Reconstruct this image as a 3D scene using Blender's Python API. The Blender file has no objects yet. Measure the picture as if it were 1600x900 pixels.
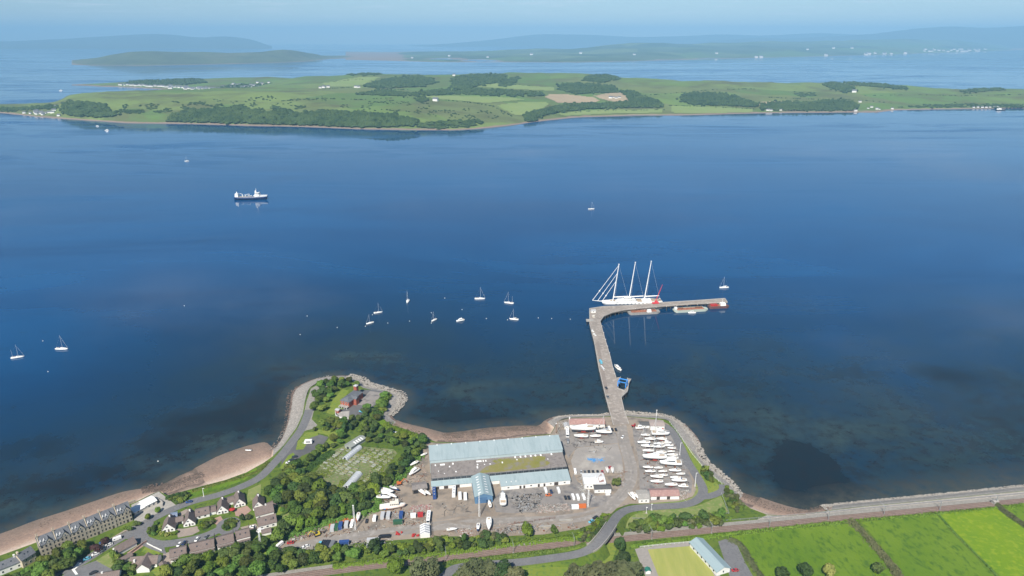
import bpy, bmesh, math, random
import numpy as np
from mathutils import Vector, Matrix, noise
from mathutils.geometry import tessellate_polygon

rnd = random.Random(7)
R = math.radians
scene = bpy.context.scene

# ------------------------------------------------------------------ camera
F_PX, CAM_H = 1100.0, 300.0                      # focal length in px of the 1600 px wide photograph, flight height
PITCH = math.atan(389.0 / F_PX)
cam_d = bpy.data.cameras.new('camera')
cam_d.sensor_width = 36.0
cam_d.lens = 36.0 * F_PX / 1600.0
cam_d.clip_start, cam_d.clip_end = 1.0, 200000.0
cam = bpy.data.objects.new('camera', cam_d)
scene.collection.objects.link(cam)
cam.location = (0, 0, CAM_H)
cam.rotation_euler = (math.pi / 2 - PITCH, 0, 0)
scene.camera = cam

# ------------------------------------------------------------------ light
SUN_ELEV, SUN_AZ_BACK = R(46), R(17.6)           # sun behind the camera, a little to the left
SUN_E, SKY_E = 4.9, 0.066
world = bpy.data.worlds.new('World'); scene.world = world
world.use_nodes = True
wn = world.node_tree; wn.nodes.clear()
sky = wn.nodes.new('ShaderNodeTexSky'); sky.sky_type = 'NISHITA'; sky.sun_disc = False
sky.sun_elevation = SUN_ELEV
sky.sun_rotation = math.pi + SUN_AZ_BACK
sky.altitude = 300; sky.air_density = 1.0; sky.dust_density = 0.0; sky.ozone_density = 5.5
bg = wn.nodes.new('ShaderNodeBackground'); bg.inputs['Strength'].default_value = SKY_E
wo = wn.nodes.new('ShaderNodeOutputWorld')
# thin fair-weather cloud on one level all over the sky, so it crowds towards the horizon
def sky_clouds():
    N, L = wn.nodes, wn.links
    tc = N.new('ShaderNodeTexCoord'); sp = N.new('ShaderNodeSeparateXYZ'); L.new(tc.outputs['Generated'], sp.inputs[0])
    def mth(op, a, b):
        q = N.new('ShaderNodeMath'); q.operation = op
        for i, s_ in enumerate((a, b)):
            if isinstance(s_, (int, float)): q.inputs[i].default_value = s_
            else: L.new(s_, q.inputs[i])
        return q.outputs[0]
    z = mth('MAXIMUM', sp.outputs[2], 0.004); z = mth('ADD', z, 0.008)
    cb = N.new('ShaderNodeCombineXYZ'); L.new(mth('DIVIDE', sp.outputs[0], z), cb.inputs[0]); L.new(mth('DIVIDE', sp.outputs[1], z), cb.inputs[1]); cb.inputs[2].default_value = 3.7
    n = N.new('ShaderNodeTexNoise'); n.inputs['Scale'].default_value = 0.5; n.inputs['Detail'].default_value = 7; n.inputs['Roughness'].default_value = .62; L.new(cb.outputs[0], n.inputs[0])
    r = N.new('ShaderNodeMapRange'); r.interpolation_type = 'SMOOTHSTEP'; r.inputs[1].default_value = .50; r.inputs[2].default_value = .74; r.inputs[3].default_value = 0.0; r.inputs[4].default_value = .5; L.new(n.outputs[0], r.inputs[0])
    mx = N.new('ShaderNodeMix'); mx.data_type = 'RGBA'; L.new(r.outputs[0], mx.inputs[0]); L.new(sky.outputs[0], mx.inputs[6]); mx.inputs[7].default_value = (9.4, 9.9, 10.4, 1)
    L.new(mx.outputs[2], bg.inputs[0])
sky_clouds(); wn.links.new(bg.outputs[0], wo.inputs[0])

sun_d = bpy.data.lights.new('sun', 'SUN'); sun_d.energy = SUN_E; sun_d.angle = R(0.53); sun_d.color = (1.0, 0.94, 0.84)
sun = bpy.data.objects.new('sun', sun_d); scene.collection.objects.link(sun)
to_sun = Vector((-math.sin(SUN_AZ_BACK) * math.cos(SUN_ELEV), -math.cos(SUN_AZ_BACK) * math.cos(SUN_ELEV), math.sin(SUN_ELEV)))
sun.rotation_euler = to_sun.to_track_quat('Z', 'Y').to_euler()

vs = scene.view_settings
vs.view_transform = 'Standard'; vs.look = 'None'; vs.gamma = 1.0; vs.use_curve_mapping = False
vs.exposure = 0.6
scene.cycles.volume_bounces = 0
scene.cycles.max_bounces = 6
scene.cycles.diffuse_bounces = 2
scene.cycles.glossy_bounces = 3
scene.cycles.transparent_max_bounces = 8
scene.cycles.sample_clamp_indirect = 4.0

# ------------------------------------------------------------------ helpers
C = scene.collection
LAND = 4.0                                       # level of the shore land above the sea

def P(px, py, z=LAND):
    """photo pixel (1600x900) -> world point at height z"""
    u = (px - 800.0) / F_PX; v = (450.0 - py) / F_PX
    s, c = math.sin(PITCH), math.cos(PITCH)
    dz = -s + v * c
    t = (CAM_H - z) / -dz
    return Vector((u * t, (c + v * s) * t, z))

def PD(px, t, z):
    """photo column at axis distance t, height z"""
    u = (px - 800.0) / F_PX
    s, c = math.sin(PITCH), math.cos(PITCH)
    v = ((z - CAM_H) / t + s) / c
    return Vector((u * t, (c + v * s) * t, z))

def mpp(px, py):                                  # metres per photo pixel at that ground point
    v = (450.0 - py) / F_PX
    return (CAM_H - LAND) / (math.sin(PITCH) - v * math.cos(PITCH)) / F_PX

MATS = {}
def lin(c):
    return tuple(c) + (1.0,) if len(c) == 3 else tuple(c)

def mat(name, col, col2=None, scale=1.0, rough=0.8, col3=None, scale2=None, metal=0.0, spec=0.3, bump=0.0, bump_scale=None,
        vary=0.0, coords='pos', detail=6.0, lo=0.35, hi=0.65, stretch=None, trans=0.0, coat=0.0):
    if name in MATS: return MATS[name]
    m = bpy.data.materials.new(name); m.use_nodes = True
    nt = m.node_tree; N, L = nt.nodes, nt.links
    b = N['Principled BSDF']
    b.inputs['Roughness'].default_value = rough; b.inputs['Metallic'].default_value = metal
    b.inputs['Specular IOR Level'].default_value = spec
    if coat: b.inputs['Coat Weight'].default_value = coat
    b.inputs['Base Color'].default_value = lin(col)
    def src():
        if coords == 'pos': g = N.new('ShaderNodeNewGeometry'); o = g.outputs['Position']
        else: g = N.new('ShaderNodeTexCoord'); o = g.outputs['Object']
        if stretch:
            mp = N.new('ShaderNodeMapping'); mp.inputs['Scale'].default_value = stretch[:3]
            if len(stretch) > 3: mp.inputs['Rotation'].default_value = (0, 0, stretch[3])
            L.new(o, mp.inputs[0]); o = mp.outputs[0]
        return o
    out = None
    if col2 is not None:
        o = src()
        n = N.new('ShaderNodeTexNoise'); n.inputs['Scale'].default_value = scale; n.inputs['Detail'].default_value = detail
        n.inputs['Roughness'].default_value = 0.65
        L.new(o, n.inputs[0])
        r = N.new('ShaderNodeMapRange'); r.inputs[1].default_value = lo; r.inputs[2].default_value = hi
        L.new(n.outputs[0], r.inputs[0])
        mx = N.new('ShaderNodeMix'); mx.data_type = 'RGBA'
        mx.inputs[6].default_value = lin(col); mx.inputs[7].default_value = lin(col2)
        L.new(r.outputs[0], mx.inputs[0]); out = mx.outputs[2]
        if col3 is not None:
            n2 = N.new('ShaderNodeTexNoise'); n2.inputs['Scale'].default_value = scale2 or scale * 5; n2.inputs['Detail'].default_value = 4
            L.new(o, n2.inputs[0])
            r2 = N.new('ShaderNodeMapRange'); r2.inputs[1].default_value = 0.5; r2.inputs[2].default_value = 0.68
            L.new(n2.outputs[0], r2.inputs[0])
            mx2 = N.new('ShaderNodeMix'); mx2.data_type = 'RGBA'
            L.new(out, mx2.inputs[6]); mx2.inputs[7].default_value = lin(col3); L.new(r2.outputs[0], mx2.inputs[0]); out = mx2.outputs[2]
    if vary:
        oi = N.new('ShaderNodeObjectInfo')
        hs = N.new('ShaderNodeHueSaturation')
        if out is not None: L.new(out, hs.inputs['Color'])
        else: hs.inputs['Color'].default_value = lin(col)
        r3 = N.new('ShaderNodeMapRange'); r3.inputs[3].default_value = 1 - vary; r3.inputs[4].default_value = 1 + vary
        L.new(oi.outputs['Random'], r3.inputs[0]); L.new(r3.outputs[0], hs.inputs['Value'])
        r4 = N.new('ShaderNodeMapRange'); r4.inputs[3].default_value = 0.5 - vary * 0.09; r4.inputs[4].default_value = 0.5 + vary * 0.06
        mm = N.new('ShaderNodeMath'); mm.operation = 'FRACT'; m5 = N.new('ShaderNodeMath'); m5.operation = 'MULTIPLY'; m5.inputs[1].default_value = 7.31
        L.new(oi.outputs['Random'], m5.inputs[0]); L.new(m5.outputs[0], mm.inputs[0]); L.new(mm.outputs[0], r4.inputs[0]); L.new(r4.outputs[0], hs.inputs['Hue'])
        out = hs.outputs[0]
    if out is not None: L.new(out, b.inputs['Base Color'])
    if bump:
        n3 = N.new('ShaderNodeTexNoise'); n3.inputs['Scale'].default_value = bump_scale or scale * 4; n3.inputs['Detail'].default_value = 5
        L.new(src(), n3.inputs[0])
        bp = N.new('ShaderNodeBump'); bp.inputs['Strength'].default_value = bump; bp.inputs['Distance'].default_value = 0.3
        L.new(n3.outputs[0], bp.inputs['Height']); L.new(bp.outputs[0], b.inputs['Normal'])
    if trans:
        tr = N.new('ShaderNodeBsdfTranslucent'); ms = N.new('ShaderNodeMixShader'); ms.inputs[0].default_value = trans
        if out is not None: L.new(out, tr.inputs[0])
        else: tr.inputs[0].default_value = lin(col)
        mo = N['Material Output']
        L.new(b.outputs[0], ms.inputs[1]); L.new(tr.outputs[0], ms.inputs[2]); L.new(ms.outputs[0], mo.inputs[0])
    MATS[name] = m
    return m

class MB:
    """collects simple shapes and links them as ONE mesh object"""
    def __init__(s): s.v, s.f, s.mi = [], [], []
    def add(s, vs, fs, mi=0):
        o = len(s.v); s.v += [tuple(p) for p in vs]; s.f += [tuple(i + o for i in f) for f in fs]; s.mi += [mi] * len(fs); return s
    def box(s, c, size, rz=0.0, mi=0, taper=1.0):
        lx, ly, lz = size[0] / 2, size[1] / 2, size[2] / 2
        cs, sn = math.cos(rz), math.sin(rz); vs = []
        for dz in (-1, 1):
            k = 1.0 if dz < 0 else taper
            for dx, dy in ((-1, -1), (1, -1), (1, 1), (-1, 1)):
                x, y = dx * lx * k, dy * ly * k
                vs.append((c[0] + x * cs - y * sn, c[1] + x * sn + y * cs, c[2] + dz * lz))
        return s.add(vs, [(3, 2, 1, 0), (4, 5, 6, 7), (0, 1, 5, 4), (1, 2, 6, 5), (2, 3, 7, 6), (3, 0, 4, 7)], mi)
    def prism(s, pts, z0, z1, mi=0, bottom=True):
        n = len(pts); vs = [(p[0], p[1], z0) for p in pts] + [(p[0], p[1], z1) for p in pts]
        fs = [(i, (i + 1) % n, n + (i + 1) % n, n + i) for i in range(n)]
        tri = tessellate_polygon([[Vector((p[0], p[1], 0)) for p in pts]])
        a = sum((pts[i][0] * pts[(i + 1) % n][1] - pts[(i + 1) % n][0] * pts[i][1]) for i in range(n))
        for t in tri:
            x = [pts[i] for i in t]
            ar = (x[1][0] - x[0][0]) * (x[2][1] - x[0][1]) - (x[2][0] - x[0][0]) * (x[1][1] - x[0][1])
            t = t if ar > 0 else (t[0], t[2], t[1])
            fs.append(tuple(n + i for i in t))
            if bottom: fs.append(tuple(reversed(t)))
        if a < 0: fs[:n] = [tuple(reversed(f)) for f in fs[:n]]
        return s.add(vs, fs, mi)
    def tube(s, p0, p1, r0, r1=None, n=6, mi=0, cap=True):
        r1 = r0 if r1 is None else r1
        p0, p1 = Vector(p0), Vector(p1); d = (p1 - p0)
        if d.length < 1e-6: return s
        q = d.to_track_quat('Z', 'Y').to_matrix(); vs = []
        for p, r in ((p0, r0), (p1, r1)):
            for i in range(n):
                a = 2 * math.pi * i / n; vs.append(p + q @ Vector((math.cos(a) * r, math.sin(a) * r, 0)))
        fs = [(i, (i + 1) % n, n + (i + 1) % n, n + i) for i in range(n)]
        if cap: fs += [tuple(range(n - 1, -1, -1)), tuple(range(n, 2 * n))]
        return s.add(vs, fs, mi)
    def loft(s, rings, closed=True, cap=True, mi=0):
        n = len(rings[0]); vs = [p for r in rings for p in r]; fs = []
        for k in range(len(rings) - 1):
            for i in range(n if closed else n - 1):
                j = (i + 1) % n; fs.append((k * n + i, k * n + j, (k + 1) * n + j, (k + 1) * n + i))
        if cap: fs += [tuple(range(n - 1, -1, -1)), tuple((len(rings) - 1) * n + i for i in range(n))]
        return s.add(vs, fs, mi)
    def ball(s, c, r, n=8, m=5, squash=1.0, lump=0.0, seed=0, mi=0):
        rg = random.Random(seed); rings = []
        for k in range(1, m):
            a = math.pi * k / m; rings.append([(c[0] + r * math.sin(a) * math.cos(2 * math.pi * i / n) * (1 + rg.uniform(-lump, lump)), c[1] + r * math.sin(a) * math.sin(2 * math.pi * i / n) * (1 + rg.uniform(-lump, lump)), c[2] - r * squash * math.cos(a) * (1 + rg.uniform(-lump, lump))) for i in range(n)])
        return s.loft(rings, mi=mi)
    def build(s, name, m=None, parent=None, smooth=False):
        me = bpy.data.meshes.new(name); me.from_pydata(s.v, [], s.f)
        ms = m if isinstance(m, (list, tuple)) else [m]
        for x in ms: me.materials.append(x)
        if len(ms) > 1: me.polygons.foreach_set('material_index', s.mi)
        if smooth: me.polygons.foreach_set('use_smooth', [True] * len(me.polygons))
        me.update()
        o = bpy.data.objects.new(name, me); C.objects.link(o)
        if parent is not None: o.parent = parent
        return o

def tag(o, label=None, cat=None, group=None, kind=None):
    if label: o['label'] = label
    if cat: o['category'] = cat
    if group: o['group'] = group
    if kind: o['kind'] = kind
    return o

def thing(name, label, cat, loc=(0, 0, 0), rz=0.0, group=None):
    o = bpy.data.objects.new(name, None); C.objects.link(o)
    o.empty_display_size = 0.5
    o.location = loc; o.rotation_euler = (0, 0, rz)
    return tag(o, label, cat, group)

KIDS = {}
def kids(o):
    return [c for c in bpy.data.objects if c.parent == o]

def copy_thing(root, loc, rz, label, scale=1.0, group=None, mats=None, tree=None):
    """a copy of a thing and of its parts and sub-parts (mesh data shared unless recoloured)"""
    key = root.name
    if key not in KIDS:
        KIDS[key] = [(c, list(c.children)) for c in root.children]
    r = root.copy(); C.objects.link(r); r.location = loc; r.rotation_euler = (0, 0, rz)
    r.scale = (scale,) * 3 if not isinstance(scale, (tuple, list)) else scale
    r['label'] = label
    if group: r['group'] = group
    for c, gs in KIDS[key]:
        d = c.copy(); C.objects.link(d); d.parent = r
        base = c.name.split('.')[0]
        if mats and base in mats:
            d.material_slots[0].link = 'OBJECT'; d.material_slots[0].material = mats[base]
        for g in gs:
            e = g.copy(); C.objects.link(e); e.parent = d
    return r

def smooth_line(pts, sub=4, closed=False):
    """Catmull-Rom through points (tuples of any dimension)"""
    pts = [Vector(p) for p in pts]; n = len(pts); out = []
    for i in range(n if closed else n - 1):
        if closed: p0, p1, p2, p3 = pts[i - 1], pts[i], pts[(i + 1) % n], pts[(i + 2) % n]
        else: p0, p1, p2, p3 = pts[max(i - 1, 0)], pts[i], pts[i + 1], pts[min(i + 2, n - 1)]
        for k in range(sub):
            t = k / sub
            out.append(0.5 * ((2 * p1) + (p2 - p0) * t + (2 * p0 - 5 * p1 + 4 * p2 - p3) * t * t + (3 * p1 - p0 - 3 * p2 + p3) * t ** 3))
    if not closed: out.append(pts[-1])
    return out

def sheet(name, px, z, m, smooth=0, world=False, label=None, kind='structure'):
    """flat patch of ground from a photo outline, at height z"""
    pts = [P(a, b, z) for a, b in px] if not world else [Vector((a, b, z)) for a, b in px]
    if smooth: pts = smooth_line(pts, smooth, True)
    mb = MB(); n = len(pts)
    tri = tessellate_polygon([[Vector((p.x, p.y, 0)) for p in pts]])
    fs = []
    for t in tri:
        x = [pts[i] for i in t]
        ar = (x[1].x - x[0].x) * (x[2].y - x[0].y) - (x[2].x - x[0].x) * (x[1].y - x[0].y)
        fs.append(t if ar > 0 else (t[0], t[2], t[1]))
    mb.add(pts, fs)
    o = mb.build(name, m)
    tag(o, label, None, None, kind)
    return o

def ribbon(name, line, width, m, dz=0.0, z=None, sub=5, kind='structure', px=True, thick=0.0):
    """road-like strip along photo points (px,py[,z])"""
    pts = []
    for p in line:
        zz = (p[2] if len(p) > 2 else (LAND if z is None else z))
        pts.append(P(p[0], p[1], zz) if px else Vector((p[0], p[1], zz)))
    pts = smooth_line(pts, sub); L_, R_ = [], []
    for i, p in enumerate(pts):
        d = pts[min(i + 1, len(pts) - 1)] - pts[max(i - 1, 0)]; d.z = 0; d.normalize()
        w = width(i / (len(pts) - 1)) if callable(width) else width
        nrm = Vector((-d.y, d.x, 0)) * w / 2
        L_.append(p + nrm + Vector((0, 0, dz))); R_.append(p - nrm + Vector((0, 0, dz)))
    n = len(pts); mb = MB()
    if thick:
        vs = L_ + R_ + [q - Vector((0, 0, thick)) for q in L_] + [q - Vector((0, 0, thick)) for q in R_]
        fs = []
        for i in range(n - 1):
            fs += [(i, n + i, n + i + 1, i + 1), (2 * n + i, 2 * n + i + 1, 3 * n + i + 1, 3 * n + i), (i, i + 1, 2 * n + i + 1, 2 * n + i), (n + i + 1, n + i, 3 * n + i, 3 * n + i + 1)]
        mb.add(vs, fs)
    else:
        mb.add(L_ + R_, [(i, n + i, n + i + 1, i + 1) for i in range(n - 1)])
    o = mb.build(name, m)
    if kind: o['kind'] = kind
    return o, pts
# ------------------------------------------------------------------ surface materials
M_grass = mat('grass_rough', (0.065, 0.11, 0.010), (0.12, 0.165, 0.022), 0.05, 0.95, (0.035, 0.075, 0.014), 0.4, bump=0.4, bump_scale=1.2)
M_lawn = mat('grass_mown', (0.14, 0.20, 0.018), (0.19, 0.22, 0.04), 0.06, 0.95, (0.10, 0.17, 0.03), 0.5)
M_drylawn = mat('grass_dry', (0.19, 0.22, 0.07), (0.13, 0.19, 0.045), 0.08, 0.95, (0.24, 0.23, 0.10), 0.4)
M_field = mat('grass_field', (0.080, 0.155, 0.006), (0.125, 0.20, 0.012), 0.03, 0.95, (0.055, 0.115, 0.008), 0.35, stretch=(1, 0.6, 1, 0.5), bump=0.9, bump_scale=0.8)
M_field2 = mat('grass_field_bright', (0.15, 0.235, 0.004), (0.11, 0.205, 0.006), 0.04, 0.95, (0.19, 0.265, 0.012), 0.3, bump=0.9, bump_scale=0.8)
M_tarmac = mat('tarmac', (0.105, 0.105, 0.108), (0.135, 0.132, 0.13), 0.25, 0.9, (0.085, 0.085, 0.088), 0.05)
M_road = mat('road_asphalt', (0.14, 0.14, 0.145), (0.17, 0.168, 0.17), 0.15, 0.9, (0.12, 0.12, 0.125), 0.9)
M_yard = mat('yard_dirt', (0.225, 0.182, 0.142), (0.30, 0.25, 0.20), 0.045, 0.95, (0.16, 0.14, 0.12), 0.14, bump=0.2, bump_scale=1.0)
M_hard = mat('yard_concrete', (0.30, 0.275, 0.25), (0.24, 0.222, 0.205), 0.05, 0.92, (0.36, 0.335, 0.30), 0.11)
M_grey = mat('yard_tar', (0.205, 0.187, 0.172), (0.26, 0.24, 0.222), 0.06, 0.92, (0.135, 0.13, 0.13), 0.2)
M_sand = mat('beach_sand', (0.56, 0.42, 0.32), (0.63, 0.49, 0.39), 0.06, 0.95, (0.36, 0.24, 0.18), 0.03, stretch=(1, 1, 1))
M_wetsand = mat('wet_sand', (0.29, 0.205, 0.155), (0.36, 0.25, 0.19), 0.05, 0.7, (0.16, 0.115, 0.085), 0.2)
M_weed = mat('wrack_rock', (0.13, 0.09, 0.07), (0.27, 0.195, 0.155), 0.09, 0.8, (0.045, 0.035, 0.028), 0.5, bump=0.6, bump_scale=1.0)
M_stone = mat('shore_stone', (0.30, 0.275, 0.245), (0.22, 0.20, 0.18), 0.3, 0.9, (0.40, 0.37, 0.33), 0.9, bump=0.6, bump_scale=1.5)
M_ballast = mat('rail_ballast', (0.20, 0.145, 0.12), (0.25, 0.185, 0.155), 0.3, 0.95, (0.16, 0.12, 0.10), 1.5)
M_ballast_grey = mat('rail_cess', (0.26, 0.245, 0.22), (0.20, 0.19, 0.165), 0.25, 0.95, (0.32, 0.30, 0.27), 1.0)

def shore_mat(name, stops, amp=1.4, sc=.09, rough=.85):
    """tide zones of the foreshore: ramp over height, edges broken by noise"""
    m = bpy.data.materials.new(name); m.use_nodes = True; N, L = m.node_tree.nodes, m.node_tree.links; b = N['Principled BSDF']; b.inputs['Roughness'].default_value = rough
    g = N.new('ShaderNodeNewGeometry'); sp = N.new('ShaderNodeSeparateXYZ'); L.new(g.outputs['Position'], sp.inputs[0])
    n = N.new('ShaderNodeTexNoise'); n.inputs['Scale'].default_value = sc; n.inputs['Detail'].default_value = 8; n.inputs['Roughness'].default_value = .72; L.new(g.outputs['Position'], n.inputs[0])
    q = N.new('ShaderNodeMath'); q.operation = 'MULTIPLY_ADD'; L.new(n.outputs[0], q.inputs[0]); q.inputs[1].default_value = amp; L.new(sp.outputs[2], q.inputs[2])
    r = N.new('ShaderNodeMapRange'); r.inputs[1].default_value = amp * .5 - .4; r.inputs[2].default_value = amp * .5 + 4.0; L.new(q.outputs[0], r.inputs[0])
    cr = N.new('ShaderNodeValToRGB'); el = cr.color_ramp.elements
    for i, (p, c) in enumerate(stops):
        e = el[i] if i < 2 else el.new(p)
        e.position = p; e.color = lin(c)
    L.new(r.outputs[0], cr.inputs[0])
    n2 = N.new('ShaderNodeTexNoise'); n2.inputs['Scale'].default_value = .8; n2.inputs['Detail'].default_value = 5; L.new(g.outputs['Position'], n2.inputs[0])
    r2 = N.new('ShaderNodeMapRange'); r2.inputs[1].default_value = .3; r2.inputs[2].default_value = .7; r2.inputs[3].default_value = .78; r2.inputs[4].default_value = 1.15; L.new(n2.outputs[0], r2.inputs[0])
    mx = N.new('ShaderNodeMix'); mx.data_type = 'RGBA'; mx.blend_type = 'MULTIPLY'; mx.inputs[0].default_value = 1.0; L.new(cr.outputs[0], mx.inputs[6]); L.new(r2.outputs[0], mx.inputs[7])
    L.new(mx.outputs[2], b.inputs['Base Color']); return m
M_beach = shore_mat('beach_zones', [(0, (.10, .085, .065)), (.1, (.18, .132, .10)), (.25, (.27, .185, .138)), (.38, (.36, .25, .185)), (.55, (.50, .37, .28)), (.9, (.61, .48, .38))])
M_weedz = shore_mat('wrack_zones', [(0, (.06, .05, .04)), (.12, (.13, .095, .07)), (.3, (.30, .21, .16)), (.4, (.12, .085, .065)), (.55, (.34, .25, .19)), (.8, (.42, .32, .25))], 2.6, .12)
# ------------------------------------------------------------------ shoreline of the near land: (waterline px, crest px, kind)
SHORE = [
 ((-260, 905), (-240, 940), 'sand'), ((-120, 868), (-110, 905), 'sand'), ((0, 834), (0, 868), 'sand'), ((50, 815), (50, 850), 'sand'), ((100, 799), (120, 822), 'sand'),
 ((150, 782), (180, 796), 'sand'), ((190, 769), (210, 785), 'sand'), ((222, 763), (248, 767.5), 'weed'), ((250, 757), (262, 774), 'weed'),
 ((280, 742), (292, 766), 'weed'), ((305, 731), (325, 757), 'sand'), ((340, 713), (352, 750), 'sand'), ((378, 699), (385, 738), 'sand'), ((413, 691), (412, 723), 'sand'),
 ((428, 699), (426, 713), 'wall'), ((442, 680), (443, 696), 'wall'), ((449, 655), (464, 667), 'wall'), ((452, 634), (473, 647), 'wall'),
 ((456, 613), (477, 624), 'wall'), ((466, 603), (484, 606), 'wall'), ((488, 593), (500, 597), 'wall'), ((512, 588), (521, 592), 'wall'),
 ((542, 586.5), (542, 592), 'rock'), ((564, 591), (558, 599), 'rock'), ((573, 600), (567, 606), 'rock'), ((590, 604), (586, 610), 'rock'), ((608, 608), (602, 614), 'rock'),
 ((630, 615), (610, 619), 'rock'), ((635, 624), (607, 629), 'rock'), ((627, 635), (601, 641), 'rock'), ((612, 647), (598, 653), 'rock'),
 ((622, 657), (609, 663), 'sand'), ((645, 664), (635, 671), 'sand'), ((667, 669), (652, 678), 'sand'), ((693, 675), (680, 690), 'weed'), ((720, 673), (720, 692), 'weed'),
 ((755, 668), (765, 689), 'weed'), ((790, 665), (800, 685.5), 'weed'), ((820, 664), (827, 681), 'weed'), ((842, 664), (860, 678), 'sand'), ((852, 656), (866, 668), 'rock'),
 ((868, 650), (874, 657), 'rock'), ((892, 648), (892, 652.5), 'rock'), ((936, 648), (940, 651), 'rock'), ((950, 644), (954, 650), 'rock'), ((976, 643), (974, 650), 'rock'),
 ((1002, 645.5), (1002, 652), 'rock'), ((1029, 646.5), (1032, 654), 'rock'), ((1050, 652), (1046, 658), 'rock'), ((1071, 663), (1057, 671), 'rock'), ((1088, 680), (1068, 688), 'rock'),
 ((1096, 696), (1077, 700), 'rock'), ((1092, 706), (1083, 709), 'rock'), ((1103, 720), (1095, 725), 'rock'), ((1121, 735), (1112, 741), 'rock'), ((1142, 751), (1131, 756), 'rock'),
 ((1152, 764), (1141, 768), 'rock'), ((1164, 770), (1152, 780), 'weed'), ((1188, 777), (1172, 794), 'sand'), ((1215, 786), (1198, 804), 'sand'), ((1240, 793), (1226, 806), 'sand'), ((1264, 796), (1255, 804), 'weed'),
 ((1303, 787), (1299, 797), 'rip'), ((1352, 782), (1352, 791), 'rip'), ((1435, 774), (1435, 783.5), 'rip'), ((1517, 766), (1517, 775), 'rip'), ((1600, 757.5), (1600, 767), 'rip'), ((1720, 745), (1720, 755), 'rip'), ((1900, 728), (1900, 738), 'rip')]
SEA_Z = 0.0
waterline = [P(*s[0], 0.0) for s in SHORE]
crest = [P(*s[1], LAND) for s in SHORE]

def near_land():
    # sheet bounded by the crest, out to beyond the frame
    w, c = waterline, crest
    far_l = Vector((c[0].x - 2500, c[0].y - 1400, LAND)); far_r = Vector((c[-1].x + 2500, c[-1].y + 500, LAND))
    pts = [p.copy() for p in c]
    out = pts + [far_r, Vector((far_r.x, -3000, LAND)), Vector((far_l.x, -3000, LAND)), far_l]
    sheet('ground', [(p.x, p.y) for p in out], LAND, M_grass, world=True)
    # sloping foreshore, one strip per kind of shore
    sub = 4
    W = smooth_line(w, sub); K = smooth_line(c, sub)
    W = [Vector((c[0].x - 2450, c[0].y - 1330, 0))] + W + [Vector((far_r.x, far_r.y + 30, 0))]
    K = [far_l] + K + [far_r]
    kinds = [SHORE[0][2]] + [SHORE[min(i // sub, len(SHORE) - 1)][2] for i in range(len(W) - 2)] + [SHORE[-1][2]]
    prof = {'sand': [(-0.35, -1.6), (0, 0.0), (0.22, 0.22), (0.48, 0.6), (0.74, 1.5), (1.0, LAND - 0.01)],
            'weed': [(-0.35, -1.6), (0, -0.05), (0.3, 0.35), (0.6, 0.8), (0.85, 1.8), (1.0, LAND - 0.01)],
            'wall': [(-0.15, -1.6), (0, -0.1), (0.15, 0.5), (0.35, 1.8), (0.8, 3.2), (1.0, LAND - 0.01)],
            'rock': [(-0.2, -1.6), (0, -0.1), (0.25, 0.8), (0.5, 1.8), (0.8, 3.2), (1.0, LAND - 0.01)],
            'rip': [(-0.2, -1.6), (0, -0.1), (0.2, 0.8), (0.5, 2.2), (0.75, 3.4), (1.0, LAND - 0.01)]}
    names = {'sand': 'beach', 'weed': 'weedy_foreshore', 'wall': 'sea_wall_slope', 'rock': 'rocky_bank', 'rip': 'rubble_bank'}
    mats = {'sand': [M_beach] * 5, 'weed': [M_weedz] * 5, 'wall': [M_weed, M_weed, M_stone, M_stone, M_ballast_grey],
            'rock': [M_weed, M_weed, M_stone, M_stone, M_stone], 'rip': [M_weed, M_weed, M_stone, M_ballast_grey, M_ballast_grey]}
    rings = []
    for i, (a, b) in enumerate(zip(W, K)):
        rings.append([(a.lerp(b, f)).to_2d().to_3d() + Vector((0, 0, z)) for f, z in prof[kinds[i]]])
    i = 0
    while i < len(W) - 1:
        j = i
        while j < len(W) - 1 and kinds[j] == kinds[i]: j += 1
        mb = MB(); rg = rings[i:j + 1]; n = 6
        for k in range(len(rg) - 1):
            for q in range(5):
                mb.add([rg[k][q], rg[k + 1][q], rg[k + 1][q + 1], rg[k][q + 1]], [(0, 1, 2, 3)], q)
        ml = mats[kinds[i]]
        o = mb.build(names[kinds[i]], ml)
        bmx = bmesh.new(); bmx.from_mesh(o.data); bmesh.ops.remove_doubles(bmx, verts=bmx.verts, dist=0.01)
        bmesh.ops.recalc_face_normals(bmx, faces=bmx.faces)
        if sum(f.normal.z for f in bmx.faces) < 0: bmesh.ops.reverse_faces(bmx, faces=bmx.faces)
        bmx.to_mesh(o.data); bmx.free()
        tag(o, kind='structure')
        i = j
near_land()

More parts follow.
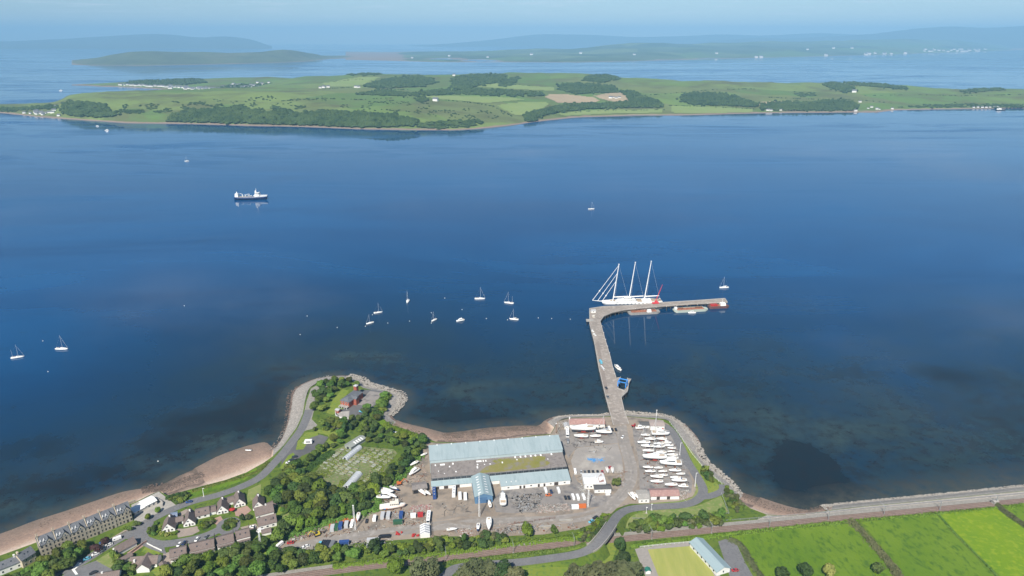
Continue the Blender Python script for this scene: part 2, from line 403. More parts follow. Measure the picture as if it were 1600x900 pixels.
# ------------------------------------------------------------------ sea
def sea():
    xs = np.concatenate([-np.geomspace(46000, 1300, 26), np.linspace(-1200, 1200, 301), np.geomspace(1300, 46000, 26)])
    ys = np.concatenate([np.linspace(-3200, 100, 12), np.linspace(200, 1300, 190), np.geomspace(1330, 46000, 70)])
    X, Y = np.meshgrid(xs, ys)
    # distance to waterline
    wl = np.array([[p.x, p.y] for p in smooth_line(waterline, 3)])
    D = np.full(X.shape, 1e9)
    a = wl[:-1]; b = wl[1:]
    msk = (np.abs(X) < 1400) & (Y < 1400)
    pts = np.stack([X[msk], Y[msk]], 1); dm = np.full(len(pts), 1e9)
    for p, q in zip(a, b):
        d = q - p; t = np.clip(((pts - p) @ d) / (d @ d + 1e-9), 0, 1)
        dm = np.minimum(dm, np.hypot(*(pts - (p + t[:, None] * d)).T))
    D[msk] = dm
    # how far the shallows reach differs along the bay
    reach = np.interp(X, [-200, 150, 300, 600], [110.0, 130.0, 230.0, 260.0])
    shallow = np.exp(-D / reach)
    inshore = np.exp(-D / 330.0)
    kelp = np.zeros(X.shape); sandp = np.zeros(X.shape)
    def blob(arr, px, py, rx, ry, s=1.0, pw=2.0):
        c = P(px, py, 0); k = mpp(px, py)
        v = (450.0 - py) / F_PX; fs = math.sin(PITCH + math.atan(-v))
        ex = (X - c.x) / (rx * k); ey = (Y - c.y) / (ry * k / fs)
        arr += s * np.exp(-(ex ** 2 + ey ** 2) ** (pw / 2))
    for a_ in [(1255, 712, 42, 26, 1.1, 6), (1235, 745, 36, 32, 1.0, 6), (1288, 762, 56, 28, 1.1, 5), (1255, 785, 62, 15, 1.0, 5), (1290, 735, 30, 24, .9, 5), (1355, 762, 30, 5, .9), (1160, 745, 22, 22, .7), (1120, 705, 24, 14, .7), (1165, 690, 26, 9, .5), (1100, 660, 20, 6, .5),
               (1385, 706, 8, 3, .6), (1445, 734, 7, 3, .7), (1472, 733, 9, 5, .8), (1430, 745, 10, 3, .6), (1540, 600, 60, 25, .4), (1470, 585, 50, 14, .6), (1560, 650, 50, 20, .5), (1340, 585, 60, 12, .45),
               (700, 640, 60, 16, .6), (760, 655, 70, 10, .6), (90, 760, 90, 20, .9), (170, 735, 60, 12, .8), (300, 660, 70, 30, .7), (400, 640, 40, 30, .9), (250, 700, 60, 20, .7), (60, 700, 80, 22, .6), (420, 600, 50, 25, .6),
               (240, 752, 30, 8, .9), (435, 660, 12, 30, .8), (1150, 600, 60, 10, .3), (1200, 640, 30, 6, .3)]:
        blob(kelp, *a_)
    for a_ in [(230, 728, 50, 14, .9), (330, 690, 60, 16, .8), (165, 760, 18, 5, .8), (60, 800, 50, 10, .6), (10, 790, 30, 10, .5), (620, 560, 60, 10, .35), (690, 610, 70, 10, .6), (790, 600, 60, 10, .45), (840, 645, 30, 8, .8),
               (560, 555, 60, 8, .4), (1180, 760, 25, 10, .6), (1300, 690, 120, 50, .45), (1150, 640, 100, 30, .45), (1420, 660, 90, 40, .35), (1080, 560, 80, 25, .3), (1350, 600, 90, 30, .2), (760, 625, 40, 8, .5), (210, 715, 40, 6, .5), (420, 650, 15, 10, .4)]:
        blob(sandp, *a_)
    nx, ny = len(xs), len(ys)
    V = np.stack([X.ravel(), Y.ravel(), np.zeros(X.size)], 1)
    idx = np.arange(nx * ny).reshape(ny, nx)
    Fc = np.stack([idx[:-1, :-1].ravel(), idx[:-1, 1:].ravel(), idx[1:, 1:].ravel(), idx[1:, :-1].ravel()], 1)
    me = bpy.data.meshes.new('sea'); me.from_pydata(V.tolist(), [], Fc.tolist())
    for nm, arr in (('shallow', shallow), ('inshore', inshore), ('kelp', kelp), ('sandp', sandp)):
        at = me.attributes.new(nm, 'FLOAT', 'POINT'); at.data.foreach_set('value', np.clip(arr, 0, 2).astype(np.float32).ravel())
    o = bpy.data.objects.new('sea', me); C.objects.link(o); tag(o, kind='structure')
    m = bpy.data.materials.new('sea_water'); m.use_nodes = True; me.materials.append(m)
    nt = m.node_tree; N, L = nt.nodes, nt.links; b = N['Principled BSDF']
    geo = N.new('ShaderNodeNewGeometry')
    def nz(scale, detail=6, st=None, rough=.6, dist=0.0):
        src = geo.outputs['Position']
        if st:
            mp = N.new('ShaderNodeMapping'); mp.inputs['Scale'].default_value = st; L.new(src, mp.inputs[0]); src = mp.outputs[0]
        n = N.new('ShaderNodeTexNoise'); n.inputs['Scale'].default_value = scale; n.inputs['Detail'].default_value = detail; n.inputs['Roughness'].default_value = rough
        n.inputs['Distortion'].default_value = dist
        L.new(src, n.inputs[0]); return n.outputs[0]
    def rng(x, a, c, d=0.0, e=1.0):
        r = N.new('ShaderNodeMapRange'); r.inputs[1].default_value = a; r.inputs[2].default_value = c; r.inputs[3].default_value = d; r.inputs[4].default_value = e
        L.new(x, r.inputs[0]); return r.outputs[0]
    def mth(op, x, y):
        q = N.new('ShaderNodeMath'); q.operation = op
        for i, s_ in enumerate((x, y)):
            if isinstance(s_, (int, float)): q.inputs[i].default_value = s_
            else: L.new(s_, q.inputs[i])
        return q.outputs[0]
    def mix(f, c1, c2):
        q = N.new('ShaderNodeMix'); q.data_type = 'RGBA'
        L.new(f, q.inputs[0])
        for i, s_ in ((6, c1), (7, c2)):
            if isinstance(s_, tuple): q.inputs[i].default_value = lin(s_)
            else: L.new(s_, q.inputs[i])
        return q.outputs[2]
    def att(nm):
        a_ = N.new('ShaderNodeAttribute'); a_.attribute_name = nm; return a_.outputs['Fac']
    sh, ke, sp = att('shallow'), att('kelp'), att('sandp')
    patch = nz(0.012, 9, None, .68, .6); fine = nz(0.09, 6, None, .7)
    # open water -> inshore water over weed -> water over pale bottom -> weed beds
    streak = nz(0.0045, 8, (0.28, 1.0, 1.0), .66, 1.2)
    c = mix(rng(streak, 0.38, 0.62), (0.0000, 0.038, 0.126), (0.0000, 0.058, 0.176))
    near = rng(att('inshore'), 0.22, 0.75)
    c = mix(near, c, (0.002, 0.021, 0.054))
    nk = mth('ADD', mth('MULTIPLY', patch, 0.8), mth('MULTIPLY', fine, 0.6))
    f_sh = mth('MULTIPLY', rng(sh, 0.12, 0.7), rng(patch, 0.34, 0.62, 0.25, 1.0))
    c = mix(f_sh, c, (0.016, 0.033, 0.037))
    fs2 = mth('MULTIPLY', rng(sp, 0.1, 0.9), rng(patch, 0.40, 0.62, 0.05, 1.0))
    c = mix(fs2, c, (0.040, 0.062, 0.058))
    fk = rng(mth('ADD', ke, mth('MULTIPLY', nk, 1.7)), 1.35, 2.0)
    c = mix(mth('MULTIPLY', fk, 0.85), c, (0.005, 0.0105, 0.015))
    fd = mth('MULTIPLY', rng(mth('ADD', sh, mth('MULTIPLY', nk, 0.8)), 1.0, 1.35), rng(fine, 0.45, 0.6))
    c = mix(mth('MULTIPLY', fd, 0.6), c, (0.012, 0.012, 0.012))
    c = mix(mth('MULTIPLY', rng(sh, 0.88, 1.0), rng(fine, 0.35, 0.6, 0.2, 0.7)), c, (0.075, 0.078, 0.060))
    L.new(c, b.inputs['Base Color'])
    b.inputs['IOR'].default_value = 1.333; b.inputs['Specular IOR Level'].default_value = 0.4
    # wind lanes: smoother and rougher streaks across the firth
    lane = nz(0.0011, 7, (0.35, 1.0, 1.0), .62, .8)
    calm = rng(near, 0.0, 0.5, 1.0, 0.12)
    slick = nz(0.0016, 6, (0.22, 1.0, 1.0), .6, 2.2)
    sl = rng(mth('ABSOLUTE', mth('SUBTRACT', slick, 0.5), 0.0), 0.0, 0.035, 0.25, 1.0)
    L.new(mth('ADD', mth('MULTIPLY', mth('MULTIPLY', mth('ADD', rng(lane, 0.42, 0.6, 0.01, 0.14), rng(streak, 0.42, 0.66, 0.0, 0.16)), calm), sl), 0.012), b.inputs['Roughness'])
    rip = nz(0.35, 3, None, .5); sw = nz(0.06, 4, (1, 1.6, 1), .5)
    bp = N.new('ShaderNodeBump'); bp.inputs['Distance'].default_value = 0.12
    L.new(mth('MULTIPLY', mth('MULTIPLY', rng(lane, 0.4, 0.6, 0.02, 0.16), calm), sl), bp.inputs['Strength'])
    L.new(mth('ADD', rip, sw), bp.inputs['Height']); L.new(bp.outputs[0], b.inputs['Normal'])
sea()

# ------------------------------------------------------------------ far land: columns of (photo row or distance, height)
def island(name, cols, m, nx=240, ny=70, amp=3.0, fr=0.004, seed=0.0, spike=0.0):
    cx = [c[0] for c in cols]; K = len(cols[0][1])
    tab = []
    for x, prof in cols:
        row = []
        for a, z in prof:
            if a < 1000:
                v = (450.0 - a) / F_PX; t = (CAM_H - z) / (math.sin(PITCH) - v * math.cos(PITCH))
            else: t = a
            row.append((t, z))
        tab.append(row)
    tab = np.array(tab)                                          # cols, K, 2
    xq = np.linspace(cx[0], cx[-1], nx)
    T = np.stack([[np.interp(xq, cx, tab[:, k, j]) for k in range(K)] for j in range(2)])   # 2,K,nx
    # smooth along the columns so the ridges roll instead of folding
    ker = np.hanning(9); ker /= ker.sum()
    Tp = np.pad(T, ((0, 0), (0, 0), (4, 4)), mode='edge')
    T = np.stack([[np.convolve(Tp[j, k], ker, 'valid') for k in range(K)] for j in range(2)])
    V = []; q = np.linspace(0, K - 1, ny)
    for i in range(nx):
        ts = T[0, :, i]; zs = T[1, :, i]
        tt = np.interp(q, np.arange(K), ts); zz = np.interp(q, np.arange(K), zs)
        k3 = np.array([.25, .5, .25]); zz[1:-1] = np.convolve(zz, k3, 'valid'); zz[1:-1] = np.convolve(zz, k3, 'valid')
        for t, z in zip(tt, zz):
            p = PD(xq[i], t, z)
            e = noise.fractal(Vector((p.x * fr + seed, p.y * fr, 1.7)), 1.0, 2.1, 5)
            g = max(0.0, min(1.0, (z - 1) / 12.0))
            p.z = z + e * amp * g
            V.append(p)
    mb = MB()
    mb.add(V, [(i * ny + j, (i + 1) * ny + j, (i + 1) * ny + j + 1, i * ny + j + 1) for i in range(nx - 1) for j in range(ny - 1)])
    o = mb.build(name, m, smooth=True); tag(o, kind='structure')
    return o

def far_mat(name, cols, scale, heath, hs):
    """patchwork of fields: voronoi cells in three greens, broken by heath noise; pale shore strip by height"""
    m = bpy.data.materials.new(name); m.use_nodes = True; N, L = m.node_tree.nodes, m.node_tree.links; b = N['Principled BSDF']
    b.inputs['Roughness'].default_value = 1.0; b.inputs['Specular IOR Level'].default_value = 0.1
    g = N.new('ShaderNodeNewGeometry'); mp = N.new('ShaderNodeMapping'); mp.inputs['Rotation'].default_value = (0, 0, 0.5); L.new(g.outputs['Position'], mp.inputs[0])
    v = N.new('ShaderNodeTexVoronoi'); v.inputs['Scale'].default_value = scale; v.inputs['Randomness'].default_value = .8; L.new(mp.outputs[0], v.inputs[0])
    cr = N.new('ShaderNodeValToRGB'); cr.color_ramp.interpolation = 'CONSTANT'
    sx = N.new('ShaderNodeSeparateXYZ'); L.new(v.outputs['Color'], sx.inputs[0]); L.new(sx.outputs[0], cr.inputs[0])
    el = cr.color_ramp.elements
    for i, c in enumerate(cols):
        e = el[i] if i < 2 else el.new(i / len(cols))
        e.position = i / len(cols); e.color = lin(c)
    n = N.new('ShaderNodeTexNoise'); n.inputs['Scale'].default_value = hs; n.inputs['Detail'].default_value = 9; n.inputs['Roughness'].default_value = .7; L.new(g.outputs['Position'], n.inputs[0])
    r = N.new('ShaderNodeMapRange'); r.inputs[1].default_value = .45; r.inputs[2].default_value = .62; L.new(n.outputs[0], r.inputs[0])
    mx = N.new('ShaderNodeMix'); mx.data_type = 'RGBA'; L.new(r.outputs[0], mx.inputs[0]); L.new(cr.outputs[0], mx.inputs[6]); mx.inputs[7].default_value = lin(heath)
    sp = N.new('ShaderNodeSeparateXYZ'); L.new(g.outputs['Position'], sp.inputs[0])
    n2 = N.new('ShaderNodeTexNoise'); n2.inputs['Scale'].default_value = .02; n2.inputs['Detail'].default_value = 5; L.new(g.outputs['Position'], n2.inputs[0])
    ad = N.new('ShaderNodeMath'); ad.operation = 'MULTIPLY_ADD'; L.new(n2.outputs[0], ad.inputs[0]); ad.inputs[1].default_value = -5.0; L.new(sp.outputs[2], ad.inputs[2])
    r2 = N.new('ShaderNodeMapRange'); r2.inputs[1].default_value = 0.3; r2.inputs[2].default_value = 1.5; L.new(ad.outputs[0], r2.inputs[0])
    mx2 = N.new('ShaderNodeMix'); mx2.data_type = 'RGBA'; L.new(r2.outputs[0], mx2.inputs[0]); mx2.inputs[6].default_value = (0.22, 0.17, 0.13, 1); L.new(mx.outputs[2], mx2.inputs[7])
    L.new(mx2.outputs[2], b.inputs['Base Color'])
    return m
M_isle = far_mat('island_pasture', [(0.105, 0.175, 0.045), (0.125, 0.19, 0.05), (0.15, 0.205, 0.06), (0.10, 0.165, 0.045), (0.135, 0.17, 0.06)], 0.0022, (0.10, 0.115, 0.045), 0.0045)
M_heath = far_mat('island_heath', [(0.10, 0.12, 0.055), (0.09, 0.11, 0.05), (0.115, 0.125, 0.06)], 0.001, (0.065, 0.08, 0.04), 0.003)
M_bute = far_mat('far_farmland', [(0.10, 0.16, 0.045), (0.06, 0.09, 0.03), (0.13, 0.17, 0.06), (0.05, 0.08, 0.03), (0.09, 0.13, 0.05)], 0.0009, (0.085, 0.115, 0.06), 0.0012)
M_hill = mat('far_hill', (0.055, 0.07, 0.03), (0.075, 0.08, 0.045), 0.0006, 1.0, spec=.05)

MAIN = [
 (-120, [(175, -2), (173, 3), (172, 6), (170, 9), (168.5, 10), (3350, 6), (3400, 3), (3450, -3)]),
 (0, [(177, -2), (174, 4), (172, 7), (170, 9), (167.5, 10), (3350, 6), (3400, 3), (3480, -3)]),
 (60, [(184, -2), (180, 5), (175, 10), (170, 13), (165, 14), (3400, 8), (3450, 3), (3520, -3)]),
 (90, [(186, -2), (182, 5), (175, 14), (168, 20), (163, 25), (3350, 15), (3500, 5), (3600, -3)]),
 (104, [(187, -2), (183, 6), (172, 28), (163, 45), (156, 52), (3500, 40), (3700, 15), (3900, -3)]),
 (200, [(193.5, -2), (189, 6), (178, 28), (163, 50), (150, 66), (3500, 55), (3800, 25), (4050, -3)]),
 (300, [(195, -2), (190, 6), (180, 24), (165, 50), (147.5, 72), (3600, 58), (3850, 28), (4150, -3)]),
 (400, [(198, -2), (193, 6), (182, 26), (165, 48), (145.5, 72), (3800, 52), (4100, 25), (5200, -3)]),
 (470, [(199.5, -2), (194, 6), (183, 28), (165, 48), (146, 70), (136, 50), (119.5, 58), (5600, -3)]),
 (560, [(203, -2), (198, 6), (185, 30), (168, 48), (147, 66), (133, 62), (115, 90), (5800, -3)]),
 (640, [(204.5, -2), (199, 6), (185, 32), (168, 48), (148, 64), (132, 70), (116, 92), (5800, -3)]),
 (710, [(205, -2), (200, 5), (188, 26), (170, 42), (148, 62), (132, 71), (117, 93), (5800, -3)]),
 (750, [(202.5, -2), (198, 5), (187, 18), (169, 37), (148, 60), (132, 72), (115, 95), (5800, -3)]),
 (800, [(197, -2), (193, 4), (183, 14), (168, 34), (148, 58), (132, 74), (113, 98), (5800, -3)]),
 (840, [(191.5, -2), (187, 4), (179, 12), (166, 30), (148, 55), (132, 73), (113, 98), (5800, -3)]),
 (900, [(184.5, -2), (181, 4), (174, 10), (163, 24), (148, 50), (132, 72), (113, 98), (5700, -3)]),
 (1000, [(181, -2), (178, 4), (173, 8), (163, 22), (150, 42), (137, 60), (123, 78), (5400, -3)]),
 (1060, [(181.5, -2), (178, 4), (173, 8), (163, 20), (150, 40), (138, 58), (126, 72), (5200, -3)]),
 (1200, [(177.5, -2), (175, 3), (171, 6), (162, 18), (150, 36), (140, 52), (128, 66), (4900, -3)]),
 (1320, [(177, -2), (174, 3), (169, 6), (162, 16), (151, 32), (141, 46), (129.5, 60), (4800, -3)]),
 (1370, [(177, -2), (174, 3), (168, 6), (161, 14), (152, 28), (143, 40), (131, 54), (4700, -3)]),
 (1400, [(172.5, -2), (170.5, 3), (167, 7), (161, 14), (152.5, 27), (144, 38), (134, 50), (4650, -3)]),
 (1500, [(170.7, -2), (168.5, 4), (165, 10), (160, 16), (154, 24), (148, 32), (141, 40), (4500, -3)]),
 (1600, [(170, -2), (168, 4), (164, 10), (159, 16), (153, 26), (147, 34), (141, 42), (4500, -3)]),
 (1720, [(169, -2), (167, 4), (163, 10), (158, 16), (153, 24), (148, 32), (143, 38), (4500, -3)]),
 (1900, [(168, -2), (166, 4), (163, 9), (159, 14), (155, 20), (151, 26), (148, 30), (4300, -3)])]
MAIN_O = island('island', MAIN, M_isle, 380, 110, 9.0, 0.005)
HEAD = [
 (112, [(133.6, -2), (133.3, 0), (133, 1), (132.8, 1), (5000, -3)]),
 (160, [(135.5, -2), (134.5, 2), (133, 5), (130, 8), (5100, -3)]),
 (200, [(137, -2), (136, 1), (133, 8), (128, 14), (5300, -3)]),
 (290, [(143, -2), (140, 4), (134, 12), (124.5, 25), (5600, -3)]),
 (350, [(147, -2), (143, 5), (134, 18), (121.5, 36), (5700, -3)]),
 (420, [(149, -2), (144, 8), (134, 24), (119.5, 44), (5700, -3)]),
 (450, [(149, -2), (144, 10), (135, 26), (122, 42), (5700, -3)]),
 (490, [(149, -2), (144, 10), (136, 26), (124, 40), (5700, -3)])]
HEAD_O = island('headland', HEAD, M_isle, 120, 40, 2.0, 0.006, 3.0)
def PD_z(py, t):
    v = (450.0 - py) / F_PX
    return CAM_H - (math.sin(PITCH) - v * math.cos(PITCH)) * t
def coast(cols, offs, back):
    """columns of (x, photo rows): shore row, then rows at growing distance behind it"""
    out = []
    for x, ys in cols:
        t0 = CAM_H / (math.sin(PITCH) - (450.0 - ys[0]) / F_PX * math.cos(PITCH))
        out.append((x, [(t0, -2)] + [(t0 + o, max(.5, PD_z(y, t0 + o))) for y, o in zip(ys[1:], offs)] + [(t0 + offs[-1] + back * .4, max(.5, PD_z(ys[-1], t0 + offs[-1])) * .6), (t0 + offs[-1] + back, -3)]))
    return out
LITTLE = [(112, (101.8, 101.2, 100.6, 100.2)), (150, (102.3, 99, 95, 90)), (185, (102.4, 99, 92, 83)), (215, (102.5, 98, 90, 79)), (260, (102, 97.5, 89, 80)), (300, (101.5, 97, 90, 80.5)), (350, (100.2, 96, 89, 81.5)), (400, (99, 95, 89, 81)), (440, (98, 94, 88, 77)), (475, (96, 93, 89, 81)), (515, (92.5, 91.5, 90, 88)), (560, (91, 90.9, 90.6, 90.4))]
island('small_island', coast(LITTLE, (250, 600, 1000), 1500), M_heath, 160, 50, 16.0, 0.002, 9.0)
BUTE = [(540, (94.5, 94, 93.5, 93, 92.6)), (620, (96, 94.5, 92, 89, 86)), (700, (97.5, 95, 91, 86, 80)), (800, (97.5, 95, 90.5, 85, 77)), (900, (97.5, 94.5, 90, 83, 75)), (960, (96.5, 94, 88, 80, 70)), (1000, (95.5, 93, 87, 78, 68)), (1100, (93, 90.5, 84, 76, 67)), (1200, (90, 87.5, 82, 74, 65)), (1300, (87.5, 85, 79, 72, 63)), (1400, (85, 82, 76, 70, 61)), (1500, (81.5, 79.5, 75, 70, 63)), (1550, (79.8, 78.6, 76, 73, 68)), (1580, (78.8, 78.6, 78.2, 77.5, 76.5)), (1600, (78.5, 78.4, 78.3, 78.2, 78.1))]
BUTE_O = island('far_island', coast(BUTE, (400, 1500, 3400, 6000), 2500), M_bute, 300, 80, 30.0, 0.0009, 21.0)

def ridge(name, pts, t0, t1, m, amp=20, fr=0.0004, seed=0.0):
    cols = []
    for x, y in pts:
        zt = PD_z(y, t1)
        cols.append((x, [(t0, -3), (t0 + (t1 - t0) * .3, zt * .25), (t0 + (t1 - t0) * .65, zt * .7), (t1, zt), (t1 + 2500, zt * .5), (t1 + 5000, -3)]))
    return island(name, cols, m, 160, 36, amp, fr, seed)
ridge('mountain_island', [(-500, 62), (-300, 60), (-100, 64), (20, 64), (80, 61), (140, 57), (190, 53), (240, 51.5), (275, 53), (300, 57), (320, 58), (345, 56), (375, 58), (395, 62), (412, 68), (425, 74)], 23000, 27000, M_hill, 25, 0.0003, 5)
ridge('far_hills', [(640, 72), (700, 68), (760, 63), (800, 58), (830, 53.5), (870, 53), (930, 54.5), (1000, 58), (1060, 56), (1130, 52), (1200, 55), (1280, 50), (1350, 53), (1420, 50), (1500, 55), (1600, 52), (1750, 55), (1900, 60)], 30000, 33000, M_hill, 25, 0.0003, 11)
ridge('high_hills', [(1020, 76), (1080, 68), (1140, 62), (1190, 58), (1240, 60), (1300, 56), (1360, 52), (1400, 48), (1440, 42.5), (1480, 39.5), (1510, 40), (1550, 42), (1600, 39), (1660, 36), (1750, 42), (1900, 50)], 24500, 28000, M_hill, 28, 0.0004, 17)
# ------------------------------------------------------------------ ground cover, roads, railway
M_conc = mat('concrete', (0.34, 0.32, 0.29), (0.28, 0.265, 0.24), 0.2, 0.9, (0.40, 0.38, 0.35), 0.8)
M_steel = mat('galvanised', (0.42, 0.43, 0.44), None, rough=0.5, metal=0.4)
M_rail = mat('rail_steel', (0.16, 0.11, 0.085), None, rough=0.5, metal=0.5)
M_white = mat('white_paint', (0.78, 0.78, 0.76), (0.70, 0.70, 0.68), 0.5, 0.5)
M_line = mat('road_paint', (0.75, 0.75, 0.72), None, rough=0.7)
M_pave = mat('paving_pink', (0.36, 0.235, 0.185), (0.30, 0.20, 0.165), 0.6, 0.9)
M_drive = mat('driveway', (0.30, 0.245, 0.205), (0.25, 0.21, 0.18), 0.4, 0.9)
M_dark = mat('dark_gap', (0.02, 0.02, 0.022), None, rough=0.8)

Z1, Z2, Z3, Z4, Z5 = LAND + .03, LAND + .06, LAND + .09, LAND + .12, LAND + .15
# boatyard and lanes
sheet('boatyard_ground', [(871, 658), (892, 653), (940, 651.5), (975, 650.5), (1002, 653), (1032, 656), (1045, 663), (1056, 678), (1068, 702), (1078, 722), (1086, 745), (1088, 765), (1082, 776), (1060, 783), (1016, 787), (986, 787), (964, 794), (945, 812), (905, 826), (850, 835), (780, 838), (700, 838), (560, 848), (432, 866), (424, 862), (440, 842), (470, 830), (510, 815), (560, 806), (590, 797), (584, 788), (598, 768), (620, 755), (640, 735), (655, 715), (662, 700), (668, 691), (720, 693), (765, 690), (800, 686.5), (827, 682), (860, 679), (867, 668)], Z1, M_yard)
sheet('parking_tarmac', [(783, 766), (891, 757), (896, 740), (902, 752), (930, 775), (960, 772), (965, 780), (945, 790), (900, 796), (830, 800), (800, 802), (775, 800), (770, 783)], Z2, M_grey)
sheet('hardstanding', [(900, 700), (965, 693), (972, 715), (974, 738), (898, 742), (892, 720)], Z2, M_hard)
sheet('quay_tarmac', [(873, 672), (950, 668), (962, 676), (966, 692), (900, 699), (888, 716), (880, 700), (872, 684)], Z2, M_grey)
sheet('boat_storage_ground', [(988, 668), (1040, 668), (1055, 690), (1070, 722), (1082, 752), (1080, 770), (1016, 784), (1000, 772), (998, 740), (992, 700)], Z2, M_grey)
ribbon('quay_lane', [(968, 655), (971, 670), (975, 690), (981, 710), (986, 730), (985, 748), (977, 765), (962, 782), (945, 796), (915, 806), (870, 812), (800, 815), (730, 818), (680, 822), (620, 830), (560, 838), (500, 848), (445, 860)], lambda t: 9.0, mat('lane_worn', (0.27, 0.245, 0.22), (0.215, 0.195, 0.175), 0.06, 0.95, (0.31, 0.285, 0.26), 0.3, stretch=(1, 1, 1)), z=Z3)
for off in (-4.2, -2.6, 1.6, 3.2):
    ribbon('lane_groove', [(968 + off, 655), (971 + off, 670), (975 + off, 690), (981 + off, 710), (986 + off, 730), (985 + off, 748), (977 + off, 765), (962, 782 + off), (945, 796 + off), (915, 806 + off), (870, 812 + off)], .28, M_grey, z=Z4)
for i, ln in enumerate(([(690, 790), (720, 805), (760, 808), (820, 806)], [(682, 812), (740, 800), (748, 790)], [(560, 842), (640, 828), (720, 812), (800, 806)], [(700, 815), (780, 822), (860, 817), (930, 800)], [(990, 690), (996, 720), (997, 755), (985, 770)])):
    ribbon('wheel_track', ln, 1.6 + i % 2, mat('track_dark', (0.20, 0.17, 0.14), (0.27, 0.235, 0.20), 0.2, 0.95), z=LAND + .1 + i * .006)
# lanes of the public road with the bridge over the line
ROAD = [(600, 950, Z3), (665, 922, Z3), (692, 903, Z3), (708, 889.5, Z3), (735, 884, Z3), (770, 881.5, 4.3), (811, 878.5, 4.6), (855, 873, 5.5), (900, 866, 7.6), (925, 856, 9.3), (938, 843.5, 10.2), (947, 832, 10.2), (957, 817, 9.0), (965, 806, 7.0), (977, 798, 5.4), (996, 793.5, 4.5), (1031, 791.5, Z3), (1066, 789, Z3), (1086, 783, Z3), (1097, 773, Z3), (1098, 762, Z3), (1091, 748, Z3), (1083, 735, Z3), (1073, 719, Z3), (1063, 697, Z3), (1054, 680, Z3), (1045, 669, Z3), (1034, 664, Z3)]
road_o, road_pts = ribbon('shore_road', ROAD, 6.4, M_road, dz=0.02, sub=6)
ribbon('road_spur', [(1096, 776), (1108, 775), (1121, 771), (1129, 765), (1128, 757)], lambda t: 6.5 - 2.0 * t, M_road, z=LAND + .105)
RAILWAY = [(330, 921), (440, 903), (512, 893), (598, 882), (697, 871.5), (802, 858.5), (897, 848), (923, 845.5), (979, 841), (1050, 834), (1112, 828), (1200, 820), (1242, 816), (1352, 805.5), (1490, 793), (1600, 782.5), (1800, 763)]
rail_bed, rail_pts = ribbon('railway', RAILWAY, 5.2, M_ballast, z=LAND + 0.45, thick=0.5)
cess, _ = ribbon('railway_cess', [(x, y - 5.2) for x, y in RAILWAY], 5.5, M_ballast_grey, z=LAND + .12)
for off in (-2.2, -0.75, 0.75, 2.2):
    mb = MB(); rings = []
    for i, p in enumerate(rail_pts):
        d = rail_pts[min(i + 1, len(rail_pts) - 1)] - rail_pts[max(i - 1, 0)]; d.z = 0; d.normalize(); q = p + Vector((-d.y, d.x, 0)) * off
        s_ = Vector((-d.y, d.x, 0)) * .04
        rings.append([q - s_, q + s_, q + s_ + Vector((0, 0, .16)), q - s_ + Vector((0, 0, .16))])
    mb.loft(rings); mb.build('rail', M_rail, rail_bed)

def embankment():
    L_, Rr = MB(), MB(); prev = None
    rp = [Vector((p.x, p.y, 0)) for p in rail_pts]
    for side, mb in ((1, L_), (-1, Rr)):
        prev = None
        for i, p in enumerate(road_pts):
            d = road_pts[min(i + 1, len(road_pts) - 1)] - road_pts[max(i - 1, 0)]; d.z = 0; d.normalize(); nn = Vector((-d.y, d.x, 0)) * side
            dist = min((Vector((p.x, p.y, 0)) - q).length for q in smooth_line(rp, 8))
            h = p.z - LAND
            cur = None
            if h > 0.35 and dist > 6.5:
                a = p + nn * 3.2; cur = (Vector((a.x, a.y, p.z)), Vector((a.x, a.y, p.z)) + nn * 1.0 + Vector((0, 0, -.15)), Vector((a.x, a.y, LAND + .05)) + nn * min(5.0, 1.0 + h * .8))
            if prev and cur:
                o = [prev[0], cur[0], cur[1], prev[1], cur[2], prev[2]]
                mb.add(o, [(0, 1, 2, 3), (3, 2, 4, 5)] if side < 0 else [(3, 2, 1, 0), (5, 4, 2, 3)])
            prev = cur
    for mb in (L_, Rr):
        o = mb.build('road_embankment', M_grass); tag(o, kind='structure')
embankment()

def road_bridge():
    idx = [i for i, p in enumerate(road_pts) if p.z > 9.0]
    b = thing('road_bridge', 'grey concrete road bridge carrying the shore road over the railway', 'bridge')
    for side in (1, -1):
        rings, deck = [], []
        for i in idx:
            p = road_pts[i]; d = road_pts[i + 1] - road_pts[i - 1]; d.z = 0; d.normalize(); nn = Vector((-d.y, d.x, 0)) * side
            a = p + nn * 3.3; rings.append([a + Vector((0, 0, -1.2)), a + nn * .35 + Vector((0, 0, -1.2)), a + nn * .35 + Vector((0, 0, 1.1)), a + Vector((0, 0, 1.1))])
        MB().loft(rings).build('parapet', M_conc, b)
    rings = []
    for i in idx:
        p = road_pts[i]; d = road_pts[i + 1] - road_pts[i - 1]; d.z = 0; d.normalize(); nn = Vector((-d.y, d.x, 0)) * 3.25
        rings.append([p - nn + Vector((0, 0, -.9)), p + nn + Vector((0, 0, -.9)), p + nn + Vector((0, 0, -.03)), p - nn + Vector((0, 0, -.03))])
    MB().loft(rings).build('deck', M_conc, b)
    for k in (idx[0] + 1, idx[-1] - 1):
        p = road_pts[k]; d = road_pts[k + 1] - road_pts[k - 1]
        MB().box((p.x, p.y, (LAND + p.z - .9) / 2), (1.2, 6.8, p.z - .9 - LAND), math.atan2(d.y, d.x)).build('abutment', M_conc, b)
road_bridge()

sheet('trackside', [(1198, 805), (1226, 806.5), (1255, 804.5), (1299, 797.5), (1352, 791.5), (1435, 784), (1517, 775.5), (1600, 767.5), (1720, 755.5), (1900, 738.5), (1900, 752), (1720, 768), (1600, 779), (1490, 790), (1352, 802), (1242, 812), (1200, 816), (1170, 818)], Z1, mat('trackside_gravel', (0.36, 0.325, 0.28), (0.28, 0.25, 0.215), 0.12, 0.95, (0.42, 0.385, 0.34), 0.5))
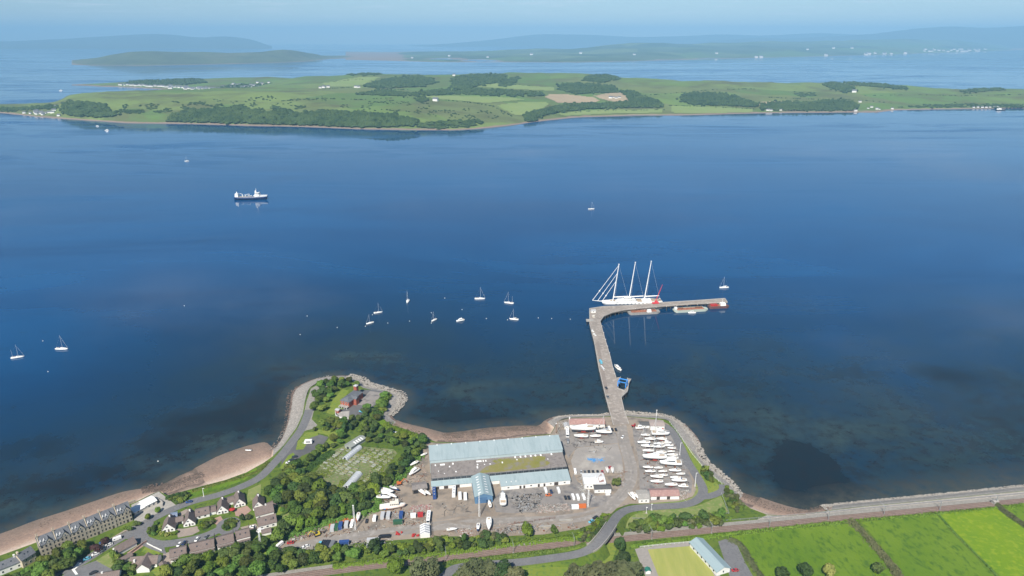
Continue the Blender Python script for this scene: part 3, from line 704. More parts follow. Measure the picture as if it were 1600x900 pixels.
# green verges and lawns
sheet('verge', [(1058, 678), (1066, 690), (1080, 720), (1091, 745), (1097, 765), (1093, 778), (1075, 786), (1016, 789.5), (1017, 786), (1060, 783), (1082, 777), (1087, 766), (1085, 745), (1076, 720), (1066, 700)], Z4 - .05, M_drylawn)
sheet('verge', [(1062, 684), (1070, 690), (1083, 708), (1100, 730), (1118, 752), (1127, 764), (1120, 771), (1108, 772), (1101, 764), (1095, 748), (1084, 726), (1072, 702)], Z2, M_lawn)
sheet('verge', [(984, 801), (1005, 798), (1060, 795), (1090, 790), (1112, 781), (1126, 775), (1138, 800), (1110, 803), (1060, 808), (1020, 812), (985, 815), (975, 812)], Z2, M_drylawn)
sheet('verge', [(975, 812), (988, 801), (1040, 811), (1000, 828), (972, 824)], Z1, M_drylawn)
sheet('verge', [(800, 872), (870, 864), (915, 852), (922, 850), (915, 860), (880, 868), (820, 874.5)], Z2, M_lawn)
sheet('verge', [(812, 884), (870, 877), (925, 864), (955, 842), (965, 852), (955, 880), (940, 905), (800, 915), (805, 890)], Z2, M_lawn)
# fields to the right
sheet('field', [(1140, 838), (1240, 826), (1330, 818), (1345, 832), (1372, 862), (1395, 892), (1410, 930), (1200, 930), (1180, 880), (1160, 852)], Z1, M_field)
sheet('field', [(1345, 816), (1463, 803), (1490, 835), (1550, 895), (1580, 930), (1430, 930), (1400, 885), (1375, 850)], Z1, M_field)
sheet('field', [(1467, 803), (1555, 793), (1580, 812), (1640, 852), (1700, 890), (1700, 935), (1595, 930), (1555, 893), (1495, 833)], Z1, M_field2)
sheet('field', [(1565, 791), (1700, 776), (1900, 755), (1900, 900), (1720, 890), (1640, 843), (1590, 810)], Z1, M_field)
# bowling green
sheet('green_surround', [(992, 858), (1010, 853), (1098, 845), (1128, 905), (1135, 930), (1020, 930)], Z1, mat('gravel_path', (0.30, 0.275, 0.25), (0.25, 0.23, 0.21), 0.5, 0.95))
sheet('bowling_green', [(1012, 858.5), (1092, 852), (1119, 905), (1126, 920), (1038, 922)], Z3, mat('bowling_turf', (0.31, 0.315, 0.085), (0.26, 0.285, 0.07), 0.12, 0.95, (0.34, 0.33, 0.10), 0.05, stretch=(3, 0.4, 1, 0.3)))
sheet('car_park', [(1122, 846), (1134, 842), (1152, 852), (1165, 880), (1185, 915), (1190, 935), (1150, 935), (1140, 900)], Z1, M_road)
# headland: road, green, tarmac
ribbon('promenade', [(-150, 960), (-40, 925), (40, 906), (95, 893), (130, 877), (160, 858), (190, 840), (225, 818), (262, 799), (300, 784), (345, 772), (385, 757), (408, 744), (424, 728), (440, 711), (455, 692), (470, 672), (478, 655), (483, 640)], lambda t: 6.5 if t < .6 else 7.0, M_road, z=Z3)
sheet('headland_tarmac', [(470, 676), (466, 668), (474, 650), (479, 627), (486, 607), (501, 599), (522, 594), (520, 600), (503, 608), (495, 620), (491, 640), (487, 655), (496, 664), (490, 670), (480, 672)], Z2, M_ballast_grey)
sheet('headland_tarmac', [(440, 716), (462, 692), (475, 682), (500, 679), (513, 683), (507, 692), (487, 706), (472, 712), (455, 725), (440, 735)], Z2, M_tarmac)
sheet('headland_lawn', [(465, 690), (478, 676), (496, 674), (497, 680), (485, 684), (474, 702), (462, 703)], Z3, M_lawn)
sheet('headland_lawn', [(484, 707), (508, 694), (515, 684), (512, 680), (495, 676), (497, 671), (520, 673), (535, 680), (520, 700), (495, 717)], Z1, M_lawn)
sheet('headland_lawn', [(437, 731), (450, 712), (458, 707), (462, 712), (450, 722), (443, 734)], Z3, M_lawn)
sheet('headland_lawn', [(510, 645), (520, 625), (535, 608), (545, 610), (540, 620), (530, 640), (520, 648)], Z2, M_lawn)
sheet('forecourt', [(528, 642), (548, 634), (556, 622), (562, 609), (585, 609), (602, 613), (592, 628), (582, 636), (570, 640), (562, 652), (552, 656), (535, 655), (523, 648)], Z2, M_tarmac)
sheet('parking_bays', [(558, 632), (580, 636), (600, 614), (578, 611)], Z3, M_grey)
sheet('headland_lane', [(525, 655), (545, 656), (537, 668), (520, 672), (515, 665)], Z2, M_tarmac)
sheet('shore_meadow', [(598, 655), (609, 664), (635, 672), (652, 679), (655, 685), (620, 682), (596, 672), (588, 662)], Z1, M_field)
sheet('shore_lawn', [(264, 776), (292, 768), (325, 759), (352, 752), (380, 742), (400, 731), (404, 736), (382, 750), (345, 764), (300, 777), (277, 789)], Z2, M_field)
# slipway block
sheet('slipway_apron', [(205, 789), (248, 767.8), (276, 790), (230, 818), (212, 822)], Z2, M_conc)
# village streets and plots
ribbon('close', [(200, 832), (225, 843), (250, 850), (285, 846), (318, 838), (345, 826), (362, 815)], 6.5, M_road, z=LAND + .105)
sheet('turning_circle', [(338, 822), (348, 812), (365, 808), (375, 813), (374, 825), (362, 834), (345, 835)], LAND + .075, M_road, smooth=4)
sheet('junction', [(186, 842), (212, 825), (235, 812), (242, 818), (228, 830), (235, 842), (255, 850), (260, 866), (235, 858), (214, 848), (200, 842)], LAND + .07, M_road)
sheet('car_park', [(92, 905), (105, 893), (150, 876), (176, 890), (200, 905), (190, 930), (90, 930)], Z2, M_road)
sheet('garden_lawn', [(150, 876), (170, 863), (178, 880), (172, 888)], Z3, M_drylawn)
sheet('garden_lawn', [(221, 862), (230, 850), (253, 860), (247, 868)], Z2, M_lawn)
sheet('garden_lawn', [(236, 893), (248, 882), (256, 880), (258, 893), (245, 900)], Z2, M_lawn)
sheet('garden_lawn', [(388, 765), (408, 756), (407, 772), (398, 780), (385, 786)], Z2, M_drylawn)
sheet('garden_lawn', [(441, 806), (458, 798), (459, 818), (444, 830)], Z2, M_drylawn)
sheet('garden_lawn', [(431, 795), (440, 786), (443, 800), (434, 806)], Z2, M_lawn)
sheet('driveway', [(275, 826), (287, 826), (308, 822), (312, 830), (300, 836), (278, 840)], Z2, M_drive)
sheet('driveway', [(366, 796), (386, 790), (393, 797), (380, 808), (368, 806)], Z2, M_pave)
sheet('driveway', [(375, 824), (400, 818), (404, 826), (382, 830)], Z2, M_drive)
sheet('driveway', [(330, 812), (345, 806), (348, 812), (338, 820)], Z2, M_pave)
sheet('driveway', [(255, 865), (266, 862), (268, 880), (252, 890)], Z2, M_drive)
sheet('driveway', [(198, 864), (222, 848), (226, 852), (205, 866)], Z2, M_pave)
sheet('driveway', [(276, 803), (292, 795), (296, 799), (284, 806)], Z2, M_drive)
sheet('forecourt', [(150, 854), (195, 828), (207, 822), (214, 824), (190, 838), (158, 860)], Z1, M_drive)
sheet('traffic_island', [(346, 825), (352, 816), (363, 812), (369, 817), (366, 825), (355, 830)], LAND + .13, M_grass, smooth=3)
for a in ([(122, 878), (128, 879.5), (117, 890), (122, 897), (118, 898), (112, 890)],):
    sheet('road_marking', a, LAND + .14, M_line)

# nursery ground
sheet('nursery_ground', [(489, 742), (520, 705), (540, 695), (560, 697), (615, 702), (621, 708), (605, 730), (592, 748), (575, 763), (545, 766), (520, 760), (500, 756)], Z1, mat('nursery_soil', (0.12, 0.15, 0.06), (0.16, 0.20, 0.06), 0.15, 0.95, (0.22, 0.18, 0.12), 0.5))

# ------------------------------------------------------------------ pier
def pier():
    DZ = 5.0
    px = [(958, 664), (946.7, 622.5), (935.7, 576), (928, 533), (921, 506), (920.7, 482), (943.8, 478.6), (978.5, 477.5), (1033.4, 472.5), (1085, 469.5), (1133, 466), (1137, 472), (1082.5, 474.6), (1033.4, 478.3), (975.6, 483.8), (957, 488), (944, 493.5), (938, 502), (946.7, 533), (954, 557.5), (957, 571), (963, 590), (970, 589), (967.5, 598), (966, 607), (976, 610), (978, 599), (980, 590.5), (986.4, 592), (983, 598), (981, 611), (971, 620.5), (976, 643), (983, 662)]
    pts = [P(a, b, DZ) for a, b in px]
    t = thing('pier', 'long L shaped grey quay pier on piles running out to deep water', 'pier', (pts[0].x, pts[0].y, 0))
    o0 = Vector((pts[0].x, pts[0].y, 0))
    L = [p - o0 for p in pts]
    MB().prism([(p.x, p.y) for p in L], DZ - .9, DZ).build('deck', mat('pier_deck', (0.31, 0.27, 0.235), (0.225, 0.195, 0.17), 0.07, 0.9, (0.37, 0.33, 0.29), 0.35), t)
    M_pile = mat('pier_pile', (0.055, 0.047, 0.04), (0.09, 0.08, 0.07), 0.5, 0.9)
    M_kerb = mat('pier_kerb', (0.46, 0.44, 0.41), (0.38, 0.36, 0.33), 0.4, 0.9)
    n = len(L); step = 5.0
    pm = MB().tube((0, 0, -2.5), (0, 0, DZ - .9), .38, .38, 7)
    first = None
    cx = sum(p.x for p in L) / n; cy = sum(p.y for p in L) / n
    for i in range(n):
        a, b = L[i], L[(i + 1) % n]
        if i == n - 1: continue
        d = (b - a); ln = d.length
        if ln < 6: continue
        nn = Vector((-d.y, d.x, 0)).normalized()
        # the outline runs clockwise from the shore: inside is to the right
        q = MB(); dx = d.normalized()
        c0 = a - nn * .22; c1 = b - nn * .22
        ang = math.atan2(d.y, d.x)
        q.box(((c0.x + c1.x) / 2, (c0.y + c1.y) / 2, DZ + .17), (ln, .4, .34), ang).build('kerb', M_kerb, t)
        for k in range(int(ln / step)):
            s = a + dx * (step * (k + .5)) - nn * .55
            if (Vector((s.x, s.y, 0)) + o0).y < 520 and i < 2: continue
            if first is None: first = pm.build('pile', M_pile, t); o = first
            else: o = first.copy(); C.objects.link(o)
            o.location = (s.x, s.y, 0)
    # dark backing of cross beams under the deck
    for f in (.28, .62):
        pass
    MB().prism([(p.x * .999 + cx * .001, p.y * .999 + cy * .001) for p in L], DZ - 1.5, DZ - .9).build('under_beam', M_pile, t)
    # rail strips and stain lane on the neck
    m_str = mat('pier_strip', (0.21, 0.175, 0.155), (0.26, 0.22, 0.19), 0.3, 0.9)
    a, b, c, d = P(931, 535, DZ + .03) - o0, P(935.5, 533, DZ + .03) - o0, P(951, 615, DZ + .03) - o0, P(945.5, 615, DZ + .03) - o0
    MB().add([a, b, c, d], [(3, 2, 1, 0)]).build('rail_strip', m_str, t)
    # bollards and fenders along the inside face
    for (ax, ay), (bx, by), k in (((939, 504), (954, 557), 5), ((985, 483), (1130, 473), 9), ((957, 573), (962, 588), 2)):
        for j in range(k):
            f = (j + .5) / k; w = P(ax + (bx - ax) * f, ay + (by - ay) * f, DZ) - o0
            MB().tube((w.x, w.y, DZ), (w.x, w.y, DZ + .6), .3, .22, 6).build('bollard', M_white, t)
            MB().tube((w.x + .2, w.y - .5, -.5), (w.x + .2, w.y - .5, DZ - .2), .35, .35, 6).build('fender', M_pile, t)
    return t
pier()

def stones(name, px_line, width, n, rmin, rmax, m, z=0.6, zamp=1.6, seed=1, label=None):
    """loose boulders along a shore line, one mass of stuff"""
    rg = random.Random(seed); pts = smooth_line([P(a, b, 1.0) for a, b in px_line], 6); mb = MB()
    seg = [(pts[i + 1] - pts[i]).length for i in range(len(pts) - 1)]; tot = sum(seg)
    for k in range(n):
        s = rg.random() * tot; i = 0
        while i < len(seg) - 1 and s > seg[i]: s -= seg[i]; i += 1
        d = (pts[i + 1] - pts[i]).normalized(); p = pts[i] + d * s; nn = Vector((-d.y, d.x, 0))
        o = rg.uniform(-1, 1); q = p + nn * o * width / 2
        r = rg.uniform(rmin, rmax); vs = []
        for sx, sy, sz in ((1, 0, 0), (-1, 0, 0), (0, 1, 0), (0, -1, 0), (0, 0, 1), (.6, .6, .5), (-.6, -.5, .6)):
            vs.append((q.x + r * sx * rg.uniform(.7, 1.2), q.y + r * sy * rg.uniform(.7, 1.2), z + zamp * (0.5 - o * .5) * 0.5 + r * sz * rg.uniform(.5, .9)))
        mb.add(vs, [(0, 2, 4), (2, 1, 4), (1, 3, 4), (3, 0, 4), (0, 5, 2), (1, 6, 3)])
    ob = mb.build(name, m); tag(ob, label, None, None, 'stuff'); return ob
M_boulder = mat('boulder', (0.30, 0.28, 0.25), (0.20, 0.185, 0.165), 0.5, 0.9, (0.40, 0.37, 0.34), 1.3)
M_boulder_d = mat('boulder_dark', (0.12, 0.09, 0.075), (0.07, 0.055, 0.045), 0.5, 0.8, (0.17, 0.13, 0.11), 1.3)
stones('rubble', [(1285, 793), (1352, 786), (1435, 778), (1517, 770), (1600, 761), (1700, 750)], 6, 2600, .3, .9, M_boulder, .8, 1.5, 1, 'grey rubble bank along the railway shore')
stones('boulders', [(866, 655), (892, 651), (938, 650), (952, 647)], 7, 700, .3, .9, M_boulder, .8, 2.0, 2, 'boulders along the quay edge')
stones('boulders', [(976, 645), (1002, 648), (1029, 650), (1048, 655), (1064, 667), (1080, 686), (1088, 700), (1100, 722), (1118, 738), (1138, 756), (1150, 772)], 10, 2200, .3, 1.0, M_boulder, .8, 2.2, 3, 'boulders around the boatyard shore')
stones('boulders', [(542, 589), (562, 594), (572, 602), (600, 610), (622, 617), (624, 626), (614, 638), (604, 648)], 14, 1800, .3, 1.0, M_boulder, 1.0, 2.4, 4, 'boulders on the east side of the headland')
stones('boulders', [(430, 705), (446, 684), (458, 660), (464, 640), (467, 620), (476, 606), (495, 596), (518, 590)], 11, 500, .25, .6, M_boulder, 1.3, 2.0, 5, 'loose stones on the headland sea wall')
stones('wrack_boulders', [(222, 768), (245, 762), (265, 764), (290, 752), (320, 742)], 14, 900, .2, .7, M_boulder_d, .3, 1.0, 6, 'weedy dark stones beside the slipway')
stones('wrack_boulders', [(690, 683), (720, 682), (760, 678), (800, 675), (835, 671)], 16, 700, .2, .7, M_boulder_d, .3, .9, 7, 'weedy dark stones on the beach behind the sheds')
stones('wrack_boulders', [(1155, 772), (1190, 785), (1225, 797), (1260, 800), (1300, 792)], 9, 500, .2, .6, M_boulder_d, .2, .8, 8, 'weedy dark stones at the corner of the bay')
stones('wrack_boulders', [(60, 818), (110, 803), (160, 786), (200, 772)], 10, 130, .2, .5, M_boulder_d, .1, .7, 9, 'scattered stones on the sandy beach')
stones('wrack_boulders', [(428, 697), (440, 683), (449, 658), (452, 635), (455, 615), (467, 603)], 6, 600, .2, .7, M_boulder_d, .2, .8, 10, 'weedy dark stones at the foot of the headland wall')
# ------------------------------------------------------------------ buildings
def corrug(name, col, col2, period=1.0, rough=0.55, metal=0.15):
    """profiled metal sheet: fine ribs by bump, sheet to sheet tone"""
    if name in MATS: return MATS[name]
    m = mat(name, col, col2, 0.10, rough, tuple(x * .92 for x in col), 0.45, metal=metal, coords='obj', stretch=(1, 0.12, 1))
    return m
M_blueroof = corrug('roof_blue_sheet', (0.31, 0.385, 0.40), (0.35, 0.42, 0.435))
M_blueroof2 = corrug('roof_blue_sheet_old', (0.285, 0.375, 0.395), (0.335, 0.415, 0.43))
M_bluewall = corrug('wall_blue_sheet', (0.10, 0.20, 0.33), (0.12, 0.23, 0.36))
M_palewall = corrug('wall_pale_sheet', (0.38, 0.46, 0.48), (0.42, 0.50, 0.515))
M_brownroof = mat('roof_asbestos', (0.185, 0.165, 0.155), (0.235, 0.21, 0.195), 0.12, 0.95, (0.15, 0.135, 0.125), 0.5)
M_moss = mat('roof_moss', (0.17, 0.17, 0.035), (0.21, 0.185, 0.075), 0.09, 0.95, (0.19, 0.175, 0.15), 0.22)
M_harl = mat('white_harl', (0.72, 0.71, 0.68), (0.64, 0.63, 0.60), 0.3, 0.85, (0.78, 0.77, 0.74), 1.2)
M_cream = mat('cream_harl', (0.68, 0.63, 0.55), (0.60, 0.56, 0.49), 0.3, 0.85)
M_tile = mat('roof_tile_brown', (0.155, 0.12, 0.105), (0.195, 0.155, 0.14), 0.5, 0.9, (0.12, 0.098, 0.09), 2.0)
M_slate = mat('roof_slate', (0.105, 0.112, 0.125), (0.145, 0.153, 0.168), 0.4, 0.75, (0.08, 0.086, 0.097), 1.6)
M_sand_st = mat('wall_sandstone', (0.36, 0.325, 0.26), (0.29, 0.26, 0.205), 0.35, 0.92, (0.43, 0.39, 0.315), 1.4)
M_sand_pale = mat('wall_dressed_stone', (0.50, 0.43, 0.32), (0.43, 0.37, 0.28), 0.4, 0.9)
M_redroof = mat('roof_red_sheet', (0.33, 0.20, 0.175), (0.27, 0.165, 0.15), 0.25, 0.8, (0.38, 0.25, 0.22), 0.9)
M_brick = mat('wall_red_brick', (0.33, 0.095, 0.06), (0.26, 0.075, 0.05), 0.4, 0.9, (0.40, 0.13, 0.085), 1.3)
M_glass = mat('window_glass', (0.03, 0.036, 0.045), None, rough=0.12, spec=0.6)
M_frame = mat('window_frame', (0.7, 0.7, 0.68), None, rough=0.5)
M_lead = mat('lead_flashing', (0.45, 0.455, 0.46), (0.36, 0.365, 0.37), 0.8, 0.6)
M_door = mat('timber_door', (0.06, 0.05, 0.045), None, rough=0.5)
M_bluedoor = mat('roller_door_blue', (0.075, 0.155, 0.28), (0.06, 0.13, 0.24), 0.4, 0.6)
M_rust = mat('rusty_steel', (0.20, 0.085, 0.045), (0.12, 0.055, 0.035), 0.6, 0.9, (0.28, 0.13, 0.07), 1.7)
M_red = mat('red_paint', (0.42, 0.035, 0.03), (0.34, 0.03, 0.03), 0.5, 0.5)
M_poly = mat('polythene', (0.50, 0.53, 0.56), (0.42, 0.45, 0.48), 0.4, 0.35, trans=0.15)

def wall_mesh(w, d, eave, ridge, axis):
    mb = MB()
    if axis == 'y':
        pr = [(0, 0), (w, 0), (w, eave), (w / 2, ridge), (0, eave)]
        vs = [(x, 0, z) for x, z in pr] + [(x, d, z) for x, z in pr]
    else:
        pr = [(0, 0), (d, 0), (d, eave), (d / 2, ridge), (0, eave)]
        vs = [(0, y, z) for y, z in pr][::1] + [(w, y, z) for y, z in pr]
    f = [(0, 1, 2, 3, 4), (9, 8, 7, 6, 5), (1, 6, 7, 2), (0, 4, 9, 5), (2, 7, 8, 3), (4, 3, 8, 9)]
    if axis == 'x': f = [tuple(reversed(q)) for q in f]
    return mb.add(vs, f)

def roof_mesh(w, d, eave, ridge, axis, oh=0.35, th=0.22, gap=0.03):
    mb = MB(); span = w if axis == 'y' else d; ln = d if axis == 'y' else w
    sl = (ridge - eave) / (span / 2)
    for sgn in (-1, 1):
        c = span / 2; e = c + sgn * (span / 2 + oh); ze = eave - sl * oh
        prof = [(c, ridge + gap), (e, ze + gap), (e, ze + gap + th), (c, ridge + gap + th)]
        a, b = -oh, ln + oh
        if axis == 'y': vs = [(p, a, z) for p, z in prof] + [(p, b, z) for p, z in prof]
        else: vs = [(a, p, z) for p, z in prof] + [(b, p, z) for p, z in prof]
        fs = [(0, 1, 2, 3), (7, 6, 5, 4), (0, 4, 5, 1), (1, 5, 6, 2), (2, 6, 7, 3), (3, 7, 4, 0)]
        if (sgn > 0) != (axis == 'x'): fs = [tuple(reversed(q)) for q in fs]
        mb.add(vs, fs)
    return mb

def add_window(t, face, w, d, u, z, ww, hh, frame=True, gm=None, name='window', fm=None):
    pr = 0.05
    if face in 'fb':
        y = -pr / 2 if face == 'f' else d + pr / 2
        c, s = (u, y, z + hh / 2), (ww, pr, hh); c2, s2 = (u, y + (-.02 if face == 'f' else .02), z + hh / 2), (ww * .8, pr, hh * .84)
    else:
        x = -pr / 2 if face == 'l' else w + pr / 2
        c, s = (x, u, z + hh / 2), (pr, ww, hh); c2, s2 = (x + (-.02 if face == 'l' else .02), u, z + hh / 2), (pr, ww * .8, hh * .84)
    if frame:
        o = MB().box(c, s).build(name, fm or M_frame, t)
        MB().box(c2, s2).build('pane', gm or M_glass, o)
    else:
        o = MB().box(c, s).build(name, gm or M_glass, t)
    return o

def gabled(name, label, cat, org, ang, w, d, eave, ridge, axis, wm, rm, wins=(), chim=(), sky=(), oh=.35, group=None, doors=(), base=LAND, frame=True):
    t = thing(name, label, cat, (org.x, org.y, base), ang, group)
    wall_mesh(w, d, eave, ridge, axis).build('wall', wm, t)
    rf = roof_mesh(w, d, eave, ridge, axis, oh).build('roof', rm, t)
    for wi in wins: add_window(t, wi[0], w, d, *wi[1:], frame=frame)
    for dr in doors: add_window(t, dr[0], w, d, *dr[1:5], frame=False, gm=(dr[5] if len(dr) > 5 else M_door), name='door')
    for (cx, cy, cw, cd, ch) in chim:
        o = MB().box((cx, cy, ch - 1.2), (cw, cd, 2.4)).box((cx, cy, ch + .06), (cw + .16, cd + .16, .12)).build('chimney', wm, rf)
    for (sx, side) in sky:                       # roof lights: fraction along, slope side
        span, ln = (w, d) if axis == 'y' else (d, w)
        sl = (ridge - eave) / (span / 2); f = .5; a = span / 2 + side * span / 2 * f; z = ridge - sl * span / 2 * f + .33
        an = math.atan(sl) * side; hw = .45
        da, dz = math.cos(an) * hw, -math.sin(an) * hw
        vs = []
        for q in (-.4, .4):
            for k in (-1, 1):
                p, l = a + da * k, ln * sx + q
                vs.append((p, l, z + dz * k) if axis == 'y' else (l, p, z + dz * k))
        mb = MB().add(vs, [(0, 1, 3, 2)]); o = mb.build('roof_light', M_glass, t)
    return t

def mono(name, label, cat, fr, x0, x1, y0, y1, zf, zb, wm, rm, base=LAND, oh=.3, wins=(), doors=(), th=.2, rise=True):
    """mono-pitch shed in frame fr=(origin, angle): front y0 height zf, back y1 height zb (above LAND)"""
    o0, ang = fr; cs, sn = math.cos(ang), math.sin(ang)
    org = Vector((o0.x + x0 * cs - y0 * sn, o0.y + x0 * sn + y0 * cs, base))
    t = thing(name, label, cat, org, ang)
    w, d = x1 - x0, y1 - y0; mb = MB()
    vs = [(0, 0, 0), (w, 0, 0), (w, d, 0), (0, d, 0), (0, 0, zf), (w, 0, zf), (w, d, zb), (0, d, zb)]
    mb.add(vs, [(3, 2, 1, 0), (4, 5, 6, 7), (0, 1, 5, 4), (1, 2, 6, 5), (2, 3, 7, 6), (3, 0, 4, 7)]).build('wall', wm, t)
    sl = (zb - zf) / d
    a, b, g = -oh, d + oh, .03
    zz = [zf + sl * a + g, zf + sl * b + g]
    vs = [(-oh, a, zz[0]), (w + oh, a, zz[0]), (w + oh, b, zz[1]), (-oh, b, zz[1])]; vs += [(x, y, z + th) for x, y, z in vs]
    MB().add(vs, [(3, 2, 1, 0), (4, 5, 6, 7), (0, 1, 5, 4), (1, 2, 6, 5), (2, 3, 7, 6), (3, 0, 4, 7)]).build('roof', rm, t)
    for wi in wins: add_window(t, wi[0], w, d, *wi[1:])
    for dr in doors: add_window(t, dr[0], w, d, *dr[1:5], frame=False, gm=(dr[5] if len(dr) > 5 else M_door), name='door')
    return t

# ---- the boatyard sheds
A0, B0 = P(672, 724.4, 12), P(879, 706.7, 12)
SF = (Vector((A0.x, A0.y, LAND)), math.atan2(B0.y - A0.y, B0.x - A0.x))
def SL(x, y, z=LAND):
    cs, sn = math.cos(SF[1]), math.sin(SF[1]); return Vector((SF[0].x + x * cs - y * sn, SF[0].y + x * sn + y * cs, z))
s1 = mono('boat_shed', 'huge long shed with pale blue roof, rearmost beside the beach', 'shed', SF, 0, 97.4, 0.02, 15.5, 10.4, 13.2, M_palewall, M_blueroof)
for k in range(9):
    MB().box((6 + k * 10.6, 15.2, 13.5), (.7, .7, .8)).build('roof_vent', M_white, s1)
for k in range(1, 20):
    zf = 10.4 + .26
    MB().add([(k * 4.87 - .05, -.25, zf - .02), (k * 4.87 + .05, -.25, zf - .02), (k * 4.87 + .05, 15.7, 13.2 + .3), (k * 4.87 - .05, 15.7, 13.2 + .3)], [(0, 1, 2, 3)]).build('sheet_lap', M_palewall, s1)
s2 = mono('workshop', 'broad low workshop with brown moss stained roof between two blue roofed sheds', 'workshop', SF, 0.2, 97.2, -16.5, 0, 6.6, 8.0, mat('dark_cladding', (0.14, 0.15, 0.155), (0.10, 0.105, 0.11), .5, .8), M_brownroof, oh=.0, th=.15)
def roof_z(y): return 6.6 + (y + 16.5) / 16.5 * 1.4 + .2
def s2quad(name, x0, x1, y0, y1, m, up=.03):
    return MB().add([(x0, y0 + 16.5, roof_z(y0) + up), (x1, y0 + 16.5, roof_z(y0) + up), (x1, y1 + 16.5, roof_z(y1) + up), (x0, y1 + 16.5, roof_z(y1) + up)], [(0, 1, 2, 3)]).build(name, m, s2)
# moss: irregular patch
rg = random.Random(5); mp = []
out = [(34, -15.8), (42, -15.6), (52, -15.9), (62, -15.2), (72, -15.4), (80, -14.2), (86, -11), (82, -7), (84, -3.5), (76, -2.2), (68, -3.4), (60, -2.0), (50, -1.6), (44, -3.2), (47, -6.5), (40, -9), (36, -12)]
pts = smooth_line([(x, y, 0) for x, y in out], 4, True); pts = [(p.x + rg.uniform(-.5, .5), p.y + rg.uniform(-.4, .4)) for p in pts]
tri = tessellate_polygon([[Vector((p[0], p[1], 0)) for p in pts]])
mbm = MB(); mbm.add([(p[0], p[1] + 16.5, roof_z(p[1]) + .025) for p in pts], [tuple(t) for t in tri]); om = mbm.build('moss', M_moss, s2)
bmx = bmesh.new(); bmx.from_mesh(om.data); bmesh.ops.recalc_face_normals(bmx, faces=bmx.faces)
if sum(f.normal.z for f in bmx.faces) < 0: bmesh.ops.reverse_faces(bmx, faces=bmx.faces)
bmx.to_mesh(om.data); bmx.free()
for x, y, w, h in ((3, -2.6, .9, 1.8), (6.8, -2.6, 3.4, 1.8), (15.5, -2.6, 1.1, 2.0), (33, -2.4, 3.8, 1.7), (37.6, -2.5, .9, 2.0), (39.4, -2.5, .9, 2.0), (33, -6, 1.0, 1.6), (32.5, -9, 1.0, 2.4), (13, -5.5, .9, 1.6), (51, -6, .9, 1.8), (42, -6.5, 1, 1), (38, -6.4, .9, .9), (62, -4.2, .8, 1.4), (84.5, -6.5, .7, 1.2), (61, -1.4, 1.1, 2.0), (65, -1.4, 1.1, 2.0), (68.6, -1.4, 1.1, 2.0), (72.6, -1.4, 1.1, 2.0), (76, -1.4, 1.1, 2.0), (80, -1.4, 1.1, 2.0), (88, -1.4, 1.1, 2.0), (5, -9.5, .7, 1.0), (17, -11.6, 1.0, 1.3), (9, -12.6, .6, .9)):
    s2quad('roof_light', x, x + w, y - h / 2, y + h / 2, M_white, .05)
for k in range(24):                               # clerestory band under the roof edge
    x = 2.0 + k * 4.05
    if 27 < x < 38: continue
    for j in (0, 1.15, 2.3):
        add_window(s2, 'f', 97, 16.5, x + j - .8, 4.75, 1.0, 1.5, frame=False)
MB().box((48.5, -.12, 4.4), (97, .24, .2)).build('sill_band', M_palewall, s2)
l1 = mono('lean_to', 'narrow pale blue roofed lean-to along the yard front, left of the gabled shed', 'lean-to', SF, 0, 27.9, -20.5, -16.55, 2.9, 4.2, M_harl, M_blueroof2, doors=[('f', 4, .1, 2.4, 2.2), ('f', 10, .1, 3, 2.3), ('f', 18, .1, 3, 2.3)])
l2 = mono('lean_to', 'short pale blue roofed link between gabled shed and white walled shed', 'lean-to', SF, 40.6, 47.6, -20.3, -16.55, 2.9, 4.2, M_harl, M_blueroof2)
l4 = mono('lean_to', 'thin blue roofed strip behind the white walled front shed', 'lean-to', SF, 47.7, 97.1, -18.3, -16.55, 4.0, 4.4, M_harl, M_blueroof)
g1 = gabled('slipway_shed', 'tall blue shed with its gable door facing the yard', 'shed', SL(28.2, -40.5), SF[1], 12.0, 23.9, 5.4, 7.7, 'y', M_bluewall, M_blueroof2, doors=[('f', 5.0, .1, 7.0, 4.6, M_bluedoor), ('f', 10.3, .1, 1.4, 2.2)], oh=.3)
for k in range(7):                                # translucent strips on both slopes
    for sd in (-1, 1):
        a = 6 + sd * 1.6; b = 6 + sd * 3.4; za = 7.7 - 1.6 * 2.3 / 6 + .27; zb = 7.7 - 3.4 * 2.3 / 6 + .27; y = 2 + k * 3.0
        MB().add([(a, y, za), (b, y, zb), (b, y + .8, zb), (a, y + .8, za)], [(0, 1, 2, 3) if sd > 0 else (3, 2, 1, 0)]).build('roof_light', M_white, g1)
r1 = mono('workshop', 'long white walled workshop with pale blue roof facing the car park', 'workshop', SF, 47.8, 96.9, -28.2, -18.35, 3.3, 5.3, M_harl, M_blueroof, doors=[('f', 13.5, .1, 1.4, 2.2), ('f', 16.2, .1, 1.4, 2.2), ('f', 26.5, .1, 1.4, 2.3), ('f', 30.5, .1, 1.3, 2.3), ('f', 39, .1, 3, 2.6), ('r', 4, .1, 3, 2.6)], wins=[('f', 5, 1.2, 1.6, 1), ('f', 21, 1.2, 1.6, 1), ('f', 35, 1.2, 1.6, 1), ('f', 45, 1.2, 1.6, 1)])
for k in range(3): MB().box((4 + k * 3.4, 3, 4.35), (.5, .5, .8)).build('roof_vent', M_white, r1)

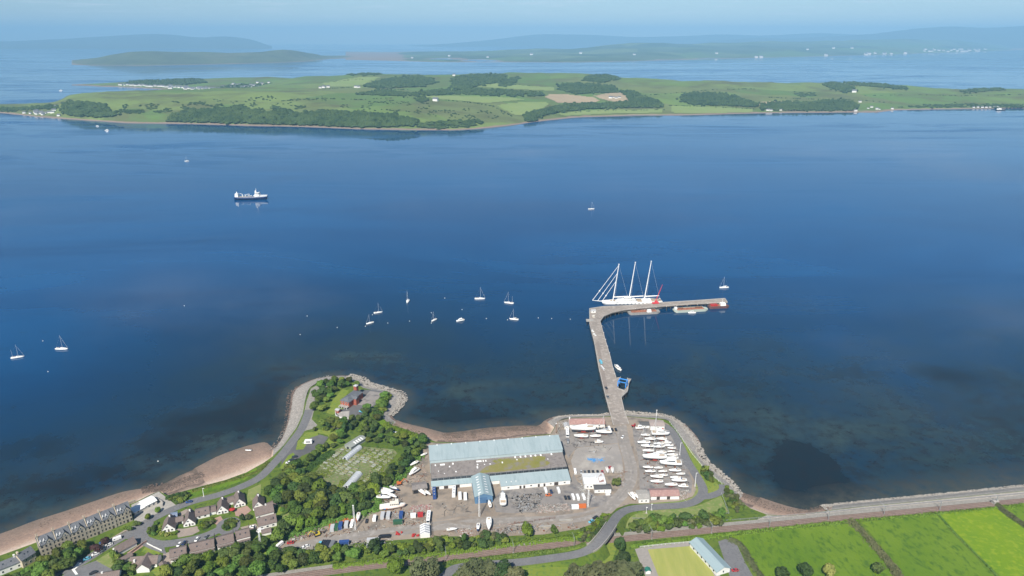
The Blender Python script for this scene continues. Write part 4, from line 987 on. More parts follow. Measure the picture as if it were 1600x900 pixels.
# ---- quay buildings
def fr2(a, b, za=LAND):
    p, q = P(*a, za), P(*b, za); return p, math.atan2(q.y - p.y, q.x - p.x), (q - p).to_2d().length
p, a, w = fr2((890, 668.5), (945, 668))
gabled('boathouse', 'long white quayside boathouse with faded red roof beside the pier root', 'boathouse', p, a, w, 9.0, 3.2, 5.4, 'x', M_harl, M_redroof, wins=[('f', 4 + 5 * k, 1.2, 1.6, 1.1) for k in range(5)], doors=[('f', 15.6, .1, 2.2, 2.4)], chim=[(.2, 4.5, .8, .8, 7.2)])
p, a, w = fr2((882, 671), (889.5, 670.8))
gabled('store_hut', 'small white hut at the left end of the boathouse', 'hut', p, a, w, 5.0, 2.6, 3.8, 'y', M_harl, M_lead, wins=[('f', 1.8, 1, 1, 1)])
p, a, w = fr2((1016, 672), (1038, 672.3))
gabled('harbour_office', 'square white quay office with flat pinkish roof by the shore road', 'office', p, a, w, 8.5, 3.8, 4.3, 'x', M_harl, mat('roof_pink_felt', (0.36, 0.30, 0.27), (0.30, 0.25, 0.23), .4, .9), wins=[('f', 6, 2.0, 1.5, 1), ('r', 4, 1.4, 2.0, 1.6)], doors=[('f', 10, .1, 1.1, 2.1, M_red)])
p, a, w = fr2((1000, 669), (1014.5, 669))
gabled('store_hut', 'small white hut with dark grey roof next to the harbour office', 'hut', p, a, w, 5.5, 2.6, 3.6, 'x', M_harl, mat('roof_dark_felt', (0.09, 0.09, 0.09), None, rough=.9), wins=[('f', 2.8, .9, .9, 1.2), ('f', 4.6, .9, .9, 1.2)])
p, a, w = fr2((1017, 781), (1061, 780))
gabled('store_shed', 'long white shed with red brown roof at the foot of the boat park', 'shed', p, a, w, 8.0, 3.0, 4.6, 'x', M_harl, M_redroof, doors=[('f', 5, .1, 2.2, 2.3), ('f', 12, .1, 2.2, 2.3)], oh=.5)
p, a, w = fr2((998, 786), (1014.5, 785.5))
gabled('yard_cabin', 'white cabin with pale flat roof left of the long red roofed shed', 'cabin', p, a, w, 9.5, 3.2, 3.7, 'x', M_harl, M_conc, wins=[('f', 2, 1, 1.4, 1.1), ('f', 5, 1, 1.4, 1.1)])
# yard office cluster near the round tree
p, a, w = fr2((913, 764), (946, 763))
t = gabled('yard_office', 'white rambling yard office with pale roof beside the round tree', 'office', p, a, w, 12, 4.2, 4.9, 'x', M_harl, mat('roof_white_membrane', (0.66, 0.67, 0.66), (0.56, 0.57, 0.57), .3, .7), wins=[('f', 2.2 + 2.6 * k, 1.1, 1.4, 1.2) for k in range(3)], chim=[(8.6, 5, .7, .7, 6.4), (13.4, 4, .7, .7, 6.2)])
MB().add([(10.5, .4, 4.62), (14.0, 1.2, 4.9), (13.4, 10.6, 4.95), (10.2, 5.5, 5.18)], [(0, 1, 2, 3)]).build('roof_patch', M_redroof, t)
p, a, w = fr2((929, 770.5), (955, 769.5))
gabled('yard_annex', 'low white annex with dark grey roof in front of the yard office', 'annex', p, a, w, 5.5, 3.0, 3.5, 'x', M_harl, mat('roof_dark_felt', (0.09, 0.09, 0.09)), wins=[('f', 3, 1, 1.2, 1.1), ('f', 7, 1, 1.2, 1.1)])
p, a, w = fr2((946.5, 774.5), (953.5, 774))
gabled('porch', 'tiny white flat roofed porch at the corner of the dark roofed annex', 'porch', p, a, w, 2.6, 2.3, 2.6, 'x', M_harl, M_white)

# ---- bowling club
p, q = P(1119.5, 900, LAND), P(1144, 893, LAND)
a = math.atan2(q.y - p.y, q.x - p.x)
gabled('club_house', 'bowling club house with pale blue roof and white gable beside the green', 'club house', p, a + .02, 9.2, 27, 3.1, 5.2, 'y', M_harl, M_blueroof2, wins=[('f', 4.6, 1.0, 1.0, 1.6)] + [('l', 3 + 4 * k, .9, 1.6, 1.3) for k in range(6)], oh=.6)
p, a, w = fr2((1009, 897), (1016.5, 896.5))
gabled('garden_shed', 'little green and white garden shed beside the bowling green', 'shed', p, a, w, 2.6, 2.0, 2.7, 'y', M_harl, mat('roof_green', (0.03, 0.16, 0.12), None, rough=.7))
# ---- sheds in the west yard
p, a, w = fr2((645, 772), (667.5, 769))
gabled('pole_barn', 'open brown roofed store at the left end of the workshop', 'barn', p, a, w, 7.5, 3.4, 4.2, 'x', mat('timber_grey', (0.13, 0.115, 0.10), (0.09, 0.08, 0.07), .5, .95), M_brownroof, doors=[('f', 2.2, .05, 3.2, 2.6, M_dark), ('f', 6.6, .05, 3.2, 2.6, M_dark)])
p, a, w = fr2((657, 841), (672, 839.5))
t = gabled('marquee', 'white and grey striped frame tent beside the leaning pole', 'tent', p, a, w, 9.0, 2.6, 4.1, 'y', M_white, M_white, oh=.1)
for k in range(4):
    for sd in (-1, 1):
        h = w / 2; z0, z1 = 4.1 + .28, 2.6 + .28
        y = .3 + k * 2.3
        MB().add([(h, y, z0), (h + sd * h, y, z1), (h + sd * h, y + .9, z1), (h, y + .9, z0)], [(0, 1, 2, 3) if sd > 0 else (3, 2, 1, 0)]).build('stripe', M_steel, t)

# ---- red brick house on the headland
def red_house():
    p, q = P(532.5, 634.5), P(547, 638.5); ang = R(-24)
    t = thing('mansion', 'red brick house with slate roof and square tower on the headland', 'house', (p.x, p.y, LAND), ang)
    w, d, e, r = 8.8, 20.0, 5.6, 7.9
    MB().box((w / 2, d / 2, e / 2), (w, d, e)).build('wall', M_brick, t)
    o = .5; y0, y1 = w / 2, d - w / 2
    vs = [(-o, -o, e), (w + o, -o, e), (w + o, d + o, e), (-o, d + o, e), (w / 2, y0, r), (w / 2, y1, r)]
    MB().add(vs, [(3, 2, 1, 0), (0, 1, 4), (1, 2, 5, 4), (2, 3, 5), (3, 0, 4, 5)]).build('roof', M_slate, t)
    MB().box((w + 1.4, d * .42, 2.9), (3.0, 4.2, 5.8)).build('wing', M_brick, t)
    x0, x1, yc = w - .2, w + 3.1, d * .42
    MB().add([(x0 - 2.6, yc - 2.4, 5.85), (x1, yc - 2.4, 5.85), (x1, yc + 2.4, 5.85), (x0 - 2.6, yc + 2.4, 5.85), (x0 - 2.6, yc, 7.4), (x1, yc, 7.4)], [(3, 2, 1, 0), (0, 1, 5, 4), (2, 3, 4, 5), (1, 2, 5), (3, 0, 4)]).build('wing_roof', M_slate, t)
    MB().box((1.2, d + 1.0, 4.9), (3.0, 3.0, 9.8)).build('tower', M_brick, t)
    MB().box((1.2, d + 1.0, 9.95), (3.6, 3.6, .3)).box((1.2, d + 1.0, 10.4), (2.8, 2.8, .6), taper=.3).build('tower_cap', M_lead, t)
    MB().box((w / 2, -1.6, 1.6), (w, 3.0, .25)).build('balcony', M_conc, t)
    for k in range(4): MB().box((.4 + k * 2.65, -2.9, .75), (.3, .3, 1.5)).build('pillar', M_white, t)
    for u in (1.8, 4.4, 7.0):
        add_window(t, 'f', w, d, u, 3.4, 1.0, 1.5); add_window(t, 'f', w, d, u, .5, 1.1, 1.7)
    for u in (3, 13.5, 17): add_window(t, 'r', w, d, u, 3.4, 1.0, 1.5)
    for u in (3, 8, 13, 17): add_window(t, 'l', w, d, u, 3.4, 1.0, 1.5)
    return t
red_house()
p = P(524, 645)
gabled('gate_lodge', 'tiny red brick hut in front of the brick house on the headland', 'hut', p, R(-20), 3.2, 3.2, 2.6, 3.0, 'x', M_brick, M_lead, wins=[('f', 1.6, 1, 1, 1)])
p, q = P(527, 652), P(541, 651)
t = thing('terrace_wall', 'curved white garden wall round the paved terrace of the brick house', 'wall', (p.x, p.y, LAND))
pl = [P(*k) - p for k in ((524, 644), (525, 650), (531, 653), (541, 654), (548, 655))]
pl = smooth_line(pl, 4)
for i in range(len(pl) - 1):
    c = (pl[i] + pl[i + 1]) / 2; d_ = pl[i + 1] - pl[i]
    MB().box((c.x, c.y, .6), (d_.length + .1, .35, 1.2), math.atan2(d_.y, d_.x)).build('wall_length', M_harl, t)
sheet('terrace', [(526, 646), (534, 643), (546, 642), (545, 652), (532, 652)], LAND + .1, M_conc)

# ---- white beach pavilion beside the terrace
p, a, w = fr2((228, 797), (246, 788))
t = gabled('pavilion', 'white roofed pavilion on the slipway beyond the stone terrace', 'pavilion', p, a, w, 8.0, 3.0, 4.0, 'x', M_cream, M_white, wins=[('f', 2.5, 1, 1.5, 1.2), ('f', 5.5, 1, 1.5, 1.2)])
p, a, w = fr2((211, 806), (228, 797))
gabled('pavilion', 'pale flat roofed wing of the pavilion in the shade of the stone terrace', 'pavilion', p, a, w, 6.5, 2.5, 3.0, 'x', M_cream, M_white, wins=[('f', 2.5, 1, 1.5, 1.2)])
def low_wall(name, label, px, h=1.1, th=.4, m=None, cat='wall'):
    pts = [P(*k) for k in px]; p0 = pts[0]
    t = thing(name, label, cat, (p0.x, p0.y, LAND))
    for i in range(len(pts) - 1):
        c = (pts[i] + pts[i + 1]) / 2 - p0; d_ = pts[i + 1] - pts[i]
        MB().box((c.x, c.y, h / 2), (d_.length + th, th, h), math.atan2(d_.y, d_.x)).build('wall_length', m or M_conc, t)
    return t
low_wall('breakwater_wall', 'pale concrete wall shielding the pavilion on the slipway', [(242, 779), (249, 783), (255, 787), (254, 791)], 1.6, .7)
low_wall('garden_wall', 'dark topped stone wall in front of the stone terrace', [(150, 857), (165, 849), (180, 840), (195, 832)], 1.0, .4, M_sand_st)
low_wall('garden_wall', 'pink garden wall beside the slate grey chalet drive', [(200, 868), (214, 858), (224, 850), (229, 847)], 1.4, .4, M_pave)
low_wall('garden_wall', 'white low wall round the corner garden lawn', [(230, 850), (240, 855), (253, 861)], .9, .3, M_harl)
low_wall('sea_wall', 'long dark stone sea wall behind the stone terrace', [(62, 847), (120, 822), (180, 796), (211, 783)], 1.3, .6, M_sand_st)

# ---- stone terrace (tenement), one house after the other
T0, T1 = P(66, 872), P(208, 813)
TA = math.atan2(T1.y - T0.y, T1.x - T0.x); TL = (T1 - T0).to_2d().length
def tenement(i, x0, w, label, gable_at, dormers):
    cs, sn = math.cos(TA), math.sin(TA); org = Vector((T0.x + x0 * cs, T0.y + x0 * sn, LAND)); d, e, r = 9.4, 8.5, 12.2
    t = thing('terraced_house', label, 'house', org, TA, None)
    wall_mesh(w - .06, d, e, r, 'x').build('wall', M_sand_st, t)
    rf = roof_mesh(w - .06, d, e, r, 'x', .25).build('roof', M_slate, t)
    # rib of stone over the party wall
    for x in (0.15,):
        mb = MB()
        for sgn in (-1, 1):
            mb.add([(x, d / 2, r + .2), (x, d / 2 + sgn * (d / 2 + .2), e + .1), (x, d / 2 + sgn * (d / 2 + .2), e + .6), (x, d / 2, r + .7), (x + .35, d / 2, r + .2), (x + .35, d / 2 + sgn * (d / 2 + .2), e + .1), (x + .35, d / 2 + sgn * (d / 2 + .2), e + .6), (x + .35, d / 2, r + .7)],
                   [(0, 1, 2, 3), (7, 6, 5, 4), (0, 4, 5, 1), (1, 5, 6, 2), (2, 6, 7, 3)])
        mb.build('skew', M_sand_pale, t)
    MB().box((.5, d / 2 + .6, r + .3), (1.0, 2.6, 1.8)).box((.5, d / 2 + .6, r + 1.28), (1.2, 2.8, .16)).build('chimney', M_sand_st, rf)
    for j in range(4): MB().tube((.5, d / 2 - .4 + j * .66, r + 1.3), (.5, d / 2 - .4 + j * .66, r + 1.8), .16, .14, 6).build('chimney_pot', mat('pot', (.40, .25, .16)), rf)
    if gable_at is not None:                      # wall-head gable
        g = gable_at; gw = 4.4; gz = r - .5; dep = d / 2 * (gz - e) / (r - e)
        MB().add([(g - gw / 2, -.18, 0), (g + gw / 2, -.18, 0), (g + gw / 2, -.18, e), (g, -.18, gz), (g - gw / 2, -.18, e), (g - gw / 2, .3, 0), (g + gw / 2, .3, 0), (g + gw / 2, .3, e), (g, .3, gz), (g - gw / 2, .3, e)],
                 [(0, 1, 2, 3, 4), (9, 8, 7, 6, 5), (1, 6, 7, 2), (4, 9, 5, 0), (2, 7, 8, 3), (3, 8, 9, 4)]).build('gable', M_sand_st, t)
        mb = MB()
        for sd in (-1, 1):
            a = (g, -.4, gz + .25); b = (g + sd * (gw / 2 + .3), -.4, e - .05); cpt = (g + sd * (gw / 2 + .3), .5, e + .15); dd = (g, dep + .6, gz + .25)
            mb.add([a, b, cpt, dd], [(0, 1, 2, 3) if sd < 0 else (3, 2, 1, 0)])
        mb.build('gable_roof', M_slate, t)
        add_window(t, 'f', w, d, g, e + .2, .9, 1.4).location.y = -.19
        cols = [g]
    for g in dormers:
        mb = MB(); z = e + .35; y0 = .9; hw = .75; hh = 1.35
        mb.add([(g - hw, y0, z), (g + hw, y0, z), (g + hw, y0, z + hh), (g - hw, y0, z + hh), (g - hw, y0 + 2.4, z + hh), (g + hw, y0 + 2.4, z + hh), (g, y0, z + hh + .8), (g, y0 + 3.2, z + hh + .8)], [(0, 1, 2, 6, 3), (1, 5, 2), (0, 3, 4)])
        dm = mb.build('dormer', M_frame, t)
        mb = MB(); e2 = .18
        for sd in (-1, 1):
            mb.add([(g, y0 - .25, z + hh + .95), (g + sd * (hw + e2), y0 - .25, z + hh - .08), (g + sd * (hw + e2), y0 + 2.6, z + hh - .08), (g, y0 + 3.3, z + hh + .95)], [(0, 1, 2, 3) if sd < 0 else (3, 2, 1, 0)])
        mb.build('dormer_roof', M_lead, dm)
        MB().box((g, y0 - .03, z + .68), (.95, .06, 1.05)).build('pane', M_glass, dm)
    n = int(w // 2.1); us = [1.3 + k * (w - 2.2) / max(1, n - 1) for k in range(n)]
    for fl in range(3):
        for k, u in enumerate(us):
            if fl == 0 and k == n // 2:
                add_window(t, 'f', w, d, u, .05, 1.1, 2.2, frame=False, gm=M_door, name='door').location.y = -.2; continue
            o = add_window(t, 'f', w, d, u, .8 + fl * 2.75, 1.15, 1.8, fm=M_sand_pale)
            o.location.y = -.2 if gable_at is not None and abs(u - gable_at) < 2.2 else 0
    for k in range(4):
        add_window(t, 'b', w, d, 1.5 + k * (w - 3) / 3, 3.6, 1.0, 1.7, fm=M_sand_pale)
    MB().box((w / 2, -.1, 5.9), (w - .1, .16, .22)).build('string_course', M_sand_pale, t)
    return t
tl = ['leftmost house of the grey stone terrace above the sandy beach', 'second house from the left in the grey stone terrace', 'third house from the left in the grey stone terrace',
      'fourth house from the left in the grey stone terrace', 'fifth house from the left in the grey stone terrace', 'rightmost house of the grey stone terrace, nearest the pavilion']
tw = TL / 6
for i in range(6):
    t = tenement(i, i * tw, tw, tl[i], tw * .62 if i % 1 == 0 and i != 5 else tw - 2.4, [1.6, 3.4] if i % 2 == 0 else [1.8, 3.5])
    if i == 5:
        for fl in range(3):
            add_window(t, 'r', tw, 9.4, 3.0, .8 + fl * 2.85, 1.0, 1.7, fm=M_sand_pale); add_window(t, 'r', tw, 9.4, 6.4, .8 + fl * 2.85, 1.0, 1.7, fm=M_sand_pale)
# older cottages to the left
p, a, w = fr2((37, 888), (58, 875))
t = gabled('cottage', 'gabled stone cottage standing left of the stone terrace', 'cottage', p, a, w, 7.5, 5.6, 8.6, 'x', M_sand_pale, M_slate, wins=[('f', 1.6, .9, 1, 1.5), ('f', 4.4, .9, 1, 1.5), ('f', 7.2, .9, 1, 1.5), ('f', 2.6, 3.5, 1, 1.4), ('f', 6.2, 3.5, 1, 1.4)], chim=[(.6, 3.7, .8, 1.6, 9.8)], sky=[(.4, -1), (.65, -1)])
p, a, w = fr2((-30, 912), (34, 886))
gabled('cottage', 'long low slate roofed cottage at the left edge of the picture', 'cottage', p, a, w, 7.0, 4.0, 6.6, 'x', M_harl, M_slate, wins=[('f', 3 + 4 * k, 1, 1.1, 1.4) for k in range(5)], chim=[(9, 3.5, .9, 1.2, 7.8), (18, 3.5, .9, 1.2, 7.8)], sky=[(.35, -1), (.6, -1), (.8, -1)])

# ---- chalet houses round the close
def chalet(label, fl, fr_, depth, h=6.3, wins=None):
    p, a, w = fr2(fl, fr_)
    return gabled('chalet_house', label, 'house', p, a, w, depth, 1.9, h, 'y', M_harl, M_tile, wins=[('f', w * .24, .7, 1.6, 1.2), ('f', w * .78, .7, 1.5, 1.2), ('f', w * .42, 3.3, 1.5, 1.0)], doors=[('f', w * .52, .05, .9, 2.0)], chim=[(w * .5 + .3, depth * .72, .8, .8, h + .8)], oh=.3)
chalet('steep roofed white chalet by the yellow hedge, leftmost round the close', (253.3, 832.8), (273.9, 829.4), 10.2)
chalet('steep roofed white chalet behind the tan driveway, second from the left', (287, 824), (305.5, 820.5), 10.6)
chalet('steep roofed white chalet with two upper windows beside the white garage', (338.9, 804.4), (357, 801), 10.8)
chalet('steep roofed white chalet right of the red parasol', (366.3, 794), (384, 789.7), 10.8)
chalet('steep roofed white chalet half hidden behind the brown hipped house', (395.5, 798), (413.5, 794.5), 9.5)
p, a, w = fr2((307, 812), (328, 807))
gabled('bungalow', 'grey brown roofed bungalow side on between two chalets', 'bungalow', p, a, w, 8.5, 2.4, 4.7, 'x', M_harl, M_tile, wins=[('f', 2, .8, 1.5, 1.2), ('f', 5.5, .8, 1.5, 1.2)], sky=[(.25, -1), (.72, -1)])
p, a, w = fr2((327.5, 805.5), (338, 803))
gabled('garage', 'white fronted garage with brown roof joining bungalow and chalet', 'garage', p, a, w, 7.0, 2.3, 3.4, 'x', M_harl, M_tile, doors=[('f', 2, .05, 2.4, 2, M_white)])
p, a, w = fr2((276, 820.5), (287, 818))
gabled('garage', 'brown roofed garage between the two leftmost chalets', 'garage', p, a, w, 5.5, 2.3, 3.6, 'x', M_harl, M_tile, doors=[('f', 2, .05, 2.6, 2, M_dark)])
p, a, w = fr2((267, 814), (277.5, 811.5))
gabled('conservatory', 'blue grey roofed sunroom behind the leftmost chalet', 'conservatory', p, a, w, 5.0, 2.4, 3.0, 'x', M_harl, mat('roof_glass', (0.20, 0.24, 0.32), None, rough=.3), wins=[('f', 1 + k * 1.0, .6, .8, 1.4) for k in range(4)])
p, a, w = fr2((357.5, 790), (367, 787))
gabled('garage', 'brown roofed link garage behind the red parasol', 'garage', p, a, w, 6.5, 2.3, 3.6, 'x', M_harl, M_tile)
p, a, w = fr2((400.5, 812), (428.5, 804.5))
gabled('house', 'brown roofed villa with cross gable at the end of the close', 'house', p, a, w, 8.5, 2.8, 6.2, 'x', M_harl, M_tile, wins=[('f', 2, .8, 1.4, 1.2), ('r', 4, .8, 1.4, 1.2)], chim=[(7, 4.2, .7, .7, 7.0)])
p, a, w = fr2((404.5, 829), (433, 821.5))
t = gabled('house', 'brown roofed villa with white front wall and dormer nearest the wood', 'house', p, a, w, 8.5, 3.2, 6.4, 'x', M_harl, M_tile, wins=[('f', 2, .9, 1.6, 1.2), ('f', 5.5, .9, 1.6, 1.2), ('f', 9, .9, 1.6, 1.2), ('r', 4, .8, 1.4, 1.2), ('r', 4.2, 3.6, 1.2, 1.2)], sky=[(.45, -1)])
MB().box((8.6, 2.2, 5.2), (1.8, 1.8, 1.4)).build('dormer', M_tile, t)
p, a, w = fr2((410, 838), (424, 834.5))
gabled('outhouse', 'low brown roofed outhouse below the villa by the wood', 'outhouse', p, a, w, 4.0, 2.0, 3.0, 'x', M_harl, M_tile)
p, a, w = fr2((421, 797), (434, 791))
gabled('garage', 'brown roofed garage beside the lawn at the edge of the wood', 'garage', p, a, w, 5.0, 2.3, 3.5, 'x', M_harl, M_tile)
# staggered terrace with party walls
ter = [((267, 879), (293.5, 872.5), 'leftmost'), ((297.5, 870), (336.5, 861), 'second'), ((340.5, 859), (367, 852), 'third'), ((371, 851), (392, 845.5), 'rightmost')]
for i, (f0, f1, wd) in enumerate(ter):
    p, a, w = fr2(f0, f1)
    t = gabled('row_house', {'leftmost': 'leftmost brown roofed house of the staggered row below the close', 'second': 'second house from the left in the staggered brown roofed row', 'third': 'third house from the left in the staggered brown roofed row', 'rightmost': 'rightmost house of the staggered brown roofed row, by the tall pole'}[wd], 'house', p, a, w, 8.6, 3.4 if i < 3 else 4.0, 5.6 if i < 3 else 6.4, 'x', M_harl, M_tile,
               wins=[('f', 1.4 + k * (w - 2.6) / 3, .9, 1.3, 1.3) for k in range(4)], sky=[(.3, -1), (.7, -1)] if i != 2 else [(.4, -1)])
    MB().box((w / 2, -.9, 2.55), (w * .96, 1.8, .16)).build('verandah_roof', M_tile, t)
    for k in range(5): MB().box((.5 + k * (w - 1) / 4, -1.65, 1.25), (.14, .14, 2.4)).build('verandah_post', M_white, t)
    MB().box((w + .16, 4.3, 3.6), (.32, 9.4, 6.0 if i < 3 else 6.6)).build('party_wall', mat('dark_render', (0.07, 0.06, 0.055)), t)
p, a, w = fr2((214, 895.5), (234, 894))
t = gabled('house', 'white gabled house with brown roof and cross wing at the lower left', 'house', p, a, w, 10, 2.8, 6.0, 'y', M_harl, M_tile, oh=.4)
mb = MB()
wall_mesh(15.5, 7.5, 2.6, 5.4, 'x').build('wing_wall', M_harl, t).location = (-5.5, 4.0, 0)
roof_mesh(15.5, 7.5, 2.6, 5.4, 'x').build('wing_roof', M_tile, t).location = (-5.5, 4.0, 0)
MB().box((-2.6, 5.2, 4.6), (1.0, 1.0, 1.6)).build('chimney', M_harl, t)
for x, y in ((-3.2, 3.98), (8.4, 3.98)): MB().box((x, y, 1.5), (1.4, .08, 1.2)).build('window', M_glass, t)
p, q = P(176.5, 862), P(190, 869.5)
gabled('house', 'white gabled bungalow with dark brown roof end on to the shore street', 'house', p, R(-36), 6.6, 11.5, 2.4, 5.0, 'y', M_harl, M_tile, wins=[('f', 2, .8, 1.5, 1.2), ('f', 4.6, .8, 1.5, 1.2), ('f', 3.3, 2.9, .9, .8)])
p, q = P(184, 879), P(190, 882)
gabled('garage', 'small brown roofed garage below the end on bungalow', 'garage', p, R(-36), 3.4, 7.5, 2.0, 2.9, 'y', M_cream, M_tile)
p, a, w = fr2((150, 918), (186, 912))
gabled('house', 'brown roofed house cut by the bottom edge at lower left', 'house', p, a, w, 9, 2.6, 5.6, 'x', M_harl, M_tile, chim=[(3, 4.5, .8, .8, 6.3)])
p, a, w = fr2((252, 892), (262, 888))
gabled('garden_shed', 'small brown roofed garden shed beside the leftmost row house', 'shed', p, a, w, 4.0, 2.2, 3.2, 'y', M_cream, M_tile)

# ---- nursery: polytunnels and shed
def tunnel(label, a, b, wpx, m, h=2.6, hoops=9):
    p, q = P(*a), P(*b); L = (q - p).to_2d().length; ang = math.atan2(q.y - p.y, q.x - p.x); w = wpx
    t = thing('polytunnel', label, 'polytunnel', (p.x, p.y, LAND), ang)
    prof = [(math.cos(math.pi * k / 10) * w / 2, math.sin(math.pi * k / 10) * h) for k in range(11)]
    mb = MB(); mb.loft([[(0, y, z) for y, z in prof], [(L, y, z) for y, z in prof]], closed=False, cap=False)
    mb.add([(0, y, z) for y, z in prof], [tuple(range(11))]); mb.add([(L, y, z) for y, z in prof], [tuple(range(10, -1, -1))])
    mb.build('cover', m, t)
    for k in range(hoops + 1):
        x = L * k / hoops; mb = MB()
        for j in range(10):
            mb.tube((x, prof[j][0] * 1.012, prof[j][1] * 1.012), (x, prof[j + 1][0] * 1.012, prof[j + 1][1] * 1.012), .07, .07, 4, cap=False)
        mb.build('hoop', M_steel, t)
    MB().box((-.03, 0, 1.0), (.06, 1.4, 2.0)).build('door', M_dark, t)
    return t
tunnel('upper pale polytunnel in the middle of the nursery plots', (539, 718.7), (562, 700), 5.0, M_poly)
tunnel('lower ribbed polytunnel at the near edge of the nursery plots', (541.5, 763), (560.7, 741), 6.2, M_poly)
tunnel('dark low polytunnel under the trees at the left corner of the nursery', (482, 755), (509, 757), 4.4, mat('shade_net', (0.17, 0.20, 0.22), (0.13, 0.16, 0.17), .4, .6), 2.2)
p, q = P(539, 700), P(549, 703)
t = gabled('nursery_shed', 'grey shed with four white roof lights behind the nursery', 'shed', p, R(-33), 6.6, 16.0, 2.7, 3.7, 'y', mat('shed_board', (0.32, 0.34, 0.31), (0.27, 0.29, 0.26), .5, .9), mat('roof_fibre', (0.22, 0.24, 0.22), (0.27, 0.285, 0.26), .3, .9), doors=[('f', 3.3, .05, 2.2, 2.1, M_dark)])
for k in range(4):
    y = 5.2 + k * 2.4; MB().add([(3.7, y, 3.72 + .18), (6.4, y, 2.86 + .2), (6.4, y + 1.2, 2.86 + .2), (3.7, y + 1.2, 3.72 + .18)], [(0, 1, 2, 3)]).build('roof_light', M_white, t)
# planting beds: each a low frame of boards with its crop
bed_m = [mat('bed_board', (0.30, 0.30, 0.25), (0.22, 0.22, 0.18), .6, .9)]
crops = [mat('crop_a', (0.10, 0.17, 0.03), (0.16, 0.21, 0.05), 1.0, .95), mat('crop_b', (0.20, 0.24, 0.12), (0.30, 0.32, 0.2), 1.2, .9), mat('crop_c', (0.14, 0.15, 0.05), (0.26, 0.24, 0.08), 1.0, .95), mat('bed_fleece', (0.36, 0.38, 0.33), (0.28, 0.31, 0.26), .9, .8)]
rg = random.Random(11)
o_ = P(539, 718.7); q_ = P(562, 700); ex = (q_ - o_); ex.z = 0; ex.normalize(); ey = Vector((-ex.y, ex.x, 0))
def pin(pt, poly):
    x, y = pt; c = False; n = len(poly); j = n - 1
    for i in range(n):
        if (poly[i][1] > y) != (poly[j][1] > y) and x < (poly[j][0] - poly[i][0]) * (y - poly[i][1]) / (poly[j][1] - poly[i][1]) + poly[i][0]: c = not c
        j = i
    return c
npoly = [tuple(P(*k).to_2d()) for k in ((492, 741), (522, 708), (538, 700), (560, 700), (612, 704), (616, 708), (600, 730), (588, 747), (572, 760), (548, 762), (520, 757), (502, 753))]
bed_mesh = {}
nb = 0
for r_ in range(-16, 17):
    for c_ in range(-12, 13):
        ctr = o_ + ey * (r_ * 4.9 + .6 * rg.uniform(-1, 1)) * -1 + ex * (c_ * 2.15) + ex * 10
        if not pin((ctr.x, ctr.y), npoly) or rg.random() < .16: continue
        dl = (ctr - o_).dot(ex); dn = (ctr - o_).dot(ey)
        if -2 < dl < 30 and abs(dn) < 4.2: continue
        o2 = P(541.5, 763); d2 = (ctr - o2)
        e2 = (P(560.7, 741) - o2); e2.z = 0; e2.normalize()
        if -3 < d2.dot(e2) < 32 and abs(d2.dot(Vector((-e2.y, e2.x, 0)))) < 5: continue
        k = rg.randrange(4); L_ = 3.6
        if k not in bed_mesh:
            mb = MB(); mb.box((0, -L_ / 2, .25), (1.2, .12, .5)).box((0, L_ / 2, .25), (1.2, .12, .5)).box((-.6, 0, .25), (.12, L_, .5)).box((.6, 0, .25), (.12, L_, .5))
            mb2 = MB(); mb2.box((0, 0, .3), (1.04, L_ - .2, .4))
            bed_mesh[k] = (mb, mb2)
        t = thing('planting_bed', 'narrow boxed planting bed in the rows of the nursery', 'planting bed', (ctr.x, ctr.y, LAND + .03), math.atan2(ex.y, ex.x) + rg.uniform(-.03, .03), 'planting beds in the nursery')
        if isinstance(bed_mesh[k], tuple):
            a_ = bed_mesh[k][0].build('bed_frame', bed_m[0], t); b_ = bed_mesh[k][1].build('crop', crops[k], t); bed_mesh[k] = [a_, b_]
        else:
            for s_ in bed_mesh[k]:
                d_ = s_.copy(); C.objects.link(d_); d_.parent = t
        t.scale = (rg.uniform(.7, 1.15), rg.uniform(.75, 1.1), rg.uniform(.8, 1.6)); nb += 1
# ------------------------------------------------------------------ boats
M_gel = mat('gelcoat_white', (0.80, 0.80, 0.78), (0.74, 0.74, 0.72), 0.7, 0.3, spec=.5)
M_deck = mat('boat_deck', (0.70, 0.70, 0.67), (0.60, 0.60, 0.57), 0.9, 0.7)
M_teak = mat('teak_deck', (0.42, 0.33, 0.24), (0.36, 0.28, 0.20), 0.9, 0.7)
M_alu = mat('mast_alloy', (0.62, 0.63, 0.64), None, rough=.4, metal=.3)
M_mastw = mat('mast_white', (0.80, 0.80, 0.79), None, rough=.4)
M_cover_b = mat('sail_cover_blue', (0.03, 0.06, 0.16), None, rough=.8)
M_cover_w = mat('sail_cover_white', (0.72, 0.72, 0.70), None, rough=.8)
M_navy = mat('hull_navy', (0.012, 0.03, 0.10), (0.018, 0.04, 0.12), .3, .35)
M_antif = mat('antifoul_dark', (0.06, 0.05, 0.055), (0.035, 0.035, 0.04), .5, .8)
M_antir = mat('antifoul_red', (0.36, 0.05, 0.04), (0.28, 0.045, 0.04), .5, .8)
M_black = mat('black_rubber', (0.02, 0.02, 0.022), None, rough=.8)
M_wire = mat('rig_wire', (0.55, 0.56, 0.57), None, rough=.4, metal=.4)

